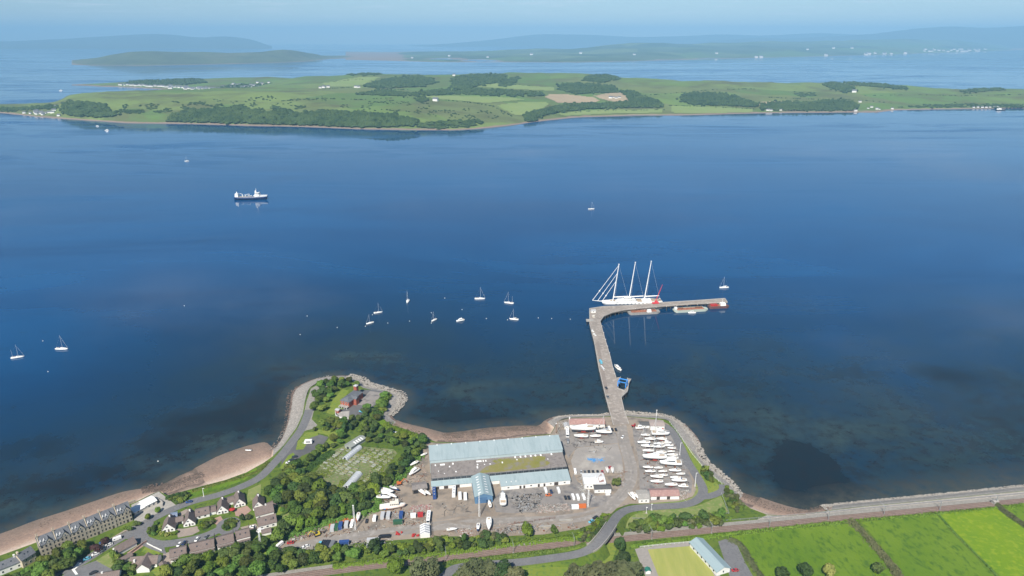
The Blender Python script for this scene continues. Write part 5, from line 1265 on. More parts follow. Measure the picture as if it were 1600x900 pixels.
def hull_rings(L, B, zb, zs, flare=.85, stern=.72, n=9, sheer=.12, zk=None):
    """bow towards -x; rings of 2*m points across; deck edge at zs"""
    rings = []
    for k in range(n):
        f = k / (n - 1); x = -L / 2 + L * f
        b = B / 2 * (math.sin(min(1.0, f * 1.45) * math.pi / 2) ** .75) if f < .69 else B / 2 * (1 - (1 - stern) * ((f - .69) / .31) ** 1.6)
        b = max(b, .04)
        zt = zs + sheer * L * .16 * (1 - f * 1.3) ** 2
        zl = zb if zk is None else zb
        rake = (1 - f) ** 6 * L * .07
        rings.append([(x + rake, -b * .28, zl), (x + rake * .4, -b * flare, zl + (zt - zl) * .45), (x, -b, zt), (x, b, zt), (x + rake * .4, b * flare, zl + (zt - zl) * .45), (x + rake, b * .28, zl)])
    return rings

def yacht_parts(t, L=11.0, afloat=True, mast=True, hull=None, sheerh=1.25, cover=None, keel_m=None, sprayhood=True, mh=None, ketch=False, z0=0.0):
    """sailing boat, bow towards -x; z0 = waterline height"""
    B = L * .31; hm = hull or M_gel
    MB().loft(hull_rings(L, B, z0 - .45, z0 + sheerh)).build('hull', hm, t, True)
    # deck with a raised coachroof and a cockpit well
    z = z0 + sheerh + .03
    rr = hull_rings(L * .985, B * .95, 0, 0)
    top = [(r[2][0], r[2][1], z + .10 * (1 - i / 8)) for i, r in enumerate(rr)] + [(r[3][0], r[3][1], z + .10 * (1 - i / 8)) for i, r in reversed(list(enumerate(rr)))]
    MB().add(top, [tuple(range(len(top)))]).build('deck', M_deck, t)
    rr = []
    for f, w, h in ((-.22, .25, .05), (-.14, .55, .38), (.02, .66, .5), (.12, .66, .52), (.14, .6, .1)):
        x = L * f; b = B / 2 * w; rr.append([(x, -b, z), (x, -b * .8, z + h), (x, b * .8, z + h), (x, b, z)])
    cr = MB().loft(rr).build('coachroof', M_gel, t)
    for s in (-1, 1): MB().box((-.02 * L, s * B * .285, z + .26), (L * .2, .05, .16)).build('cabin_window', M_glass, cr)
    MB().box((L * .29, 0, z + .03), (L * .22, B * .36, .06)).build('cockpit', M_teak, t)
    if sprayhood: MB().box((L * .15, 0, z + .75), (L * .06, B * .55, .55), taper=.7).build('sprayhood', cover or M_cover_b, t)
    MB().tube((L * .40, 0, z), (L * .40, 0, z + .9), .05, .05, 5).tube((L * .40, -.4, z + .8), (L * .40, .4, z + .8), .05, .05, 5).build('wheel_post', M_wire, t)
    mh = mh or L * 1.12
    if mast:
        MB().tube((-.06 * L, 0, z + .3), (-.05 * L, 0, z + mh), .11, .07, 6).build('mast', M_alu, t)
        MB().tube((-.05 * L, 0, z + 1.35), (L * .30, 0, z + 1.45), .16, .13, 6).build('boom', cover or M_cover_b, t)
        mb = MB(); zt = z + mh * .97
        for e in ((-L * .49, 0), (L * .47, 0), (0, B * .46), (0, -B * .46)): mb.tube((e[0], e[1], z + .15), (-.05 * L, 0, zt), .014, .014, 3, cap=False)
        mb.tube((-.05 * L, -B * .3, z + mh * .55), (-.05 * L, B * .3, z + mh * .55), .035, .035, 4)
        mb.build('rigging', M_wire, t)
        MB().tube((-L * .48, 0, z + .4), (-.055 * L, 0, z + mh * .9), .055, .035, 5).build('furled_jib', M_cover_w, t)
    if ketch:
        MB().tube((.36 * L, 0, z), (.37 * L, 0, z + mh * .62), .09, .06, 6).build('mizzen_mast', M_alu, t)
    if not afloat:
        km = keel_m or M_antif; zk = z0 - .45
        MB().loft([[(-L * .10, -.12, zk + .1), (-L * .10, .12, zk + .1), (L * .12, .12, zk + .1), (L * .12, -.12, zk + .1)], [(-L * .02, -.1, zk - 1.3), (-L * .02, .1, zk - 1.3), (L * .12, .1, zk - 1.3), (L * .12, -.1, zk - 1.3)]]).build('keel', km, t)
        MB().box((L * .42, 0, zk - .3), (.4, .08, 1.3)).build('rudder', km, t)
        for sx in (-.22, .26):
            for s in (-1, 1):
                MB().tube((L * sx, s * B * .55, zk - 1.3), (L * sx, s * B * .36, zk + .7), .06, .06, 4).build('prop', M_rust, t)
        MB().box((L * .03, 0, zk - 1.22), (L * .4, .4, .16)).build('cradle', M_rust, t)

def motor_parts(t, L=11.0, afloat=True, hull=None, z0=0.0, fly=True, keel_m=None):
    B = L * .33; s = 1.45
    MB().loft(hull_rings(L, B, z0 - .5, z0 + s, .9, .95)).build('hull', hull or M_gel, t, True)
    z = z0 + s + .04; rr = hull_rings(L * .985, B * .95, 0, 0, .9, .95)
    top = [(r[2][0], r[2][1], z + .1 * (1 - i / 8)) for i, r in enumerate(rr)] + [(r[3][0], r[3][1], z + .1 * (1 - i / 8)) for i, r in reversed(list(enumerate(rr)))]
    MB().add(top, [tuple(range(len(top)))]).build('deck', M_deck, t)
    def blk(f0, f1, w, h0, h1, rk): 
        x0, x1, b = L * f0, L * f1, B / 2 * w
        return MB().loft([[(x0, -b, z + h0), (x0, b, z + h0), (x1, b, z + h0), (x1, -b, z + h0)], [(x0 + rk, -b * .86, z + h1), (x0 + rk, b * .86, z + h1), (x1 - rk * .25, b * .86, z + h1), (x1 - rk * .25, -b * .86, z + h1)]])
    c = blk(-.22, .26, .78, 0, 1.25, L * .09).build('cabin', M_gel, t)
    blk(-.185, .20, .80, .55, 1.05, L * .06).build('cabin_window', M_glass, c)
    if fly:
        blk(-.06, .24, .62, 1.28, 1.85, L * .03).build('flybridge', M_gel, t)
        MB().tube((L * .2, -B * .3, z + 1.8), (L * .16, -B * .3, z + 2.9), .06, .06, 5).tube((L * .2, B * .3, z + 1.8), (L * .16, B * .3, z + 2.9), .06, .06, 5).tube((L * .16, -B * .3, z + 2.9), (L * .16, B * .3, z + 2.9), .08, .08, 5).build('radar_arch', M_gel, t)
    MB().box((L * .36, 0, z + .04), (L * .2, B * .75, .08)).build('cockpit', M_teak, t)
    mb = MB()
    for s_ in (-1, 1):
        mb.tube((-L * .46, s_ * B * .1, z + .7), (-L * .1, s_ * B * .42, z + .7), .03, .03, 4)
    mb.build('guard_rail', M_wire, t)
    if not afloat:
        zk = z0 - .5
        for sx in (-.2, .22): MB().box((L * sx, 0, zk - .45), (.5, B * .6, 1.0)).build('chock', M_rust, t)
        MB().box((L * .05, 0, zk - .15), (L * .6, .14, .35)).build('keel', keel_m or M_antif, t)

GA = 'sailing boats moored in the bay'
def place(px, py, z=0.0): return P(px, py, z)
protos = {}
def proto(key, fn):
    if key not in protos:
        protos[key] = fn(); 
        return protos[key], True
    return protos[key], False
def boat(name, label, cat, key, fn, loc, rz, sc, group):
    t, new = proto(key, lambda: None)
    if protos.get(key) is None:
        t = thing(name, label, cat, loc, rz, group); t.scale = (sc,) * 3; fn(t); protos[key] = t
        return t
    r = copy_thing(protos[key], loc, rz, label, sc, group); r['category'] = cat
    return r

FL = {'a': lambda t: yacht_parts(t, 11), 'b': lambda t: yacht_parts(t, 11, cover=M_cover_w), 'k': lambda t: yacht_parts(t, 11, ketch=True), 'n': lambda t: yacht_parts(t, 11, sprayhood=False, mh=12)}
# (px, py, angle of bow, length in m, kind, label)
for px, py, an, ln, k, lb in (
    (28, 559, 200, 13.5, 'k', 'two masted white yacht moored farthest left in the bay'),
    (97, 546, 178, 15, 'a', 'white yacht moored second from the left, near the left edge'),
    (292, 252, 20, 13, 'b', 'lone white sailing boat far out behind the blue ship'),
    (578, 505.5, 40, 11, 'n', 'small yacht moored farthest left in the middle cluster, lowest mast'),
    (591, 489, 200, 12, 'a', 'white yacht moored just up and right of the leftmost one in the cluster'),
    (637, 472, 90, 14, 'b', 'white yacht seen end on, moored upper left of the cluster'),
    (678, 501, 60, 11, 'n', 'narrow white yacht seen end on in the lower middle of the cluster'),
    (750, 467.5, 180, 15, 'a', 'white yacht lying broadside, farthest out of the cluster'),
    (795, 474, -15, 14, 'k', 'two masted white yacht at the upper right of the cluster'),
    (803, 499.5, -12, 12.5, 'b', 'white yacht at the lower right of the cluster'),
    (924, 327, 185, 14, 'a', 'lone white sailing boat out beyond the pier head'),
    (1131, 450, 8, 14.5, 'b', 'white yacht moored off the outer end of the pier')):
    p = P(px, py, 0.0); boat('sailing_yacht', lb, 'yacht', 'f' + k, FL[k], (p.x, p.y, 0), R(an), ln / 12.8, GA)
for px, py, an, ln, lb in ((719, 501.5, 30, 10, 'small white motor boat moored among the yachts'), (167, 204, 10, 14, 'tiny white boat off the far left shore of the island'), (152.5, 197.5, 170, 12, 'tiny white boat closest to the far left island shore'), (95, 142, 0, 22, 'tiny white vessel far out left of the village bay')):
    p = P(px, py, 0); boat('motor_boat', lb, 'boat', 'fm', lambda t: motor_parts(t, 11), (p.x, p.y, 0), R(an), ln / 11, None)
bm_ = None
for px, py in ((469, 523), (606, 505), (640, 502), (695, 466), (722, 484), (760, 498), (793, 500), (674, 489), (582, 492), (571, 510), (674, 505), (841, 497), (862, 498), (891, 499), (75, 581), (67, 533), (480, 494), (527, 512), (288, 478), (247, 721)):
    p = P(px, py, 0)
    if bm_ is None:
        t = bm_ = thing('mooring_buoy', 'small pale mooring buoy afloat in the bay', 'buoy', (p.x, p.y, 0), 0, 'mooring buoys in the bay')
        MB().ball((0, 0, .2), .48, 8, 6).build('float', M_cover_w, t, True); MB().tube((0, 0, .9), (0, 0, 1.4), .08, .08, 5).build('mooring_eye', M_rust, t)
    else: copy_thing(bm_, (p.x, p.y, 0), 0, 'small pale mooring buoy afloat in the bay')

# ---- yachts laid up ashore: (px, py, angle, length px, kind, mast, label)
def ord_(n): return ['first', 'second', 'third', 'fourth', 'fifth', 'sixth', 'seventh', 'eighth', 'ninth', 'tenth', 'eleventh', 'twelfth'][n]
DRY = {'y': lambda t: yacht_parts(t, 11, False, False, z0=2.2), 'm': lambda t: motor_parts(t, 11, False, z0=1.6), 'Y': lambda t: yacht_parts(t, 11, False, True, z0=2.2, sprayhood=False, cover=M_cover_w), 'R': lambda t: yacht_parts(t, 11, False, True, z0=2.2, keel_m=M_antir, cover=M_cover_w, mh=20),
       'u': lambda t: yacht_parts(t, 11, False, False, z0=2.2, sprayhood=False), 'N': lambda t: yacht_parts(t, 11, False, False, hull=M_navy, z0=2.2), 'd': lambda t: yacht_parts(t, 11, False, False, z0=2.2, cover=M_cover_w, keel_m=M_antir)}
rowL = [(1008, 681.3, 14, 'Y'), (1015.5, 688, 17, 'u'), (1005.5, 694, 20, 'Y'), (1011, 699.5, 20, 'y'), (1012.4, 706.5, 18, 'd'), (1022, 720, 38, 'R'), (1012, 732, 16, 'u'), (1015.6, 738.5, 17, 'y'), (1025.6, 747.5, 20, 'Y'), (1025.6, 755, 20, 'd')]
rowM = [(1032, 680.5, 28, 'm'), (1033, 688, 17, 'd'), (1028.5, 695.3, 16, 'u'), (1029, 700.3, 18, 'y'), (1033, 708.4, 16, 'Y'), (1028.5, 712.3, 19, 'u'), (1028.5, 732.5, 14, 'Y'), (1035, 738, 14, 'u'), (1036, 744, 14, 'y')]
rowR = [(1042, 693, 15, 'm'), (1044, 698, 16, 'y'), (1049, 701.5, 13, 'd'), (1048, 706.5, 12, 'u'), (1050, 713, 17, 'd'), (1051, 717.5, 17, 'y'), (1047, 727.5, 34, 'm'), (1054, 737.5, 19, 'y'), (1063, 742, 14, 'u'), (1055, 748.5, 17, 'd'), (1060.5, 754, 24, 'y'), (1048, 760, 20, 'd'), (1067, 761, 16, 'm')]
for row, nm in ((rowL, 'nearest the lane'), (rowM, 'in the middle'), (rowR, 'nearest the grass verge')):
    for i, (px, py, lpx, k) in enumerate(row):
        p = P(px, py + 1.5); kd = {'R': 'big red keeled yacht', 'm': 'motor cruiser', 'Y': 'masted yacht'}.get(k, 'mastless yacht')
        if k == 'm' and lpx > 30: kd = 'big motor cruiser'
        where = f'{ord_(i)} from the sea' if i < 12 else 'last from the sea'
        boat('laid_up_yacht' if k != 'm' else 'laid_up_cruiser', f'white {kd}, {where}, boat park row {nm}', 'yacht' if k != 'm' else 'motor boat', 'd' + k, DRY[k], (p.x, p.y, LAND + .1), R(rnd.uniform(-5, 5) + (180 if k == 'm' and i == 0 else 0)), lpx * mpp(px, py) / 11, 'boats laid up in the boat park')
GQ = 'boats laid up on the quay'
for px, py, an, lpx, k, lb in ((910, 676.5, 2, 40, 'd', 'long white yacht on the quay in front of the boathouse'), (943, 679, -2, 25, 'Y', 'white yacht with tall mast at the right of the quay boats'), (907.5, 685, -4, 22, 'd', 'white yacht without mast below the long quay yacht'), (930, 684, 3, 17, 'u', 'small white hull between the other quay boats'), (936, 692, 180, 14, 'm', 'small motor cruiser on a trailer on the quay'),
                               (948.7, 737, 92, 0, 'u', 'narrow white hull end on beside the yard office, left of a pair'), (956.7, 737, 88, 0, 'u', 'narrow white hull end on beside the yard office, right of a pair')):
    p = P(px, py + 1); ln = lpx * mpp(px, py) if lpx else 7.0
    boat('laid_up_yacht' if k != 'm' else 'laid_up_cruiser', lb, 'yacht' if k != 'm' else 'motor boat', 'd' + k, DRY[k], (p.x, p.y, LAND + .1), R(an), ln / 11, GQ)
GY = 'boats laid up in the working yard'
for px, py, an, ln, k, lb in ((785.8, 783, -88, 14, 'm', 'large white motor yacht bow towards the lane right of the blue gabled shed'), (765, 789.5, -80, 7.5, 'd', 'small white hull in front of the blue gabled shed door'), (988, 778, 110, 8.5, 'm', 'white and blue motor boat beside the white cabin'), (993.5, 777, 110, 7, 'u', 'slim white hull right beside the white cabin'),
                              (646.7, 740, 55, 10, 'm', 'white motor boat on the rough grass left of the workshop'), (646.7, 727, 45, 8, 'd', 'small white hull under the trees left of the rear shed'), (659.7, 772, 130, 9, 'd', 'grey white hull in front of the brown roofed store'), (667.7, 772.5, 140, 7.5, 'u', 'small grey hull beside the left end lean-to'),
                              (600, 774, 165, 11, 'u', 'white hull at the foot of the trees, lower of two side by side'), (604, 770.5, 165, 11, 'd', 'white hull at the foot of the trees, upper of two side by side'), (613, 777, 150, 8, 'u', 'slim white hull pointing at the yard track'), (600, 780.5, 175, 10, 'y', 'white hull among scrap just above the passenger vessel'),
                              (616.5, 766, 150, 8, 'N', 'dark blue hull below the orange digger'), (747, 827.5, 88, 8, 'N', 'dark hull by the trees south of the lane'), (764, 824, 92, 12, 'd', 'red trimmed white boat end on by the trees south of the lane'), (560, 811, 95, 8.5, 'u', 'white hull end on beside the tall lattice pole'), (706.6, 829.5, 190, 7, 'u', 'white dinghy on the grass south of the lane'), (662, 712, 40, 6, 'u', 'small white boat at the corner of the rear shed')):
    p = P(px, py + 1); boat('laid_up_yacht' if k != 'm' else 'laid_up_cruiser', lb, 'yacht' if k != 'm' else 'motor boat', 'd' + k, DRY[k], (p.x, p.y, LAND + .1), R(an), ln / 11, GY)

# ---- three masted sailing yacht at the pier head
def big_yacht():
    a, b = P(925, 477, 0), P(1033, 474.5, 0); c = (a + b) / 2; L = (b - a).to_2d().length; ang = math.atan2(b.y - a.y, b.x - a.x)
    t = thing('superyacht', 'three masted white sailing superyacht lying outside the pier head', 'yacht', (c.x, c.y, 0), ang)
    Lh = L * .87; x0 = L * .065
    rr = [[(p[0] + x0, p[1], p[2]) for p in r] for r in hull_rings(Lh, 12.0, -.8, 4.6, .93, .82, 13, .05)]
    MB().loft(rr).build('hull', M_gel, t, True)
    dk = hull_rings(Lh * .985, 11.5, 0, 0, .93, .82, 13)
    top = [(r[2][0] + x0, r[2][1], 4.75 + .35 * max(0, 1 - i / 5)) for i, r in enumerate(dk)] + [(r[3][0] + x0, r[3][1], 4.75 + .35 * max(0, 1 - i / 5)) for i, r in reversed(list(enumerate(dk)))]
    MB().add(top, [tuple(range(len(top)))]).build('deck', M_teak, t)
    for s in (-1, 1):
        MB().loft([[(r[2][0] + x0, s * abs(r[2][1]) * 1.01, r[2][2] + z) for z in (-.1, .75)] + [(r[2][0] + x0, s * (abs(r[2][1]) * 1.01 - .12), r[2][2] + z) for z in (.75, -.1)] for r in hull_rings(Lh, 12.0, -.8, 4.6, .93, .82, 13, .05)]).build('bulwark', M_gel, t)
        for k in range(9): MB().box((-14 + k * 4.6, s * 5.98, 3.0), (2.2, .12, .55)).build('port_light', M_glass, t)
    def block(nm, xa, xb, w, z0, z1, rk=2.0, m=None):
        return MB().loft([[(xa, -w, z0), (xa, w, z0), (xb, w, z0), (xb, -w, z0)], [(xa + rk, -w * .88, z1), (xa + rk, w * .88, z1), (xb - rk * .6, w * .88, z1), (xb - rk * .6, -w * .88, z1)]]).build(nm, m or M_gel, t)
    d1 = block('deckhouse', -14, 12, 4.6, 4.8, 7.4, 4.0)
    MB().loft([[(-11.2, -4.35, 5.7), (-11.2, 4.35, 5.7), (11.2, 4.35, 5.7), (11.2, -4.35, 5.7)], [(-10.2, -4.28, 6.6), (-10.2, 4.28, 6.6), (10.8, 4.28, 6.6), (10.8, -4.28, 6.6)]]).build('saloon_window', M_glass, d1)
    d2 = block('wheelhouse', -6, 6, 3.6, 7.42, 9.4, 3.0)
    MB().loft([[(-4.9, -3.5, 8.0), (-4.9, 3.5, 8.0), (5.4, 3.5, 8.0), (5.4, -3.5, 8.0)], [(-4.0, -3.42, 8.8), (-4.0, 3.42, 8.8), (5.1, 3.42, 8.8), (5.1, -3.42, 8.8)]]).build('wheelhouse_window', M_glass, d2)
    block('aft_deckhouse', 18, 29, 4.0, 4.8, 6.9, 1.5)
    MB().tube((-L * .375, 0, 5.0), (-L * .5, 0, 6.4), .5, .22, 8).build('bowsprit', M_gel, t)
    mx = [(-17.0, 46, 'foremast'), (2.2, 48, 'mainmast'), (21.0, 49, 'mizzen_mast')]
    rake = .11
    for i, (x, h, nm) in enumerate(mx):
        tx = x + h * rake
        m_ = MB().tube((x, 0, 4.8), (tx, 0, 4.8 + h), .68, .36, 10).build(nm, M_mastw, t)
        for f in (.25, .45, .63):
            q = x + h * f * rake; MB().tube((q, -2.4 * (1 - f * .5), 4.8 + h * f), (q, 2.4 * (1 - f * .5), 4.8 + h * f), .16, .16, 5).build('spreader', M_mastw, m_)
        MB().box((tx, 0, 4.9 + h), (1.4, .9, .5)).build('masthead', M_mastw, m_)
        ex = mx[i + 1][0] - 1.2 if i < 2 else x + 17.5
        MB().tube((x + .8, 0, 9.8), (ex, 0, 10.3), .75, .6, 8).build('boom', M_gel, t)
        mb = MB().tube((tx, 0, 4.8 + h * .98), (ex + (1.0 if i < 2 else 1.5), 0, 5.5), .09, .09, 4, cap=False)
        for s in (-1, 1):
            mb.tube((x + 1, s * 5.6, 5), (tx, s * .3, 4.8 + h * .96), .07, .07, 3, cap=False)
            mb.tube((x + 1.5, s * 5.6, 5), (x + h * .63 * rake, s * .3, 4.8 + h * .63), .07, .07, 3, cap=False)
        mb.build('rigging', M_wire, t)
    x, h, _ = mx[0]
    for bx, bz, f in ((-L * .495, 6.4, .97), (-L * .42, 5.7, .76), (-L * .355, 5.2, .55)):
        top = (x + h * f * rake, 0, 4.8 + h * f)
        MB().tube((bx, 0, bz), top, .3, .2, 6).build('furled_headsail', M_mastw, t)
        MB().ball((bx + (top[0] - bx) * .27, 0, bz + (top[2] - bz) * .27), .95, 6, 5).build('sail_clew', M_cover_w, t)
    return t
big_yacht()

# ---- blue and white ship in the roads
def ship():
    a, b = P(367.5, 311.5, 0), P(419.5, 311.5, 0); c = (a + b) / 2; L = (b - a).to_2d().length; ang = math.atan2(b.y - a.y, b.x - a.x) + math.pi
    t = thing('cargo_ship', 'dark blue hulled ship with white bridge lying in the roads', 'ship', (c.x, c.y, 0), ang)
    MB().loft(hull_rings(L, 13, -1, 5.3, .95, .9, 11, .25)).build('hull', M_navy, t, True)
    dk = hull_rings(L * .98, 12.4, 0, 0, .95, .9, 11)
    top = [(r[2][0], r[2][1], 5.35 + 1.2 * max(0, 1 - i / 3)) for i, r in enumerate(dk)] + [(r[3][0], r[3][1], 5.35 + 1.2 * max(0, 1 - i / 3)) for i, r in reversed(list(enumerate(dk)))]
    MB().add(top, [tuple(range(len(top)))]).build('deck', M_conc, t)
    W = M_gel
    MB().loft([[(-L * .47, -1.2, 6.4), (-L * .47, 1.2, 6.4), (-L * .12, 6.0, 5.4), (-L * .12, -6.0, 5.4)], [(-L * .48, -1.5, 9.0), (-L * .48, 1.5, 9.0), (-L * .12, 6.1, 7.8), (-L * .12, -6.1, 7.8)]]).build('forecastle', W, t)
    h = MB().box((-L * .19, 0, 9.2), (L * .15, 10.5, 3.2), taper=.94).build('accommodation', W, t)
    MB().box((-L * .20, 0, 12.3), (L * .10, 11.5, 2.8), taper=.9).build('bridge', W, h)
    MB().box((-L * .20, 0, 12.7), (L * .102, 11.6, .9), taper=.97).build('bridge_window', M_glass, h)
    MB().box((-L * .145, 0, 14.4), (3.4, 4.5, 6.5), taper=.7).build('funnel', W, t)
    MB().tube((-L * .16, 0, 16), (-L * .155, 0, 22), .5, .25, 6).tube((-L * .16, -2.5, 19), (-L * .16, 2.5, 19), .15, .15, 5).build('mast', W, t)
    for k in range(5):
        x = L * (-.06 + k * .085)
        MB().tube((x, -3.2, 5.3), (x, -3.2, 7.4), 1.5, 1.5, 8).build('deck_tank', M_white, t)
        MB().tube((x, 3.2, 5.3), (x, 3.2, 7.0), 1.3, 1.3, 8).build('deck_tank', M_steel, t)
    MB().tube((L * .06, 0, 5.3), (L * .06, 0, 11), .6, .5, 8).tube((L * .06, 0, 10.8), (L * .20, 2, 9.4), .4, .25, 6).build('deck_crane', M_white, t)
    MB().tube((L * .26, 0, 5.3), (L * .26, 0, 10), .6, .5, 8).tube((L * .26, 0, 9.8), (L * .36, -2, 12), .4, .25, 6).build('deck_crane', M_white, t)
    MB().box((L * .43, 0, 8.6), (6.5, 9.5, 6.6), taper=.8).build('stern_house', W, t)
    MB().tube((L * .43, 0, 11), (L * .43, 0, 15), 1.2, 1.0, 8).build('dome_mast', W, t)
    MB().box((0, 0, 5.9), (L * .86, .3, .2)).build('pipe_run', M_steel, t)
ship()

# ---- work barges along the pier
def barge(label, a, b, beam, hullm, deckm, extra=None, hz=2.4):
    p, q = P(*a, 0), P(*b, 0); c = (p + q) / 2; L = (q - p).to_2d().length; ang = math.atan2(q.y - p.y, q.x - p.x)
    t = thing('work_barge', label, 'barge', (c.x, c.y, 0), ang)
    def ring(f, w, z0, z1): return [(L * f, -w, z0), (L * f, w, z0), (L * f, w, z1), (L * f, -w, z1)]
    MB().loft([ring(-.5, beam * .32, 1.0, hz), ring(-.42, beam * .5, -.6, hz), ring(.40, beam * .5, -.6, hz), ring(.5, beam * .30, 1.0, hz)]).build('hull', hullm, t)
    MB().box((0, 0, hz + .08), (L * .80, beam * .86, .12)).build('deck', deckm, t)
    for s in (-1, 1): MB().box((0, s * beam * .47, hz + .4), (L * .82, .2, .5)).build('bulwark', hullm, t)
    for k in range(3):
        MB().box((-L * .3 + k * L * .28, beam * (.16 - .16 * (k % 2)), hz + .75), (L * .2, beam * .16, 1.2)).build('hatch_cover', M_rust if k != 1 else mat('orange_deck', (0.34, 0.13, 0.075), (0.22, 0.09, 0.055), .25, .9, (0.42, 0.22, 0.15), .8), t)
    if extra: extra(t, L, beam, hz)
    return t
M_odeck = mat('orange_deck', (0.34, 0.13, 0.075), (0.22, 0.09, 0.055), .25, .9, (0.42, 0.22, 0.15), .8)
M_bgrey = mat('barge_grey', (0.30, 0.29, 0.27), (0.22, 0.21, 0.20), .4, .8)
M_bgreen = mat('barge_green', (0.33, 0.40, 0.35), (0.40, 0.42, 0.37), .4, .8)
def ex1(t, L, b, hz): MB().box((L * .14, -b * .35, hz + 1.6), (5.2, 3, 3.0), taper=.8).build('deckhouse', M_white, t)
def ex2(t, L, b, hz): MB().box((-L * .42, b * .2, hz + 1.2), (3, 3, 2.2)).build('deckhouse', M_white, t)
def ex3(t, L, b, hz):
    MB().box((L * .2, -b * .1, hz + 1.8), (6.5, 5.5, 3.4), taper=.9).build('deckhouse', M_white, t)
    MB().box((-L * .22, 0, hz + 1.0), (8, b * .5, 1.8)).build('red_tank', M_red, t)
    MB().tube((L * .2, 0, hz + 3), (L * .2, 0, hz + 8), .2, .1, 6).build('mast', M_mastw, t)
barge('rust decked grey barge, innermost of three along the pier arm', (981, 490.5), (1030, 488), 9.5, M_bgrey, M_odeck, ex1)
barge('pale green barge with orange deck in the middle of the pier arm', (1052, 487), (1104.5, 484), 9.5, M_bgreen, M_odeck, ex2)
barge('red and white work barge at the outer end of the pier arm', (1106, 481), (1137.5, 479.5), 8.5, mat('barge_maroon', (0.14, 0.06, 0.06), (0.09, 0.05, 0.05), .4, .8), M_odeck, ex3)
p = P(1081, 489.5, 0); t = thing('work_boat', 'small white launch alongside the pale green barge', 'boat', (p.x, p.y, 0), R(4)); motor_parts(t, 9, True, fly=False)
# ---- passenger vessel ashore in the west yard
def passenger():
    a, b = P(593.5, 797), P(634.5, 793); c = (a + b) / 2; L = (b - a).to_2d().length; ang = math.atan2(b.y - a.y, b.x - a.x) + math.pi
    t = thing('passenger_vessel', 'big cream white passenger boat with painted side on blocks in the west yard', 'boat', (c.x, c.y, LAND), ang)
    MB().loft([[(x, y, z) for x, y, z in r] for r in hull_rings(L, 5.0, .6, 3.1, .9, .85, 11, .14)]).build('hull', mat('hull_cream', (0.72, 0.60, 0.53), (0.66, 0.56, 0.50), .4, .5), t, True)
    dk = hull_rings(L * .98, 4.7, 0, 0, .9, .85, 11)
    top = [(r[2][0], r[2][1], 3.2 + .5 * max(0, 1 - i / 4)) for i, r in enumerate(dk)] + [(r[3][0], r[3][1], 3.2 + .5 * max(0, 1 - i / 4)) for i, r in reversed(list(enumerate(dk)))]
    MB().add(top, [tuple(range(len(top)))]).build('deck', M_deck, t)
    c1 = MB().box((-L * .06, 0, 4.2), (L * .36, 3.4, 1.9), taper=.95).build('saloon', M_cream, t)
    for k in range(5):
        for s in (-1, 1): MB().box((-L * .2 + k * L * .07, s * 1.68, 4.4), (.8, .08, .7)).build('window', M_glass, c1)
    MB().box((-L * .16, 0, 5.9), (2.6, 2.8, 1.6), taper=.85).build('wheelhouse', M_cream, t)
    MB().tube((-L * .12, 0, 6.5), (-L * .12, 0, 10), .12, .07, 6).build('mast', M_mastw, t)
    for k, (cx, cm) in enumerate(((.30, (0.05, 0.24, 0.55)), (.23, (0.55, 0.14, 0.07)), (.36, (0.15, 0.15, 0.17)))):
        for s in (-1, 1): MB().box((L * cx, s * 2.36, 2.2), (L * .06, .14, .7)).build('painted_panel', mat('hull_print_%d' % k, cm, None, rough=.5), t)
    for sx in (-.3, 0, .28): MB().box((L * sx, 0, .45), (.6, 3.4, .9)).build('chock', M_rust, t)
passenger()
# ------------------------------------------------------------------ vehicles and yard gear
CARM = {n: mat('car_' + n, c, None, rough=.3, spec=.5, coat=.6) for n, c in dict(white=(.75, .75, .74), black=(.02, .02, .023), grey=(.16, .165, .17), silver=(.45, .46, .47), blue=(.03, .07, .22), red=(.40, .03, .03), cyan=(.12, .42, .55), orange=(.55, .14, .03), navy=(.02, .035, .09), yellow=(.55, .42, .04), green=(.03, .10, .05)).items()}
def wheels(t, xs, w, r=.33):
    for x in xs:
        for s in (-1, 1):
            MB().tube((x, s * (w / 2 - .22), r), (x, s * (w / 2 + .02), r), r, r, 10).build('wheel', M_black, t)
def car_parts(t):
    def ring(x, w, z0, z1): return [(x, -w, z0), (x, w, z0), (x, w * 1.0, z1 * .8), (x, w * .9, z1), (x, -w * .9, z1), (x, -w, z1 * .8)]
    MB().loft([ring(-2.15, .72, .35, .62), ring(-1.9, .86, .24, .80), ring(-.9, .88, .22, .92), ring(.9, .88, .22, .95), ring(1.9, .86, .26, .92), ring(2.1, .74, .38, .78)]).build('body', CARM['white'], t, False)
    MB().loft([[(-1.15, -.78, .9), (-1.15, .78, .9), (-.45, .62, 1.40), (-.45, -.62, 1.40)][:], [(1.75, -.76, .92), (1.75, .76, .92), (1.05, .62, 1.42), (1.05, -.62, 1.42)]]).build('glass_house', M_glass, t)
    MB().box((.3, 0, 1.43), (1.5, 1.2, .06)).build('roof', CARM['white'], t)
    wheels(t, (-1.3, 1.3), 1.72)
def van_parts(t):
    MB().loft([[(-2.6, -.85, .3), (-2.6, .85, .3), (-2.5, .8, 1.0), (-2.5, -.8, 1.0)], [(-1.7, -.95, .3), (-1.7, .95, .3), (-1.55, .85, 2.0), (-1.55, -.85, 2.0)], [(2.6, -.95, .35), (2.6, .95, .35), (2.6, .88, 2.1), (2.6, -.88, 2.1)]]).build('body', CARM['white'], t)
    MB().add([(-2.48, -.72, 1.05), (-2.48, .72, 1.05), (-1.66, .74, 1.8), (-1.66, -.74, 1.8)], [(0, 3, 2, 1)]).build('windscreen', M_glass, t)
    MB().box((-1.35, 0, 1.5), (.9, 1.88, .5)).build('side_window', M_glass, t)
    wheels(t, (-1.7, 1.6), 1.85, .36)
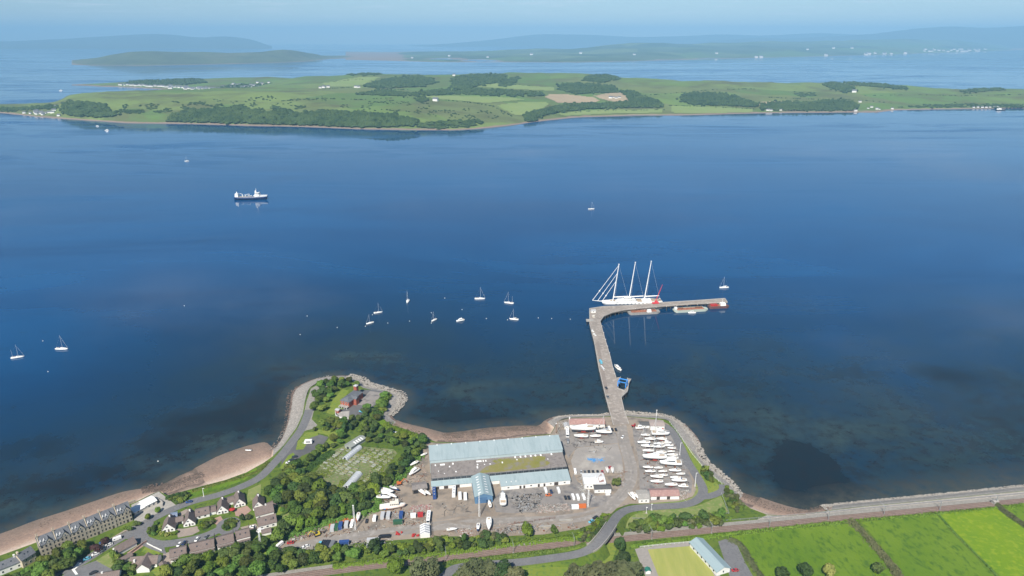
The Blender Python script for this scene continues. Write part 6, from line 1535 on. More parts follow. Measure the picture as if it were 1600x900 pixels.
def bus_parts(t):
    MB().loft([[(-5.4, -1.2, .4), (-5.4, 1.2, .4), (-5.3, 1.15, 3.0), (-5.3, -1.15, 3.0)], [(5.4, -1.2, .4), (5.4, 1.2, .4), (5.4, 1.15, 3.1), (5.4, -1.15, 3.1)]]).build('body', CARM['white'], t)
    for s in (-1, 1): MB().box((0, s * 1.19, 2.1), (9.6, .06, .9)).build('side_window', M_glass, t)
    MB().box((-5.38, 0, 1.9), (.06, 2.0, 1.3)).build('windscreen', M_glass, t)
    for x in (-3.2, 0, 3.2): MB().box((x, 0, 3.14), (1.2, .9, .14)).build('roof_hatch', M_steel, t)
    wheels(t, (-3.4, 3.0), 2.35, .5)
def caravan_parts(t):
    MB().loft([[(-2.6, -1.05, .7), (-2.6, 1.05, .7), (-2.3, 1.05, 2.2), (-2.3, -1.05, 2.2)], [(-2.0, -1.1, .45), (-2.0, 1.1, .45), (-1.8, 1.05, 2.6), (-1.8, -1.05, 2.6)], [(2.5, -1.1, .5), (2.5, 1.1, .5), (2.3, 1.05, 2.55), (2.3, -1.05, 2.55)]]).build('body', CARM['white'], t)
    for s in (-1, 1): MB().box((.2, s * 1.1, 1.75), (2.6, .06, .7)).build('side_window', M_glass, t)
    MB().tube((-2.5, 0, .55), (-3.8, 0, .5), .07, .07, 5).build('drawbar', M_steel, t)
    wheels(t, (.2,), 2.1, .34)
def cont_parts(t, L=6.1):
    mb = MB().box((0, 0, 1.3), (L, 2.44, 2.5))
    for k in range(int(L / .55)):
        for s in (-1, 1): mb.box((-L / 2 + .35 + k * .55, s * 1.24, 1.3), (.24, .05, 2.2))
    mb.build('body', CARM['blue'], t)
    for sx in (-1, 1):
        for sy in (-1, 1): MB().box((sx * (L / 2 - .06), sy * 1.2, 1.32), (.14, .14, 2.62)).build('corner_post', M_steel, t)
    for s in (-1, 1): MB().box((L / 2 + .02, s * .6, 1.3), (.05, 1.12, 2.3)).build('door', M_rust, t)
VP = {}
def vehicle(kind, col, px, py, an, label, group=None, sc=1.0, z=LAND + .12):
    fn, nm, cat = {'car': (car_parts, 'parked_car', 'car'), 'van': (van_parts, 'van', 'van'), 'bus': (bus_parts, 'coach', 'coach'), 'caravan': (caravan_parts, 'caravan', 'caravan'), 'cont': (cont_parts, 'shipping_container', 'container')}[kind]
    p = P(px, py, z); m = CARM[col]
    if kind not in VP:
        t = VP[kind] = thing(nm, label, cat, (p.x, p.y, z), R(an), group); fn(t)
        for c in t.children:
            if c.name.split('.')[0] in ('body', 'roof'): c.material_slots[0].link = 'OBJECT'; c.material_slots[0].material = m
        t.scale = (sc,) * 3 if not isinstance(sc, tuple) else sc
        return t
    return copy_thing(VP[kind], (p.x, p.y, z), R(an), label, sc, group, {'body': m, 'roof': m})

G1 = 'cars parked below the boathouse'
xs = (912.9, 917.5, 922, 931.9, 937.5, 942.4, 947.9, 956.7, 962.3); cl = ('grey', 'black', 'black', 'black', 'grey', 'black', 'navy', 'black', 'black')
for i, (x, c) in enumerate(zip(xs, cl)): vehicle('car', c, x, 671 + (i > 6), 95, f'{"dark blue" if c == "navy" else c} car, {ord_(i)} from the left of the cars below the boathouse', G1)
vehicle('van', 'white', 952, 671.5, 95, 'white van among the dark cars below the boathouse')
vehicle('bus', 'white', 886.4, 679, 88, 'white box lorry parked beside the quay boats', None, (.9, 1.1, 1.05))
vehicle('van', 'grey', 887.3, 691.5, 88, 'dark grey van below the white box lorry on the quay')
vehicle('car', 'white', 973, 683.5, 60, 'lone white car on the lane at the pier root')
G2 = 'cars parked above the yard office'
for i, (x, c, k) in enumerate(((898.6, 'white', 'van'), (908, 'silver', 'car'), (914, 'grey', 'car'), (920.3, 'black', 'car'), (926.9, 'black', 'car'), (933.9, 'black', 'car'), (941.2, 'red', 'car'))):
    vehicle(k, c, x, 738.5, 92, f'{c} {k}, {ord_(i)} from the left of the row above the yard office', G2)
vehicle('car', 'red', 952.5, 731.5, 5, 'dark red car behind the pair of white hulls')
G3 = 'vehicles in the car park'
for x, y, c, k, lb in ((852.5, 768, 'white', 'van', 'white van just below the white walled workshop, left of the dark car'), (861.4, 769, 'navy', 'car', 'dark blue car behind the orange machine'), (872.7, 768, 'white', 'van', 'lone white van right of the dark car below the workshop'), (883.6, 778.5, 'black', 'car', 'black car, left of the two in the lower car park row'), (889, 778.5, 'black', 'car', 'black car, right of the two in the lower car park row'), (895.5, 778.5, 'white', 'van', 'white van next to the black cars in the lower car park row'), (902.8, 779, 'white', 'van', 'white van in the middle of the lower car park row'), (911.8, 778.5, 'white', 'van', 'rightmost white van of the lower car park row')):
    vehicle(k, c, x, y, 100, lb, G3)
vehicle('car', 'orange', 857, 774.5, 8, 'bright orange pickup in the car park')
vehicle('cont', 'white', 898.5, 794, 3, 'white cabin container at the end of the car park', None, (.8, 1, .9))
vehicle('cont', 'orange', 909.5, 792.5, 3, 'orange brown container beside the white cabin at the car park end', None, (.9, 1, .8))
vehicle('car', 'cyan', 924, 815.5, 35, 'light blue car by the bushes at the lane bend')
vehicle('car', 'black', 930.5, 809.5, 30, 'black car by the bushes at the lane bend')
vehicle('bus', 'blue', 678.7, 773.5, -82, 'blue coach parked at the left end lean-to')
vehicle('bus', 'white', 709.4, 771, -88, 'long white coach in the yard, closest to the lean-to', None, (.95, 1, 1))
vehicle('van', 'white', 718.7, 776, -85, 'white lorry left of two parked side by side in the yard', None, (1.6, 1.25, 1.2))
vehicle('van', 'white', 727, 776.8, -85, 'white lorry right of two parked side by side in the yard', None, (1.6, 1.25, 1.2))
vehicle('bus', 'white', 669.8, 811, 92, 'white coach standing below the red racks', None, (.95, 1, 1))
for x, y, an, c, sx, lb in ((598, 808, 92, 'silver', .9, 'grey container left of a pair below the passenger boat'), (607, 807.5, 92, 'silver', .9, 'grey container right of a pair below the passenger boat'), (627, 807, 92, 'blue', .9, 'blue container below the stern of the passenger boat'), (621.8, 818, 5, 'green', 1.0, 'dark green container beside the yard track'),
                            (645.8, 808, 5, 'white', .6, 'small white container behind the yard track'), (657, 806.5, 5, 'red', .6, 'small faded red container beside the white coach'), (541.5, 822, 95, 'silver', .8, 'pale container left of the tall lattice pole'), (532.3, 824, 95, 'blue', .9, 'blue container in the row under the orange fence'), (526, 826, 95, 'green', .8, 'dark green container in the row under the orange fence'), (519.6, 827.5, 95, 'silver', .8, 'grey container at the left end of the row under the orange fence'),
                            (499, 857, 80, 'cyan', 1.2, 'light blue container by the southern hedge'), (505.5, 853.5, 85, 'black', 1.0, 'black container right beside the light blue one'), (512, 853.5, 85, 'black', 1.0, 'middle black container by the southern hedge'), (519, 854, 85, 'grey', 1.0, 'dark grey container by the southern hedge'), (538, 850.5, 5, 'blue', 1.0, 'deep blue container by the southern hedge'), (582.7, 847, 3, 'silver', 1.2, 'grey container, upper of two by the southern hedge'), (582.7, 856, 3, 'silver', 1.2, 'grey container, lower of two by the southern hedge')):
    vehicle('cont', c, x, y, an, lb, 'containers about the west yard', (sx, 1, 1))
vehicle('caravan', 'white', 585.5, 812.5, 92, 'white caravan in the row below the wood')
vehicle('car', 'black', 573, 815, 95, 'black car beside the white caravan')
vehicle('van', 'white', 550, 820.5, 92, 'white van right of the orange fence', None, (1.2, 1, 1.1))
vehicle('van', 'black', 600.4, 839.5, 5, 'black flatbed truck on the yard track', None, (1.5, 1.1, .8))
vehicle('car', 'red', 454, 849, 10, 'red car at the left end of the yard track')
for x, y, an, c, k, lb in ((430.7, 866.5, 10, 'black', 'car', 'black car at the far left end of the yard by the trees'), (437, 853, 60, 'white', 'van', 'white van at the left end of the yard'), (473, 857.5, 20, 'white', 'car', 'white car by the hedge, lower of two on the yard track'), (478.5, 854.5, 20, 'white', 'car', 'white car by the hedge, upper of two on the yard track'), (463, 858.5, 20, 'black', 'car', 'black car by the hedge left of the white cars'), (457, 862, 20, 'silver', 'car', 'silver car by the hedge, leftmost on the yard track')):
    vehicle(k, c, x, y, an, lb, 'vehicles at the left end of the yard track')
for x, y, an, c, k, lb in ((280.5, 851.5, 80, 'white', 'car', 'white car on the close, left of a pair'), (288, 849.5, 80, 'navy', 'car', 'dark blue car on the close, right of a pair'), (308, 843.5, 85, 'white', 'car', 'white car on the close beside the traffic island'), (322.5, 840, 80, 'grey', 'car', 'grey car on the close nearest the traffic island'), (295.5, 785, 20, 'blue', 'car', 'blue car on the shore road above the chalets'),
                           (182.5, 843.5, 38, 'white', 'van', 'white van topmost of the kerbside row by the stone terrace'), (170.5, 852, 38, 'white', 'car', 'white car second from the top of the kerbside row'), (163, 857, 38, 'silver', 'car', 'silver car in the middle of the kerbside row'), (157, 861.5, 38, 'white', 'car', 'white car fourth from the top of the kerbside row'), (149.5, 866.5, 38, 'white', 'car', 'white car fifth from the top of the kerbside row'), (136, 874, 38, 'cyan', 'car', 'light blue car at the bottom of the kerbside row'),
                           (161, 848, 38, 'blue', 'car', 'blue car in the shade by the stone terrace wall'), (146, 896, 38, 'black', 'car', 'black car in the car park at the lower left'),
                           (451, 723.5, 10, 'white', 'car', 'white car nearest the camera in the headland bays'), (455.7, 719.5, 10, 'black', 'car', 'black car in the middle of the headland bays'), (460.5, 714.5, 10, 'black', 'car', 'black car farthest along the headland bays'), (482, 693, 3, 'white', 'caravan', 'white motorhome on the headland tarmac'),
                           (1148.5, 892, 5, 'red', 'car', 'red car parked beside the bowling club house'), (407, 831, 0, 'white', 'van', 'white van in the drive of the villa nearest the wood'), (395, 824, 0, 'white', 'car', 'white car in the drive above the row houses'), (385.5, 766, 20, 'black', 'car', 'black car at the bend of the shore road')):
    if lb.startswith('black car at the bend'): continue
    vehicle(k, c, x, y, an, lb, None, 1.25 if k == 'caravan' else 1.0)
p = P(938.7, 566, 5); vehicle('van', 'cyan', 938.7, 567, 100, 'turquoise van on the pier neck', None, 1.1, 5.05)
vehicle('bus', 'white', 941.5, 576, 103, 'white trailer on the pier neck below the turquoise van', None, (.8, .6, .5), 5.05)
vehicle('car', 'black', 947.3, 607, 103, 'black car on the pier neck level with the blue hoist', None, 1, 5.05)
vehicle('car', 'grey', 949.8, 621, 103, 'dark grey car on the pier neck nearest the shore', None, 1, 5.05)

# ---- blue boat hoist
def hoist():
    a, b, c, d = [P(x, y, 5) for x, y in ((965.5, 608), (977.5, 610.5), (968, 598), (979.5, 600))]
    o = (a + b + c + d) / 4; t = thing('boat_hoist', 'bright blue travelling boat hoist straddling the slip on the pier', 'hoist', (o.x, o.y, 5.0), math.atan2((b - a).y, (b - a).x))
    mb = mat('hoist_blue', (0.05, 0.26, 0.68), None, rough=.5); W, D, H = 7.2, 5.0, 5.2
    for sx in (-1, 1):
        for sy in (-1, 1): MB().box((sx * W / 2, sy * D / 2, H / 2 + .4), (.7, .8, H)).build('leg', mb, t); MB().tube((sx * W / 2 - .3, sy * D / 2, .5), (sx * W / 2 + .3, sy * D / 2, .5), .55, .55, 10).build('wheel', M_black, t)
        MB().box((sx * W / 2, 0, H + .4), (.7, D + .8, .8)).build('side_beam', mb, t)
    MB().box((0, D / 2, H + 1.0), (W + .7, .7, .7)).build('cross_beam', mb, t)
    MB().box((0, -D / 2, H + .35), (W, .6, .5)).build('cross_beam', mb, t)
    for y in (-1.6, 1.6):
        m2 = MB()
        for s in (-1, 1): m2.tube((s * W * .45, y, H), (s * 2, y, 2.4), .06, .06, 4)
        m2.tube((-2, y, 2.4), (2, y, 2.4), .12, .12, 4); m2.build('sling', M_black, t)
hoist()
def crane(label, px, py, h, col, z=5.0, lean=(2.8, 0.5)):
    p = P(px, py, z); t = thing('mobile_crane', label, 'crane', (p.x, p.y, z), R(8)); m = mat('crane_' + col, {'red': (0.55, 0.05, 0.06), 'white': (.7, .7, .7)}[col], None, rough=.5)
    MB().box((0, 0, 1.0), (8, 2.5, 1.3)).build('carrier', m, t); MB().box((.8, 0, 2.6), (3.4, 2.4, 2.0), taper=.85).build('cab', m, t)
    MB().box((2.3, 0, 2.8), (.5, 1.9, 1.0)).build('cab_window', M_glass, t)
    wheels(t, (-2.8, -1.2, 1.4, 2.8), 2.4, .55)
    rr = MB(); N_ = 6
    for k in range(N_):
        f0, f1 = k / N_, (k + 1) / N_
        rr.tube((lean[0] * f0 * 2.6, lean[1] * f0, 2.5 + h * f0), (lean[0] * f1 * 2.6, lean[1] * f1, 2.5 + h * f1), .55 * (1 - f0 * .5), .55 * (1 - f1 * .5), 4)
    rr.build('boom', m, t); MB().tube((lean[0] * 2.6, lean[1], h + 2.4), (lean[0] * 2.6 + .3, lean[1], 8), .05, .05, 4).build('hoist_cable', M_black, t)
    return t
crane('red mobile crane with raised boom on the pier beside the superyacht stern', 1024, 474.5, 21, 'red')
p = P(990, 667); t = thing('yard_tractor', 'red yard tractor with white boat trailer at the pier root', 'tractor', (p.x, p.y, LAND + .1), R(0))
MB().box((0, 0, 1.0), (3.2, 1.5, 1.0)).build('bonnet', M_red, t); MB().box((.9, 0, 2.0), (1.4, 1.5, 1.3), taper=.85).build('cab', M_red, t); MB().box((.9, 0, 2.1), (1.3, 1.56, .7)).build('cab_window', M_glass, t); wheels(t, (-1.1, 1.0), 1.9, .7)
p = P(1000, 671.5); t = thing('work_boat', 'white work boat in front of the dark roofed quay hut', 'boat', (p.x, p.y, LAND + .1), R(180)); motor_parts(t, 7.5, False, z0=1.2, fly=False)
# hut and gear at the pier elbow
p = P(924, 489, 5); gabled('pier_hut', 'small white hut at the elbow of the pier', 'hut', p, R(8), 5.2, 4.0, 2.6, 3.2, 'x', M_harl, M_lead, wins=[('f', 2.6, 1, 1.2, 1)], base=5.0)
p = P(927.5, 495, 5); t = thing('cable_drum', 'pale cable drum beside the pier hut', 'drum', (p.x, p.y, 5.0)); MB().tube((0, 0, 0), (0, 0, .25), 1.6, 1.6, 14).build('flange', M_cream, t); MB().tube((0, 0, .25), (0, 0, 1.4), 1.0, 1.0, 12).build('core', M_cream, t); MB().tube((0, 0, 1.4), (0, 0, 1.65), 1.6, 1.6, 14).build('flange', M_cream, t)
p = P(921.5, 500.5, 5); t = thing('loading_platform', 'pale concrete platform jutting from the outer side of the pier', 'platform', (p.x, p.y, 0)); MB().box((0, 0, 5.0), (8, 6, .8)).build('slab', M_conc, t)
for sx in (-1, 1):
    for sy in (-1, 1): MB().tube((sx * 3, sy * 2.2, -2), (sx * 3, sy * 2.2, 4.6), .4, .4, 6).build('pile', M_black, t)
for px, py, lb in ((926.5, 518, 'white crates stacked along the outer edge of the pier, upper pile'), (929, 524, 'white crates stacked along the outer edge of the pier, lower pile')):
    p = P(px, py, 5); t = thing('crate_stack', lb, 'crates', (p.x, p.y, 5.0), R(15))
    for k in range(5): MB().box((rnd.uniform(-.9, .9), rnd.uniform(-1.6, 1.6), .45 + (k // 3) * .9), (1.1, 1.1, .88), rnd.uniform(0, 1)).build('crate', M_cover_w, t)
p = P(960, 576, 0); t = thing('work_boat', 'white launch lying alongside the pier above the blue hoist', 'boat', (p.x + 2.5, p.y + 2, 0), R(-70)); motor_parts(t, 10, True, fly=False)
p = P(967, 577.5, 0); t = thing('work_boat', 'small white boat outside the launch above the blue hoist', 'boat', (p.x, p.y, 0), R(-60)); motor_parts(t, 6.5, True, fly=False)

# ---- orange digger, yellow digger
def digger(label, px, py, rz, col):
    p = P(px, py); t = thing('digger', label, 'digger', (p.x, p.y, LAND + .05), R(rz)); m = CARM[col]
    for s in (-1, 1): MB().box((0, s * 1.1, .45), (3.6, .6, .9)).build('track', M_black, t)
    MB().box((.3, 0, 1.6), (3.0, 2.4, 1.2), taper=.92).build('body', m, t); MB().box((-.5, -.6, 2.6), (1.4, 1.1, 1.3), taper=.9).build('cab', M_glass, t)
    MB().tube((-1.0, .5, 1.8), (-3.4, .5, 4.4), .3, .26, 6).tube((-3.4, .5, 4.4), (-5.4, .5, 2.2), .24, .2, 6).build('arm', m, t); MB().box((-5.5, .5, 1.7), (.9, 1.1, .9), taper=.6).build('bucket', M_rust, t)
digger('orange digger at the edge of the wood above the dark hull', 624, 757, 200, 'orange')
digger('yellow digger beside the yard track under the wood', 495.6, 836.5, 30, 'yellow')

# ---- poles
def pole(name, label, px, py0, py1, r=.22, lat=False, lamp=False, cat='pole', m=None, z=LAND):
    b = P(px, py0, z); u = (py1 - 450.0); t_ = None
    # height from the two photo rows at the same ground distance
    s, c = math.sin(PITCH), math.cos(PITCH); v = (450.0 - py1) / F_PX
    h = CAM_H - (s - v * c) / (c + v * s) * b.y - z
    t = thing(name, label, cat, (b.x, b.y, z)); m = m or M_steel
    if lat:
        mb = MB(); k = 7
        for a in ((-1, -1), (1, -1), (1, 1), (-1, 1)): mb.tube((a[0] * .5, a[1] * .5, 0), (a[0] * .28, a[1] * .28, h), .09, .07, 4)
        n = int(h / 1.2)
        for i in range(n):
            f0, f1 = i / n, (i + 1) / n; w0, w1 = .5 - .22 * f0, .5 - .22 * f1; q = ((-1, -1), (1, -1), (1, 1), (-1, 1))
            for j in range(4):
                A, B_ = q[j], q[(j + 1) % 4]; mb.tube((A[0] * w0, A[1] * w0, h * f0), (B_[0] * w1, B_[1] * w1, h * f1), .05, .05, 3, cap=False)
        mb.build('mast', m, t)
    else: MB().tube((0, 0, 0), (0, 0, h), r, r * .6, 7).build('mast', m, t)
    MB().box((0, 0, .15), (1.2, 1.2, .3)).build('foot', M_conc, t)
    if lamp: MB().box((.6, 0, h - .05), (1.3, .25, .16)).build('lamp_head', M_white, t)
    else: MB().box((0, 0, h + .12), (1.0, .5, .3)).build('floodlight', M_white, t)
    return t
pole('lattice_pole', 'tall pale lighting mast in front of the blue gabled shed', 749, 807, 772, lat=True, m=M_mastw)
pole('lattice_pole', 'tall pale lighting mast beside the yard office', 918.7, 792, 766, lat=True, m=M_mastw)
pole('lattice_pole', 'tall pale lighting mast right of the container row', 555, 828, 790, lat=True, m=M_mastw)
pole('lattice_pole', 'tall pale mast by the rightmost row house and the wood', 408, 858, 832, r=.3, lat=True, m=M_mastw)
pole('lattice_pole', 'tall dark mast at the corner of the rear shed by the beach', 869, 678, 662, r=.2, m=M_rust)
pole('flag_pole', 'white pole behind the harbour office roof', 1025, 657, 641, r=.28, m=M_mastw)
pole('lamp_post', 'white lamp post beside the shore road level with the boat park', 1062, 711, 692, lamp=True, m=M_mastw, cat='lamp post')
pole('lamp_post', 'white lamp post beside the shore road near the bend', 1085.8, 760, 739, lamp=True, m=M_mastw, cat='lamp post')
pole('lamp_post', 'white lamp post on the lawn beyond the chalets', 318.5, 776, 763, lamp=True, m=M_mastw, cat='lamp post')
for px, py, lb in ((1010, 802, 'white gate post pair over the shore road, left'), (1018, 797, 'white gate post pair over the shore road, right')):
    pole('height_barrier', lb, px, py, py - 9, r=.15, m=M_mastw, cat='post')
GC = 'overhead line masts along the railway'
cm = [(697, 876, 868), (802, 864, 852), (897, 854, 841.5), (1018, 842, 831), (1111.5, 833, 822), (1202, 824, 814), (1294, 813, 804), (1381, 804.5, 793), (1468, 798, 787), (1556, 788, 778)]
wds = ['leftmost', 'second', 'third', 'fourth', 'fifth', 'sixth', 'seventh', 'eighth', 'ninth', 'tenth']
cproto = None
for i, (px, y0, y1) in enumerate(cm):
    b = P(px, y0, LAND + .1); j = min(range(len(rail_pts) - 1), key=lambda k: (rail_pts[k].to_2d() - b.to_2d()).length); d = rail_pts[j + 1] - rail_pts[j]; an = math.atan2(d.y, d.x)
    lb = f'{wds[i]} overhead line mast from the left along the railway' if i else 'leftmost overhead line mast along the railway by the dark conifer'
    if cproto is None:
        t = cproto = thing('catenary_mast', lb, 'mast', b, an, GC)
        for sx in (-.15, .15): MB().box((sx, 0, 3.5), (.09, .22, 7.0)).build('post', M_steel, t)
        MB().tube((0, 0, 6.6), (0, 6.0, 6.2), .08, .06, 5).tube((0, 0, 5.6), (0, 3.2, 6.3), .06, .05, 5).build('cantilever', M_steel, t)
        MB().box((0, 0, .1), (.9, .9, .4)).build('base', M_conc, t)
    else: copy_thing(cproto, b, an, lb)
p = P(1556, 787); 
gabled('relay_hut', 'small grey trackside hut at the right of the railway', 'hut', P(1553, 789.5), R(15), 3.4, 2.4, 2.3, 2.7, 'x', M_conc, M_conc)

# ---- fences, racks, scrap
def post_fence(name, label, px, h=1.2, m=None, gap=3.0, rails=2):
    pts = [P(*k) for k in px]; o = pts[0]; t = thing(name, label, 'fence', (o.x, o.y, LAND)); m = m or M_steel; pm = None
    for i in range(len(pts) - 1):
        a, b = pts[i] - o, pts[i + 1] - o; d = b - a; n = max(1, int(d.length / gap)); an = math.atan2(d.y, d.x)
        for k in range(n + (i == len(pts) - 2)):
            q = a + d * (k / n)
            if pm is None: pm = MB().box((0, 0, h / 2), (.14, .14, h)).build('post', m, t); e = pm
            else: e = pm.copy(); C.objects.link(e)
            e.location = (q.x, q.y, 0)
        for r_ in range(rails): MB().box(((a.x + b.x) / 2, (a.y + b.y) / 2, h * (.95 - r_ * .45)), (d.length, .08, .1), an).build('rail', m, t)
    return t
post_fence('fence', 'pale post and rail fence along the top of the shore bank by the road', [(1046, 660), (1057, 674), (1068, 690), (1082, 711), (1096, 728), (1112, 743), (1128, 757)], 1.3, M_white)
post_fence('railway_fence', 'wire fence on the sea side of the railway', [(985, 830), (1050, 822), (1112, 816.5), (1200, 809.5), (1290, 801.5), (1380, 793), (1470, 784.5), (1600, 772)], 1.3, M_steel, 6.0)
post_fence('boundary_fence', 'dark fence between the west yard and the coach park', [(672, 806), (674, 820), (676, 838)], 2.0, M_black, 2.5, 3)
post_fence('road_fence', 'metal fence between the dry verge and the railway bushes', [(988, 811), (1020, 812), (1060, 809), (1138, 803)], 1.2, M_steel, 4.0)
post_fence('road_fence', 'metal fence closing the end of the dry verge by the shore', [(1127, 772), (1132, 785), (1139, 803)], 1.4, M_steel, 3.0)
post_fence('green_fence', 'white board fence behind the bowling green', [(1000, 855.5), (1040, 851), (1075, 848), (1098, 845.5)], 1.0, M_white, 2.5)
post_fence('shed_fence', 'long dark steel rail rack south of the lane, left length', [(803, 819), (818, 817.5), (832, 816.5)], 1.4, M_rust, 2.5)
post_fence('shed_fence', 'long dark steel rail rack south of the lane, right length', [(835, 815), (850, 813), (867, 811)], 1.8, M_rust, 2.5)
for i, (x0, y0, lb) in enumerate(((804, 822, 'timber stack nearest the lane, left of the round bushes'), (842, 825, 'pale timber stack between the two round bushes'), (873, 815, 'long pale timber stack beside the lane bend'))):
    p = P(x0, y0); t = thing('timber_stack', lb, 'timber', (p.x, p.y, LAND + .1), R(6))
    for k in range(6): MB().box((4.5 + rnd.uniform(-.6, .6), k % 3 * .5, .2 + (k // 3) * .35), (9.0 + rnd.uniform(-1.5, .5), .42, .3), rnd.uniform(-.02, .02)).build('plank', M_bgrey if k % 2 else mat('timber_pale', (0.45, 0.42, 0.36), (0.36, 0.33, 0.28), .5, .9), t)
def scrap(name, label, poly, n, mats_, smax=1.2, seed=3, hmax=1.0):
    """mass of small gear too jumbled to count"""
    rg = random.Random(seed); pw = [P(*k).to_2d() for k in poly]; x0, x1 = min(q.x for q in pw), max(q.x for q in pw); y0, y1 = min(q.y for q in pw), max(q.y for q in pw)
    mb = MB(); k = 0; tr = 0
    while k < n and tr < n * 30:
        tr += 1; x, y = rg.uniform(x0, x1), rg.uniform(y0, y1)
        if not pin((x, y), [(q.x, q.y) for q in pw]): continue
        k += 1; mi = rg.randrange(len(mats_)); a = rg.uniform(0, 3.14)
        if rg.random() < .62: L = rg.uniform(1.5, 6); mb.box((x, y, LAND + rg.uniform(.1, .5)), (L, .16, .16), a, mi)
        else: s = rg.uniform(.3, smax); hh = rg.uniform(.3, hmax); mb.box((x, y, LAND + .04 + hh / 2), (s, s * rg.uniform(.4, 1.2), hh), a, mi, rg.uniform(.6, 1))
    o = mb.build(name, mats_); tag(o, label, None, None, 'stuff'); return o
M_pale = mat('pale_plastic', (0.42, 0.41, 0.38), None, rough=.6); M_pinkd = mat('sun_bleached', (0.38, 0.29, 0.25), (0.32, 0.25, 0.22), .5, .9)
M_woodg = mat('timber_grey2', (0.25, 0.22, 0.19), (0.17, 0.15, 0.13), .5, .95)
scrap('yard_scrap', 'grey steel cradles and mast racks on the tarmac by the big motor yacht', [(798, 775), (845, 769), (842, 795), (812, 800)], 330, [M_steel, M_woodg, M_black, M_bgrey], 1.2, 3)
scrap('yard_scrap', 'pale planks and sheets heaped near the lane', [(840, 789), (885, 787), (892, 798), (838, 802)], 200, [M_pinkd, M_pale, M_woodg], 1.4, 4, .5)
scrap('yard_scrap', 'jumbled gear under the trees beside the passenger boat', [(585, 780), (600, 760), (622, 752), (632, 757), (620, 768), (628, 782), (600, 792), (585, 797)], 300, [M_woodg, M_rust, M_pale, M_bgrey, M_black], 1.1, 5)
scrap('yard_scrap', 'faded red racks below the brown roofed store', [(642, 792), (673, 789), (673, 797), (645, 801)], 160, [mat('rack_pink', (0.34, 0.16, 0.15), None, rough=.8), M_pinkd, M_pale], 1.0, 6)
scrap('yard_scrap', 'small gear along the front of the container row', [(595, 800), (640, 798), (668, 800), (668, 808), (600, 814)], 170, [M_steel, M_bgrey, M_pale, M_rust, M_woodg], 1.2, 7)
scrap('yard_scrap', 'orange netting and gear behind the container row', [(512, 819), (545, 809), (560, 806), (560, 812), (540, 818), (515, 825)], 200, [M_odeck, M_rust, CARM['orange']], 1.1, 8)
scrap('yard_scrap', 'scrap and tyres at the left end of the yard track', [(448, 842), (470, 834), (505, 826), (510, 832), (480, 840), (455, 848)], 130, [M_rust, M_bgrey, M_pinkd, M_black, M_pale], 1.2, 9)
scrap('yard_scrap', 'tyres and oddments along the southern hedge', [(460, 862), (492, 856), (535, 850), (560, 846), (610, 842), (612, 850), (540, 858), (470, 868)], 130, [M_black, M_woodg, M_pale, M_bgrey], 1.1, 10)
scrap('yard_scrap', 'pinkish scrap heaps by the trees south of the lane', [(715, 830), (735, 826), (740, 838), (718, 840)], 90, [M_pinkd, M_pale, M_rust], 1.2, 11)
scrap('yard_scrap', 'trestles and props around the boat park', [(998, 676), (1040, 676), (1062, 705), (1078, 750), (1070, 768), (1005, 765)], 240, [M_rust, M_black, M_steel, M_woodg], .8, 12)
scrap('yard_scrap', 'small gear beside the right hand yard cabin', [(1062, 770), (1076, 766), (1076, 778), (1064, 782)], 60, [M_pinkd, M_pale, M_woodg], 1.0, 13)
scrap('yard_scrap', 'trailers and trestles between workshop and quay boats', [(893, 690), (935, 688), (955, 702), (935, 708), (895, 705)], 60, [M_steel, M_black, M_bgrey], 1.2, 14, .5)
scrap('yard_scrap', 'oddments beside the yard office steps', [(905, 745), (912, 742), (915, 770), (930, 778), (918, 782), (908, 770)], 90, [M_steel, M_woodg, M_pale], .9, 15)
scrap('yard_scrap', 'boulders and timber bits beside the quay hut', [(873, 660), (884, 658), (882, 672), (872, 676)], 70, [M_bgrey, M_woodg, M_pale], .9, 16)
scrap('yard_scrap', 'bits of gear among grass south of the lane', [(770, 826), (800, 822), (835, 822), (850, 830), (800, 834), (770, 834)], 110, [M_bgrey, M_steel, M_woodg, M_black], 1.1, 17)
scrap('blue_crates', 'blue and white crates laid out on the concrete hardstanding', [(921, 717), (942, 716), (942.5, 721), (921.5, 722)], 60, [mat('crate_blue', (0.05, 0.28, 0.62), None, rough=.6), mat('crate_blue', (0.05, 0.28, 0.62)), M_pale], .9, 18, .6)
scrap('yard_scrap', 'odd gear strewn over the coach park', [(688, 788), (738, 784), (742, 800), (690, 806)], 45, [M_woodg, M_black, M_bgrey], .9, 21, .5)
scrap('yard_scrap', 'bits and pieces along the upper side of the yard track', [(505, 832), (560, 824), (610, 816), (668, 812), (668, 817), (560, 832), (508, 840)], 120, [M_woodg, M_rust, M_pale, M_bgrey], .9, 22, .7)
scrap('yard_scrap', 'timber and frames on the rough ground left of the sheds', [(640, 738), (662, 722), (668, 745), (668, 762), (640, 762)], 110, [M_woodg, M_rust, M_bgrey, M_pinkd], 1.0, 23, .7)
scrap('yard_scrap', 'loose gear between the lane and the hedge', [(690, 826), (745, 822), (800, 816), (870, 822), (900, 818), (905, 828), (800, 832), (700, 836)], 190, [M_woodg, M_rust, M_bgrey, M_steel, M_pinkd], 1.0, 24, .7)
scrap('yard_scrap', 'gear standing along the edge of the boat lane', [(960, 735), (975, 735), (978, 752), (968, 768), (960, 760)], 40, [M_woodg, M_rust, M_steel], .9, 25, .7)
for px, py, lb in ((623.6, 834.5, 'heap of bright red floats beside the yard track'), (649, 838, 'heap of red floats left of the striped tent')):
    p = P(px, py); t = thing('float_heap', lb, 'floats', (p.x, p.y, LAND))
    for k in range(16): MB().ball((rnd.uniform(-2, 2), rnd.uniform(-1.3, 1.3), .5 + rnd.uniform(0, .5)), rnd.uniform(.4, .65), 6, 4, 1, .1, k).build('float', M_red, t)
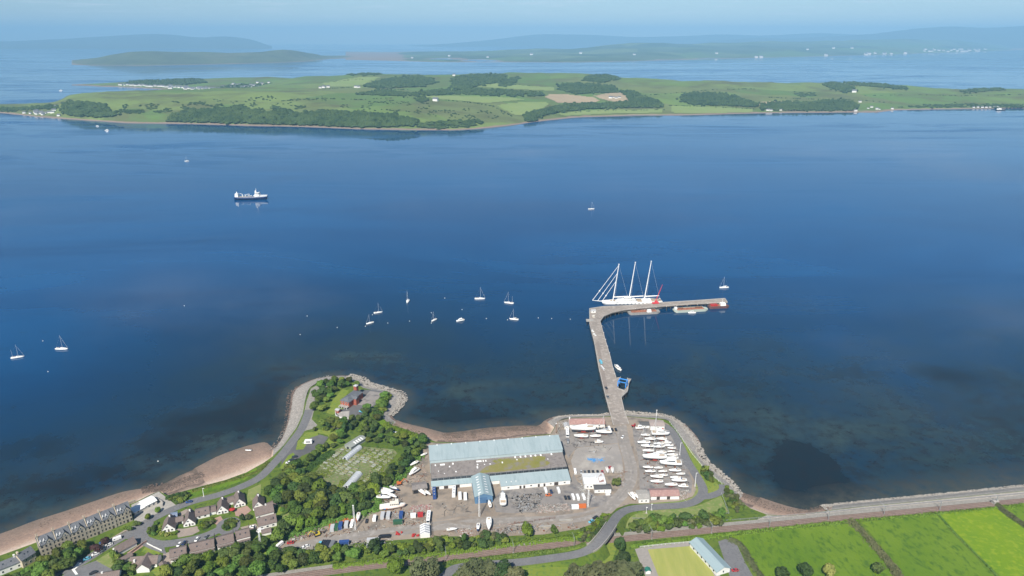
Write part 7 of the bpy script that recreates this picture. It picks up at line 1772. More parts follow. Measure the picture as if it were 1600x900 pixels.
p = P(363, 800); t = thing('parasol', 'red garden parasol between two chalets', 'parasol', (p.x, p.y, LAND)); MB().tube((0, 0, 0), (0, 0, 2.4), .05, .05, 6).build('pole', M_steel, t)
MB().add([(2.0 * math.cos(k * math.pi / 4), 2.0 * math.sin(k * math.pi / 4), 2.2) for k in range(8)] + [(0, 0, 2.9)], [(k, (k + 1) % 8, 8) for k in range(8)]).build('canopy', M_red, t)
p = P(565, 646); t = thing('gazebo', 'turquoise canopy at the edge of the brick house forecourt', 'canopy', (p.x, p.y, LAND), R(-30))
for sx in (-1, 1):
    for sy in (-1, 1): MB().tube((sx * 2, sy * 1.2, 0), (sx * 2, sy * 1.2, 2.2), .06, .06, 5).build('post', M_steel, t)
MB().box((0, 0, 2.5), (4.4, 2.8, .6), taper=.5).build('canopy', CARM['cyan'], t)
p = P(616, 676); t = thing('rowing_boat', 'pale upturned dinghy on the shore meadow', 'boat', (p.x, p.y, LAND)); MB().loft(hull_rings(4.5, 1.6, 0.1, .7)).build('hull', M_gel, t, True); MB().box((.4, 0, .75), (.3, 1.2, .06)).build('thwart', M_teak, t)
p = P(388, 704.5, .6); t = thing('rowing_boat', 'white dinghy lying on the sandy beach', 'boat', (p.x, p.y, .7)); MB().loft(hull_rings(5, 1.7, 0.1, .8)).build('hull', M_gel, t, True); MB().box((.4, 0, .85), (.3, 1.3, .06)).build('thwart', M_teak, t)
# ------------------------------------------------------------------ trees, bushes, hedges
M_bark = mat('bark', (0.09, 0.07, 0.05), (0.06, 0.047, 0.035), 2.0, .95, coords='obj')
LEAF = {'mid': mat('leaf_mid', (0.070, 0.120, 0.016), (0.125, 0.185, 0.030), .35, .75, vary=.5, coords='obj', trans=.22),
        'dark': mat('leaf_dark', (0.044, 0.080, 0.017), (0.072, 0.115, 0.026), .35, .75, vary=.45, coords='obj', trans=.15),
        'light': mat('leaf_light', (0.105, 0.175, 0.012), (0.15, 0.22, 0.024), .35, .75, vary=.25, coords='obj', trans=.25),
        'grey': mat('leaf_grey', (0.085, 0.10, 0.040), (0.13, 0.14, 0.06), .35, .8, vary=.25, coords='obj', trans=.15),
        'yellow': mat('leaf_yellow', (0.24, 0.27, 0.06), (0.32, 0.33, 0.09), .35, .8, vary=.1, coords='obj', trans=.2),
        'copper': mat('leaf_copper', (0.05, 0.025, 0.022), (0.075, 0.035, 0.03), .35, .8, vary=.1, coords='obj', trans=.1)}
def crown_mesh(rx, rz, n, leaf, seed, lobes=7, conifer=False):
    """leaf clumps spread over and inside a lumpy crown"""
    rg = random.Random(seed); mb = MB(); L = []
    if conifer:
        for k in range(n):
            f = rg.random() ** .7; a = rg.uniform(0, 6.28); r = rx * (1 - f) * rg.uniform(.75, 1.08) * (1 + .18 * math.sin(f * 40)) + .15
            c = Vector((math.cos(a) * r, math.sin(a) * r, -rz + 2 * rz * f)); L.append((c, Vector((math.cos(a), math.sin(a), .5))))
    else:
        lb = []
        for k in range(lobes):
            a = rg.uniform(0, 6.28); e = rg.uniform(-.5, 1.0); q = math.sqrt(max(0, 1 - e * e)) if e < 1 else 0
            lb.append((Vector((math.cos(a) * q * rx * .55, math.sin(a) * q * rx * .55, e * rz * .5)), rg.uniform(.42, .62)))
        lb.append((Vector((0, 0, 0)), .72))
        for k in range(n):
            c0, s = lb[rg.randrange(len(lb))]
            d = Vector((rg.gauss(0, 1), rg.gauss(0, 1), rg.gauss(.25, 1))).normalized()
            rr = rg.uniform(.8, 1.06)
            c = c0 + Vector((d.x * rx * s, d.y * rx * s, d.z * rz * s)) * rr
            if any((Vector(((c - o).x / rx, (c - o).y / rx, (c - o).z / rz))).length < s2 * .72 for o, s2 in lb): 
                if rg.random() < .8: continue
            L.append((c, d))
    for c, d in L:
        d = (d + Vector((rg.uniform(-.55, .55), rg.uniform(-.55, .55), rg.uniform(-.3, .6)))).normalized()
        q = d.to_track_quat('Z', 'Y').to_matrix(); s = leaf * rg.uniform(.6, 1.3); a = rg.uniform(0, 6.28); vs = []
        for k, m in ((0, 1.0), (1, .7), (2, 1.0), (3, .7)):
            an = a + k * math.pi / 2; vs.append(c + q @ Vector((math.cos(an) * s * m, math.sin(an) * s * m, rg.uniform(-.15, .15) * s)))
        mb.add(vs, [(0, 1, 2, 3)])
    return mb
def trunk_mesh(h, r, seed, limbs=5):
    rg = random.Random(seed); mb = MB().tube((0, 0, -.2), (0, 0, h * .55), r, r * .6, 7).tube((0, 0, h * .55), (rg.uniform(-.4, .4), rg.uniform(-.4, .4), h * .9), r * .6, r * .2, 6)
    for k in range(limbs):
        a = rg.uniform(0, 6.28); z = h * rg.uniform(.35, .65); mb.tube((0, 0, z), (math.cos(a) * h * .28, math.sin(a) * h * .28, z + h * .22), r * .4, r * .12, 5)
    return mb
TREES = {}
def tree_proto(key):
    if key in TREES: return TREES[key]
    kind, leaf, seed = key
    rx, rz, h, n, ls = {'big': (4.6, 3.9, 9.0, 900, .75), 'round': (4.2, 3.4, 7.5, 900, .7), 'small': (2.6, 2.2, 5.0, 420, .6), 'bush': (1.9, 1.4, 2.2, 260, .5), 'conifer': (3.4, 5.5, 11.0, 900, .7), 'spread': (5.2, 3.2, 8.0, 900, .8), 'cyp': (3.7, 5.2, 11.0, 1500, .55)}[kind]
    cm_ = crown_mesh(rx, rz, n, ls, seed, 14 if kind == 'cyp' else 7, conifer=(kind == 'conifer')); tm = trunk_mesh(h * .8, .3 if kind != 'bush' else .1, seed)
    TREES[key] = (cm_, tm, h - rz if kind != 'bush' else 1.2, [None, None]); return TREES[key]
def tree(name, label, cat, loc, key, sc, rz, group):
    cm_, tm, zc, cache = tree_proto(key)
    t = thing(name, label, cat, loc, rz, group); u_ = rnd.uniform(.8, 1.25); t.scale = (sc[0] * u_, sc[0] / u_ * rnd.uniform(.9, 1.15), sc[1])
    if cache[0] is None:
        cache[0] = cm_.build('crown', LEAF[key[1]], t); cache[0].location.z = zc; cache[1] = tm.build('trunk', M_bark, t)
    else:
        for s_ in cache: d_ = s_.copy(); C.objects.link(d_); d_.parent = t
    return t
taken = []
def scatter(poly, spacing, keys, label, cat, group, name='broadleaf_tree', smin=.75, smax=1.2, limit=200, seed=1, z=LAND, edge=0.0):
    rg = random.Random(seed); pw = [P(*k).to_2d() for k in poly]; x0, x1 = min(q.x for q in pw), max(q.x for q in pw); y0, y1 = min(q.y for q in pw), max(q.y for q in pw)
    n = 0
    for tr in range(9000):
        if n >= limit: break
        x, y = rg.uniform(x0, x1), rg.uniform(y0, y1)
        if not pin((x, y), [(q.x, q.y) for q in pw]): continue
        if any((x - a) ** 2 + (y - b) ** 2 < ((spacing + c) / 2) ** 2 for a, b, c in taken): continue
        taken.append((x, y, spacing)); k = keys[rg.randrange(len(keys))]; s = rg.uniform(smin, smax)
        tree(name, label, cat, (x, y, z), k, (s, s * rg.uniform(.85, 1.2)), rg.uniform(0, 6.28), group); n += 1
    return n
BIG = [('big', 'mid', 1), ('big', 'mid', 2), ('round', 'mid', 3), ('big', 'dark', 4), ('spread', 'mid', 5), ('big', 'light', 6), ('round', 'dark', 7), ('big', 'mid', 8)]
DK = [('big', 'dark', 4), ('round', 'dark', 7), ('round', 'mid', 3), ('big', 'mid', 1)]
SM = [('small', 'mid', 11), ('small', 'dark', 12), ('small', 'light', 13), ('small', 'mid', 14)]
BU = [('bush', 'mid', 21), ('bush', 'dark', 22), ('bush', 'light', 23), ('bush', 'grey', 24)]
cnt = {}
cnt['w1'] = scatter([(416, 778), (440, 752), (462, 732), (472, 742), (490, 760), (520, 770), (545, 773), (575, 768), (598, 752), (582, 780), (578, 793), (560, 803), (520, 812), (480, 828), (450, 838), (432, 850), (428, 845), (444, 832), (462, 820), (460, 800), (438, 790)], 6.0, BIG, 'broadleaf tree crowded in the big wood beside the nursery', 'tree', 'trees of the wood beside the nursery', smin=.8, smax=1.15, limit=105, seed=1)
cnt['w1b'] = scatter([(598, 752), (625, 720), (648, 700), (660, 688), (666, 697), (652, 715), (636, 733), (615, 753), (598, 765), (585, 775)], 5.5, DK, 'dark tree in the belt between nursery and boat sheds', 'tree', 'trees between nursery and boat sheds', smin=.6, smax=.95, limit=45, seed=2)
cnt['w2'] = scatter([(466, 738), (496, 712), (520, 700), (538, 690), (536, 680), (556, 668), (552, 655), (532, 668), (530, 685), (505, 702), (480, 722)], 5.5, DK, 'tree in the shelter belt left of the nursery', 'tree', 'trees left of the nursery', smin=.55, smax=.85, limit=32, seed=3)
cnt['w3'] = scatter([(558, 660), (575, 640), (590, 640), (600, 655), (592, 668), (620, 684), (655, 686), (660, 694), (640, 704), (610, 699), (585, 694), (568, 690), (562, 675)], 5.2, DK + SM[:2], 'tree in the thicket between nursery and shore meadow', 'tree', 'trees of the thicket above the nursery', smin=.55, smax=.85, limit=52, seed=4)
cnt['w4'] = scatter([(491, 645), (490, 618), (504, 602), (528, 595), (552, 599), (558, 605), (540, 607), (522, 614), (512, 632), (506, 646)], 5.5, DK, 'tree on the headland left of the brick house', 'tree', 'trees on the headland', smin=.6, smax=.9, limit=30, seed=5)
cnt['w5'] = scatter([(250, 905), (285, 885), (330, 872), (385, 860), (410, 855), (432, 870), (500, 866), (560, 862), (560, 872), (470, 888), (400, 905), (340, 925), (240, 925)], 6.0, BIG, 'broadleaf tree in the wood along the lower left edge', 'tree', 'trees of the lower left wood', smin=.65, smax=1.0, limit=62, seed=6)
cnt['w6'] = scatter([(560, 862), (640, 853), (700, 845), (770, 842), (795, 850), (770, 855), (700, 862), (600, 872)], 3.8, DK + SM, 'small tree in the strip between yard and railway', 'tree', 'trees between yard and railway', smin=.45, smax=.9, limit=48, seed=7)
cnt['w7'] = scatter([(8, 920), (22, 908), (58, 898), (72, 884), (100, 867), (128, 853), (140, 860), (118, 878), (88, 905)], 4.6, BIG[:5], 'tree in the row before the stone terrace', 'tree', 'trees before the stone terrace', smin=.7, smax=.95, limit=26, seed=8)
def one(px, py, key, sc, label, name='broadleaf_tree', cat='tree'):
    p = P(px, py); taken.append((p.x, p.y, 4)); return tree(name, label, cat, (p.x, p.y, LAND), key, (sc, sc), rnd.uniform(0, 6), None)
one(963, 759, ('round', 'dark', 31), .85, 'round dark green tree beside the yard office')
one(823, 835, ('spread', 'light', 32), .95, 'wide bright green round bush south of the lane, left of two')
one(866, 832, ('round', 'mid', 33), .62, 'round green bush south of the lane, right of two')
one(968, 862, ('cyp', 'dark', 34), .95, 'dark evergreen beside the road bridge', 'conifer')
one(972, 885, ('cyp', 'dark', 35), 1.0, 'dark evergreen below the bridge, left of the bowling green', 'conifer')
one(620, 897, ('big', 'light', 36), 1.15, 'bright green tree at the bottom beside the railway')
one(1221, 903, ('round', 'dark', 37), .95, 'round dark green tree at the bottom, left of three')
one(1257, 901, ('round', 'dark', 38), 1.1, 'round dark green tree at the bottom, middle of three')
one(1295, 900, ('round', 'yellow', 39), 1.0, 'round yellow green tree at the bottom, right of three')
one(152, 862, ('small', 'copper', 40), 1.15, 'copper leaved tree by the stone terrace, nearer the parked cars')
one(165, 851, ('small', 'copper', 41), 1.0, 'copper leaved tree by the stone terrace, nearer the sea')
one(201, 830, ('small', 'mid', 42), .9, 'green street tree at the end of the stone terrace')
one(231, 812, ('small', 'light', 43), .8, 'small street tree in front of the pavilion')
one(246, 801, ('small', 'light', 44), .8, 'small street tree right of the pavilion')
one(215, 822, ('small', 'dark', 45), .8, 'dark street tree left of the pavilion trees')
one(512, 668, ('small', 'dark', 46), 1.0, 'round dark tree on the headland lawn')
one(521, 690, ('small', 'mid', 47), .9, 'lone tree at the corner of the headland lawn')
one(492, 673, ('small', 'dark', 48), .7, 'lone dark tree beside the headland tarmac')
one(379, 813, ('small', 'dark', 49), .9, 'dark green tree in the pink paved garden')
one(388, 812, ('small', 'grey', 50), .8, 'pale grey green shrub in the pink paved garden')
one(1371, 895, ('small', 'dark', 51), 1.3, 'dark tree at the foot of the long hedge')
for i, (px, py, s) in enumerate(((655, 906, 1.4), (676, 905, 1.3))): one(px, py, ('cyp', 'grey', 52), s, ['dull green pine at the bottom, left of a close pair', 'dull green pine at the bottom, right of a close pair'][i], 'pine_tree')
for i, (px, py, s) in enumerate(((728, 915, 1.05), (745, 912, 1.1), (764, 912, 1.1), (784, 912, 1.0), (802, 916, .9))): tree('pine_tree', f'{["first", "second", "third", "fourth", "fifth"][i]} pine from the left in the clump below the railway road', 'tree', tuple(P(px, py)), ('cyp', 'grey' if i != 3 else 'dark', 53 + i % 2), (s * 1.5, s * 1.4), rnd.uniform(0, 6), 'pines below the railway road')
for i, (px, py, s) in enumerate(((895, 918, 1.0), (912, 917, 1.0), (932, 915, 1.1), (952, 914, 1.05), (972, 913, 1.1), (988, 911, 1.0))): tree('pine_tree', f'{["first", "second", "third", "fourth", "fifth", "sixth"][i]} pine from the left in the clump left of the bowling green', 'tree', tuple(P(px, py)), ('cyp', 'grey', 53 + i % 2), (s * 1.45, s * 1.35), rnd.uniform(0, 6), 'pines left of the bowling green')
for i, (px, py, s) in enumerate(((754, 843, .55), (772, 846, .62), (787, 846, .6))): tree('pine_tree', ['pine by the dark hull south of the lane', 'taller pine by the red trimmed boat south of the lane', 'pine at the right end of the strip south of the lane'][i], 'tree', tuple(P(px, py)), ('cyp', 'dark' if i == 2 else 'grey', 57 + (i == 2)), (s, s), rnd.uniform(0, 6), None)
# bushes
scatter([(990, 818), (1040, 812), (1130, 806), (1145, 812), (1120, 822), (1050, 828), (1000, 834), (985, 828)], 3.2, BU + SM[:2], 'bush in the scrub between the dry verge and the railway', 'bush', 'bushes along the railway', 'bush', .7, 1.5, 70, 11)
scatter([(905, 836), (925, 822), (945, 806), (955, 806), (945, 828), (925, 846), (905, 846)], 2.6, BU, 'bush on the bank of the bridge road', 'bush', 'bushes on the bridge bank', 'bush', .7, 1.3, 45, 12)
scatter([(1100, 733), (1113, 745), (1118, 756), (1108, 754), (1098, 742)], 2.2, BU[:2], 'bush on the shore bank beside the road spur', 'bush', 'bushes by the road spur', 'bush', .9, 1.5, 10, 13)
scatter([(1135, 762), (1150, 775), (1165, 795), (1150, 802), (1140, 790), (1133, 772)], 2.6, BU, 'bush on the rough bank at the corner of the bay', 'bush', 'bushes at the corner of the bay', 'bush', .6, 1.2, 26, 14)
scatter([(596, 648), (604, 632), (612, 619), (606, 616), (596, 628), (588, 640), (588, 650)], 2.8, BU[:3] + SM[:1], 'bush on the east bank of the headland', 'bush', 'bushes on the east bank of the headland', 'bush', .9, 1.7, 36, 15)
scatter([(250, 822), (246, 834), (254, 838), (276, 836), (277, 832), (256, 835), (252, 824)], 1.7, [('bush', 'light', 25), ('bush', 'yellow', 26)], 'clipped yellow green hedge bush round the leftmost chalet', 'bush', 'hedge round the leftmost chalet', 'hedge_bush', .5, .7, 26, 16)
scatter([(233, 828), (240, 820), (249, 822), (250, 832), (242, 838)], 2.6, BU[:3], 'bush in the garden of the leftmost chalet', 'bush', 'bushes in the leftmost garden', 'bush', .7, 1.1, 14, 17)
scatter([(347, 825), (353, 818), (363, 813.5), (367, 818), (364, 824), (355, 829)], 2.2, BU[:2], 'bush on the traffic island', 'bush', 'bushes on the traffic island', 'bush', .8, 1.2, 14, 18)
scatter([(310, 830), (314, 818), (330, 812), (334, 816), (322, 828)], 2.2, BU, 'bush in the gardens beside the traffic island', 'bush', 'bushes in the middle gardens', 'bush', .7, 1.1, 18, 19)
scatter([(262, 780), (268, 775), (292, 772), (296, 778), (276, 788)], 2.4, BU[:2], 'bush at the end of the slipway lawn', 'bush', 'bushes at the slipway lawn', 'bush', .8, 1.3, 16, 20)
scatter([(434, 790), (445, 782), (452, 792), (455, 800), (446, 802), (440, 800)], 2.6, BU, 'bush in the garden edge under the wood', 'bush', 'bushes under the wood', 'bush', .7, 1.1, 16, 22)
scatter([(183, 905), (186, 890), (178, 872), (184, 872), (196, 888), (212, 884), (206, 900)], 2.8, BU[:2] + SM[:2], 'garden bush between the lower left houses', 'bush', 'bushes between the lower left houses', 'bush', .7, 1.1, 24, 23)
scatter([(505, 660), (515, 655), (530, 662), (520, 676), (506, 672)], 3.0, BU[:3] + SM[:1], 'bush beside the lane to the brick house', 'bush', 'bushes beside the headland lane', 'bush', .8, 1.3, 16, 24)
def hedge(name, label, line, width, h, n, leafm, seed, leaf=.5):
    """overgrown hedge: a mass of leaf clumps"""
    rg = random.Random(seed); pts = smooth_line([P(*k) for k in line], 6); mb = MB()
    for k in range(n):
        i = rg.randrange(len(pts) - 1); p = pts[i].lerp(pts[i + 1], rg.random()); d = (pts[i + 1] - pts[i]).normalized(); nn = Vector((-d.y, d.x, 0))
        o = rg.gauss(0, .45); wob = 1 + .5 * noise.noise(Vector((p.x * .15, p.y * .15, seed)))
        c = p + nn * o * width / 2 * wob + Vector((0, 0, max(.1, h * wob * (1 - o * o * .8) * rg.uniform(.5, 1.0))))
        dn = (nn * o + Vector((rg.uniform(-.6, .6), rg.uniform(-.6, .6), .8))).normalized(); q = dn.to_track_quat('Z', 'Y').to_matrix(); s = leaf * rg.uniform(.6, 1.3); a = rg.uniform(0, 6)
        mb.add([c + q @ Vector((math.cos(a + j * 1.571) * s, math.sin(a + j * 1.571) * s, 0)) for j in range(4)], [(0, 1, 2, 3)])
    o = mb.build(name, leafm); tag(o, label, None, None, 'stuff'); return o
hedge('hedge', 'overgrown hedge between the two left fields', [(1328, 814), (1345, 830), (1370, 858), (1395, 888), (1412, 915)], 6, 2.6, 4200, LEAF['grey'], 1)
hedge('hedge', 'hedge at the right edge of the bright field', [(1558, 790), (1578, 806), (1605, 824), (1640, 848)], 4, 2.2, 2200, LEAF['grey'], 2)
hedge('hedge', 'thin hedge between the middle and bright fields', [(1466, 803), (1492, 833), (1552, 894), (1580, 925)], 1.6, .7, 1500, LEAF['mid'], 3, .4)
hedge('hedge', 'rough grass and scrub along the railway, field side', [(985, 853), (1080, 842), (1140, 834), (1240, 823), (1350, 812), (1490, 800), (1600, 788.5)], 5, .8, 4500, LEAF['light'], 4, .4)
hedge('hedge', 'rough brambles along the railway north of the bridge road', [(520, 886), (600, 876), (700, 865), (800, 851), (900, 841), (925, 838)], 7, 1.3, 5200, LEAF['light'], 5, .5)
hedge('hedge', 'scrub bordering the club house car park', [(1140, 843), (1158, 852), (1172, 876), (1192, 905)], 5, 1.2, 1600, LEAF['grey'], 6, .5)
hedge('hedge', 'undergrowth at the foot of the big wood', [(428, 792), (445, 775), (470, 745), (495, 722), (520, 706)], 8, 1.6, 3200, LEAF['mid'], 7, .6)
hedge('hedge', 'undergrowth along the yard side of the big wood', [(440, 840), (480, 828), (520, 813), (560, 803), (590, 792), (590, 778), (605, 762), (630, 742), (655, 712)], 9, 1.8, 4200, LEAF['mid'], 8, .6)
hedge('hedge', 'undergrowth along the lower left wood', [(270, 893), (330, 873), (400, 856), (440, 868), (520, 864), (620, 855), (700, 843)], 7, 1.6, 4200, LEAF['light'], 9, .6)
hedge('hedge', 'scrub along the seaward edge of the headland road', [(418, 722), (405, 735), (380, 745), (340, 756), (300, 768)], 4, .8, 1600, LEAF['mid'], 10, .4)
hedge('hedge', 'rank grass on the shore meadow', [(600, 662), (625, 675), (650, 682)], 14, .7, 1600, LEAF['light'], 11, .5)
hedge('hedge', 'weeds across the nursery plots', [(500, 745), (530, 715), (560, 706), (600, 712), (590, 735), (565, 755), (530, 755)], 16, .7, 4200, LEAF['light'], 12, .38)
hedge('hedge', 'weeds along the railway embankment', [(700, 878), (800, 868), (880, 858), (915, 850)], 4, .8, 1500, LEAF['mid'], 13, .5)
# ------------------------------------------------------------------ far woods, fields and villages
from mathutils.bvhtree import BVHTree
_bv = {}
def ground_on(o, px, py):
    """where the photo ray meets that far land"""
    if o.name not in _bv:
        _bv[o.name] = BVHTree.FromPolygons([tuple(v.co) for v in o.data.vertices], [tuple(p.vertices) for p in o.data.polygons])
    u = (px - 800.0) / F_PX; v = (450.0 - py) / F_PX; s, c = math.sin(PITCH), math.cos(PITCH)
    d = Vector((u, c + v * s, -s + v * c)).normalized()
    h = _bv[o.name].ray_cast(Vector((0, 0, CAM_H)), d)
    return h[0]
def height_on(o, x, y):
    if o.name not in _bv: ground_on(o, 800, 150)
    h = _bv[o.name].ray_cast(Vector((x, y, 900)), Vector((0, 0, -1)))
    return h[0].z if h[0] is not None else None
M_fwood = mat('far_wood', (0.032, 0.058, 0.020), (0.062, 0.095, 0.032), .012, 1.0, (0.022, 0.042, 0.016), .05, spec=.05)
def far_wood(label, o, poly, n, r, seed, hh=9.0, m=None, sparse=False):
    """wood on the island: outline in the photo, filled with crowns"""
    rg = random.Random(seed); mb = MB(); ys = [p[1] for p in poly]; xs = [p[0] for p in poly]; k = tr = 0
    while k < n and tr < n * 12:
        tr += 1; x, y = rg.uniform(min(xs), max(xs)), rg.uniform(min(ys), max(ys))
        if not pin((x, y), poly): continue
        if sparse and noise.noise(Vector((x * .06, y * .14, seed))) < .12: continue
        if rg.random() < .3: x += rg.gauss(0, 3.0); y += rg.gauss(0, 1.1)
        g = ground_on(o, x, y)
        if g is None or g.z < 1.5: continue
        k += 1; s = r * rg.uniform(.6, 1.25); h = hh * rg.uniform(.6, 1.2); vs = []
        for j in range(6):
            a = j * 1.047 + rg.uniform(-.3, .3); vs.append((g.x + math.cos(a) * s, g.y + math.sin(a) * s, g.z + h * rg.uniform(.25, .45)))
        for j in range(4):
            a = j * 1.571 + rg.uniform(-.4, .4); vs.append((g.x + math.cos(a) * s * .6, g.y + math.sin(a) * s * .6, g.z + h * rg.uniform(.75, .95)))
        vs.append((g.x, g.y, g.z + h)); vs.append((g.x, g.y, g.z - 2))
        fs = [(j, (j + 1) % 6, 6 + ((j + 1) * 2 // 3) % 4, 6 + (j * 2 // 3) % 4) if (j * 2 // 3) % 4 != ((j + 1) * 2 // 3) % 4 else (j, (j + 1) % 6, 6 + (j * 2 // 3) % 4) for j in range(6)] + [(6 + j, 6 + (j + 1) % 4, 10) for j in range(4)] + [((j + 1) % 6, j, 11) for j in range(6)]
        mb.add(vs, fs)
    ob = mb.build('far_wood', m or M_fwood); tag(ob, label, None, None, 'stuff'); return ob
I, Hd = MAIN_O, HEAD_O
far_wood('dark wood on the cliff at the left end of the island', I, [(96, 178), (98, 162), (108, 160), (140, 160), (165, 165), (185, 180), (170, 184), (120, 182)], 500, 10, 1)
far_wood('scattered scrub on the left slopes of the island', I, [(180, 180), (200, 158), (260, 158), (330, 162), (420, 164), (520, 168), (520, 176), (400, 172), (300, 170), (220, 180)], 420, 6, 2, 4, sparse=True)
far_wood('broad wood along the near shore of the island', I, [(262, 190), (270, 180), (300, 173), (370, 170), (420, 176), (440, 172), (470, 178), (520, 176), (570, 177), (620, 181), (652, 190), (648, 197), (600, 199), (520, 198), (420, 194), (330, 192)], 2600, 10, 3, 11)
far_wood('scrub along the shore by the middle of the island', I, [(650, 194), (690, 190), (745, 188), (755, 192), (735, 198), (690, 201), (650, 199)], 260, 9, 4, 6)
far_wood('long tree belt across the fields above the middle shore', I, [(818, 182), (830, 176), (855, 172), (880, 165), (920, 163), (960, 163), (985, 160), (980, 152), (970, 145), (985, 143), (1000, 150), (1030, 160), (1035, 168), (1015, 169), (990, 168), (920, 171), (860, 178), (830, 188)], 1500, 9, 5, 12)
far_wood('small wood on the shore left of the belt', I, [(820, 186), (830, 180), (836, 190), (828, 193)], 120, 8, 6, 9)
far_wood('hilltop wood in the middle of the island', I, [(568, 136), (590, 128), (620, 122), (650, 120), (675, 124), (682, 130), (660, 136), (600, 138)], 900, 12, 7, 12)
far_wood('dark ridge wood behind the middle fields', I, [(706, 140), (708, 124), (720, 119), (760, 117), (790, 118), (785, 128), (750, 134), (730, 140)], 800, 12, 8, 12)
far_wood('heathery patch on the ridge', I, [(778, 128), (800, 122), (815, 118), (800, 134), (780, 136)], 160, 12, 9, 6)
far_wood('tree line behind the long pasture, left length', I, [(555, 148), (600, 141), (640, 147), (700, 139), (720, 144), (718, 148), (650, 150), (600, 150)], 420, 9, 10, 10)
far_wood('tree line behind the long pasture, right length', I, [(722, 148), (725, 140), (780, 141), (845, 145), (850, 151), (780, 150)], 420, 9, 11, 10)
far_wood('tree line above the tan field', I, [(875, 140), (870, 133), (905, 131), (960, 135), (965, 146), (930, 145), (900, 148)], 560, 10, 12, 11)
far_wood('plantation on the right of the ridge', I, [(910, 126), (920, 118), (960, 117), (970, 124), (940, 129)], 260, 12, 13, 9)
far_wood('wood on the right shore of the island, left half', I, [(1063, 158), (1068, 148), (1090, 146), (1125, 147), (1150, 152), (1185, 165), (1180, 168), (1140, 166), (1080, 164)], 900, 8, 14, 12)
far_wood('wood on the right shore of the island, right half', I, [(1187, 170), (1190, 163), (1230, 160), (1265, 162), (1290, 158), (1320, 158), (1342, 166), (1335, 173), (1260, 174), (1200, 172)], 1100, 8, 15, 12)
far_wood('slanting plantation near the right ridge', I, [(1283, 132), (1300, 129), (1330, 135), (1337, 142), (1320, 145), (1300, 139)], 420, 8, 16, 10)
far_wood('tree belt on the right skyline', I, [(1312, 128), (1340, 129), (1380, 133), (1415, 137), (1418, 140), (1380, 137), (1330, 133)], 420, 8, 17, 11)
far_wood('dark rounded wood at the far right skyline', I, [(1500, 144), (1530, 138), (1560, 138.5), (1572, 140.5), (1530, 144)], 220, 8, 18, 9)
far_wood('scrub on the right hand slopes', I, [(1240, 146), (1270, 144), (1280, 150), (1250, 152)], 60, 8, 19, 5)
far_wood('gorse along the right hand shore', I, [(1400, 168), (1450, 164), (1520, 163), (1600, 163), (1600, 168), (1500, 168)], 320, 8, 20, 5)
far_wood('dark wood behind the village', Hd, [(195, 131), (215, 126), (260, 124), (310, 124), (322, 129), (300, 132), (220, 133)], 700, 11, 21, 12)
far_wood('trees among the houses right of the village', Hd, [(330, 140), (360, 133), (400, 132), (440, 130), (480, 132), (490, 138), (440, 146), (380, 147), (340, 146)], 700, 10, 22, 10)
far_wood('bushes along the skyline left of the ridge', I, [(540, 117), (580, 114.5), (600, 116), (570, 118)], 80, 12, 23, 8)
far_wood('lone clump beside the white farm on the pasture', I, [(650, 157), (655, 153), (665, 153), (667, 158), (658, 160)], 60, 8, 24, 11)
far_wood('wood on the low point at the far left', I, [(-60, 172), (20, 169), (60, 166), (90, 164), (92, 169), (40, 172), (0, 175)], 400, 8, 25, 6)
far_wood('scattered bushes over the heathland', I, [(300, 160), (400, 150), (560, 152), (700, 165), (800, 175), (760, 190), (660, 180), (480, 165)], 260, 5, 26, 3.5, sparse=True)
def far_hedge(label, o, line, n, seed):
    rg = random.Random(seed); mb = MB()
    for k in range(n):
        f = rg.random() * (len(line) - 1); i = int(f); f -= i; a, b = line[i], line[i + 1]
        if rg.random() < .12: continue
        g = ground_on(o, a[0] + (b[0] - a[0]) * f, a[1] + (b[1] - a[1]) * f + rg.gauss(0, .12))
        if g is None: continue
        s = rg.uniform(2.0, 4.5); mb.ball((g.x, g.y, g.z + s * .3), s, 5, 4, .8, .2, seed * 99 + k)
    tag(mb.build('far_hedge', M_fwood), label, None, None, 'stuff')
for i, (ln, n) in enumerate((([(862, 178), (930, 174), (1040, 172)], 70), ([(1042, 165), (1100, 167), (1180, 171)], 60), ([(505, 139), (560, 136), (640, 141)], 60), ([(690, 156), (740, 161), (770, 166), (800, 182)], 60), ([(868, 137), (820, 134), (770, 129), (735, 137)], 60), ([(1000, 150), (1050, 146), (1120, 140), (1180, 139)], 70), ([(1350, 150), (1420, 148), (1500, 150), (1600, 148)], 70), ([(440, 158), (500, 154), (560, 156), (640, 152)], 60), ([(1200, 152), (1260, 155), (1340, 156), (1400, 162)], 60), ([(600, 128), (560, 124), (520, 128)], 40))):
    far_hedge('thin hedge line across the island fields', I, ln, n, i + 60)
# coloured fields
def draped(name, o, poly, m, up=1.2, n=14):
    """field patch laid on the far land"""
    ys = [p[1] for p in poly]; xs = [p[0] for p in poly]; mb = MB(); gx, gy = 34, n
    cols = []; pts = {}
    for i in range(gx + 1):
        for j in range(gy + 1):
            x = min(xs) + (max(xs) - min(xs)) * i / gx; y = min(ys) + (max(ys) - min(ys)) * j / gy
            if pin((x, y), poly):
                g = ground_on(o, x, y)
                if g is not None: pts[(i, j)] = len(mb.v); mb.v.append((g.x, g.y, g.z + up))
    for i in range(gx):
        for j in range(gy):
            q = [(i, j), (i, j + 1), (i + 1, j + 1), (i + 1, j)]
            if all(k in pts for k in q): mb.f.append(tuple(pts[k] for k in q)); mb.mi.append(0)
    if mb.f: tag(mb.build(name, m), kind='structure')
M_tan = mat('field_stubble', (0.34, 0.27, 0.17), (0.30, 0.235, 0.15), .01, 1.0)
M_pasture = mat('field_pale', (0.17, 0.235, 0.065), (0.20, 0.25, 0.085), .006, 1.0)
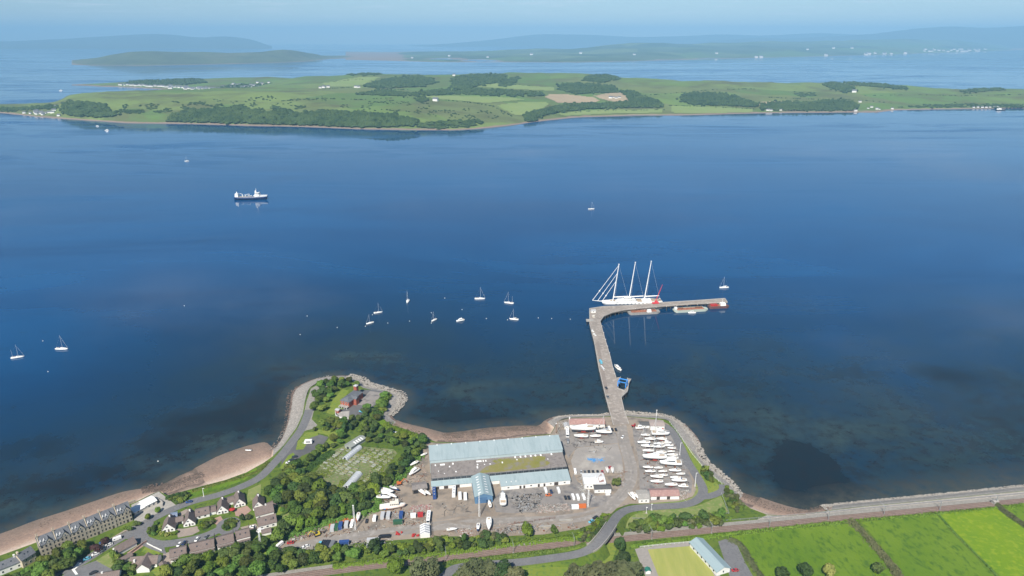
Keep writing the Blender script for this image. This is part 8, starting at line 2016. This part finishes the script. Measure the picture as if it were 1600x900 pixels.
draped('far_field', I, [(849, 152), (856, 147.5), (890, 147.5), (930, 152), (940, 158), (925, 162), (870, 161)], M_tan)
draped('far_field', I, [(925, 150), (950, 145), (975, 144), (985, 150), (1000, 156), (1000, 159.5), (960, 160), (940, 156)], M_tan)
draped('far_field', I, [(1180, 163), (1190, 159), (1230, 157.5), (1265, 161), (1268, 165), (1240, 163), (1190, 166)], M_tan)
draped('far_field', I, [(772, 165), (800, 160), (850, 158), (862, 163), (845, 172), (815, 182), (800, 180)], M_pasture)
draped('far_field', I, [(735, 136), (770, 129), (830, 134), (870, 136), (870, 143), (800, 140)], M_pasture)
draped('far_field', I, [(640, 150), (720, 150), (800, 152), (830, 156), (760, 162), (690, 156)], M_pasture)
draped('far_field', I, [(500, 130), (560, 120), (600, 119), (585, 127), (560, 136), (510, 137)], M_pasture)
draped('far_field', I, [(1045, 165), (1100, 166), (1180, 170), (1180, 176), (1100, 178), (1050, 178)], M_pasture)
draped('far_field', I, [(860, 176), (930, 172), (1000, 171), (1040, 171), (1040, 177), (960, 178), (880, 182)], M_pasture)
# houses
def far_house_proto(name, label, cat, loc, rz, group, wm, rm, L=11, W=7, e=5, r=8):
    t = thing(name, label, cat, loc, rz, group)
    wall_mesh(L, W, e, r, 'x').build('wall', wm, t); roof_mesh(L, W, e, r, 'x', .3).build('roof', rm, t); return t
FP = None
def far_houses(label, group, o, spots, sc=1.0, base=None):
    global FP
    for (px, py) in spots:
        g = ground_on(o, px, py)
        if g is None: continue
        if FP is None: FP = far_house_proto('village_house', label, 'house', tuple(g), rnd.uniform(-.4, .4), group, M_harl, M_slate); FP.scale = (sc,) * 3
        else: copy_thing(FP, (g.x, g.y, g.z - .5), rnd.uniform(-.5, .5), label, sc * rnd.uniform(.85, 1.25), group)
rg = random.Random(3); sp = []
for k in range(36): f = k / 35; sp.append((185 + 105 * f + rg.uniform(-1, 1), 133.5 + 4.2 * f + rg.uniform(-.9, .4)))
for k in range(60): sp.append((rg.uniform(262, 345), 0)); sp[-1] = (sp[-1][0], 137 + (sp[-1][0] - 262) * .055 + rg.uniform(-2.2, 2.0))
far_houses('pale house in the waterfront village across the bay', 'houses of the waterfront village', Hd, sp, 1.35)
sp = [(rg.uniform(345, 420), rg.uniform(132, 138)) for k in range(22)] + [(450, 134), (456, 133), (400, 130), (408, 131), (418, 130), (392, 134)]
far_houses('pale house on the slope right of the far village', 'houses on the slope right of the village', Hd, sp, 1.4)
sp = [(56 + rg.uniform(-6, 34), 178 + rg.uniform(-4, 5)) for k in range(16)] + [(35, 177.5), (45, 178), (84, 168)]
far_houses('pale building at the small harbour on the left point', 'buildings on the left point of the island', I, sp, 1.2)
far_houses('white farmhouse alone on the middle pasture of the island', None, I, [(676, 158)], 1.6)
sp = [(951, 154), (956, 153), (961, 154.5), (966, 153.5)]
far_houses('farm building between the tan fields of the island', 'farm between the tan fields', I, sp, 1.3)
sp = [(1197, 173), (1203, 173.5), (1213, 172.5), (1218, 172.8), (1335, 174)]
far_houses('pale house under the trees on the right shore', 'houses on the right shore', I, sp, .95)
sp = [(1368, 171), (1373, 171.5), (1392, 170.5), (1356, 170), (1360, 168)]
far_houses('pale building at the ferry slip on the right shore', 'buildings at the ferry slip', I, sp, .9)
far_houses('white house high on the right pasture', None, I, [(1331, 144.5)], 1.6)
far_houses('white house on the lower right pasture', None, I, [(1342, 160)], 1.3)
sp = [(1520 + k * 6.5, 168.3 + rg.uniform(-.5, .3)) for k in range(7)]
far_houses('pale building along the far right shore of the island', 'buildings on the far right shore', I, sp, .8)
far_houses('farm building left of the hilltop wood', 'farm left of the hilltop wood', I, [(498, 138), (503, 137.5), (510, 137), (553, 137), (558, 137.5)], 1.3)
far_houses('white tower like house on the skyline', None, I, [(707, 118.5)], 1.6)
sp = [(rg.uniform(1440, 1545), rg.uniform(77.5, 81.5)) for k in range(30)] + [(rg.uniform(1340, 1440), rg.uniform(83.6, 85.6)) for k in range(14)] + [(1180, 90), (1188, 90), (1290, 87.2), (1352, 86)]
far_houses('white building of the far shore town on the horizon', 'buildings of the far shore town', BUTE_O, sp, 4.5)
far_houses('white farm far off on the middle horizon land', 'farms on the horizon land', BUTE_O, [(642, 91), (700, 88), (760, 90), (828, 86), (905, 84), (990, 86), (1118, 84), (1300, 76), (1260, 78), (1330, 76)], 4.0)
# ferry at the right shore
p = P(1563, 172.5, 0); t = thing('car_ferry', 'small black and white car ferry at the far right shore of the island', 'ferry', (p.x, p.y, 0), R(5))
MB().loft([[(-20, -5, .3), (-20, 5, .3), (-22, 5, 3), (-22, -5, 3)], [(20, -5, .3), (20, 5, .3), (22, 5, 3), (22, -5, 3)]]).build('hull', M_black, t); MB().box((-4, 3.4, 5.5), (22, 3, 5)).build('superstructure', M_gel, t); MB().box((-2, 3.4, 9), (6, 3.4, 2.4)).build('bridge', M_gel, t); MB().box((0, 0, 3.2), (38, 9, .3)).build('car_deck', M_conc, t)
for i, (px, py) in enumerate(((162, 147), (178, 147), (190, 146.6), (200, 147.5), (210, 146.8), (220, 145.2), (232, 145), (240, 146.3), (470 * 0 + 228, 147.4))):
    p = P(px, py, 0); boat('motor_boat', 'tiny white boat moored in the far village bay', 'boat', 'fm', lambda t: motor_parts(t, 11), (p.x, p.y, 0), R(rnd.uniform(0, 360)), 1.8, 'boats moored in the far village bay')
# ------------------------------------------------------------------ haze: the air of the firth
def haze():
    mb = MB(); mb.box((0, 21400, 477.5), (93000, 50000, 965))
    o = mb.build('haze', None); tag(o, 'pale blue summer haze over the firth', None, None, 'stuff')
    m = bpy.data.materials.new('haze_air'); m.use_nodes = True; nt = m.node_tree; nt.nodes.clear()
    pv = nt.nodes.new('ShaderNodeVolumePrincipled'); mo = nt.nodes.new('ShaderNodeOutputMaterial')
    pv.inputs['Density'].default_value = HAZE_D; pv.inputs['Color'].default_value = (0.31, 0.62, 0.93, 1); pv.inputs['Anisotropy'].default_value = -0.15
    nt.links.new(pv.outputs[0], mo.inputs['Volume'])
    o.data.materials.clear(); o.data.materials.append(m)
HAZE_D = 0.64e-4
haze()
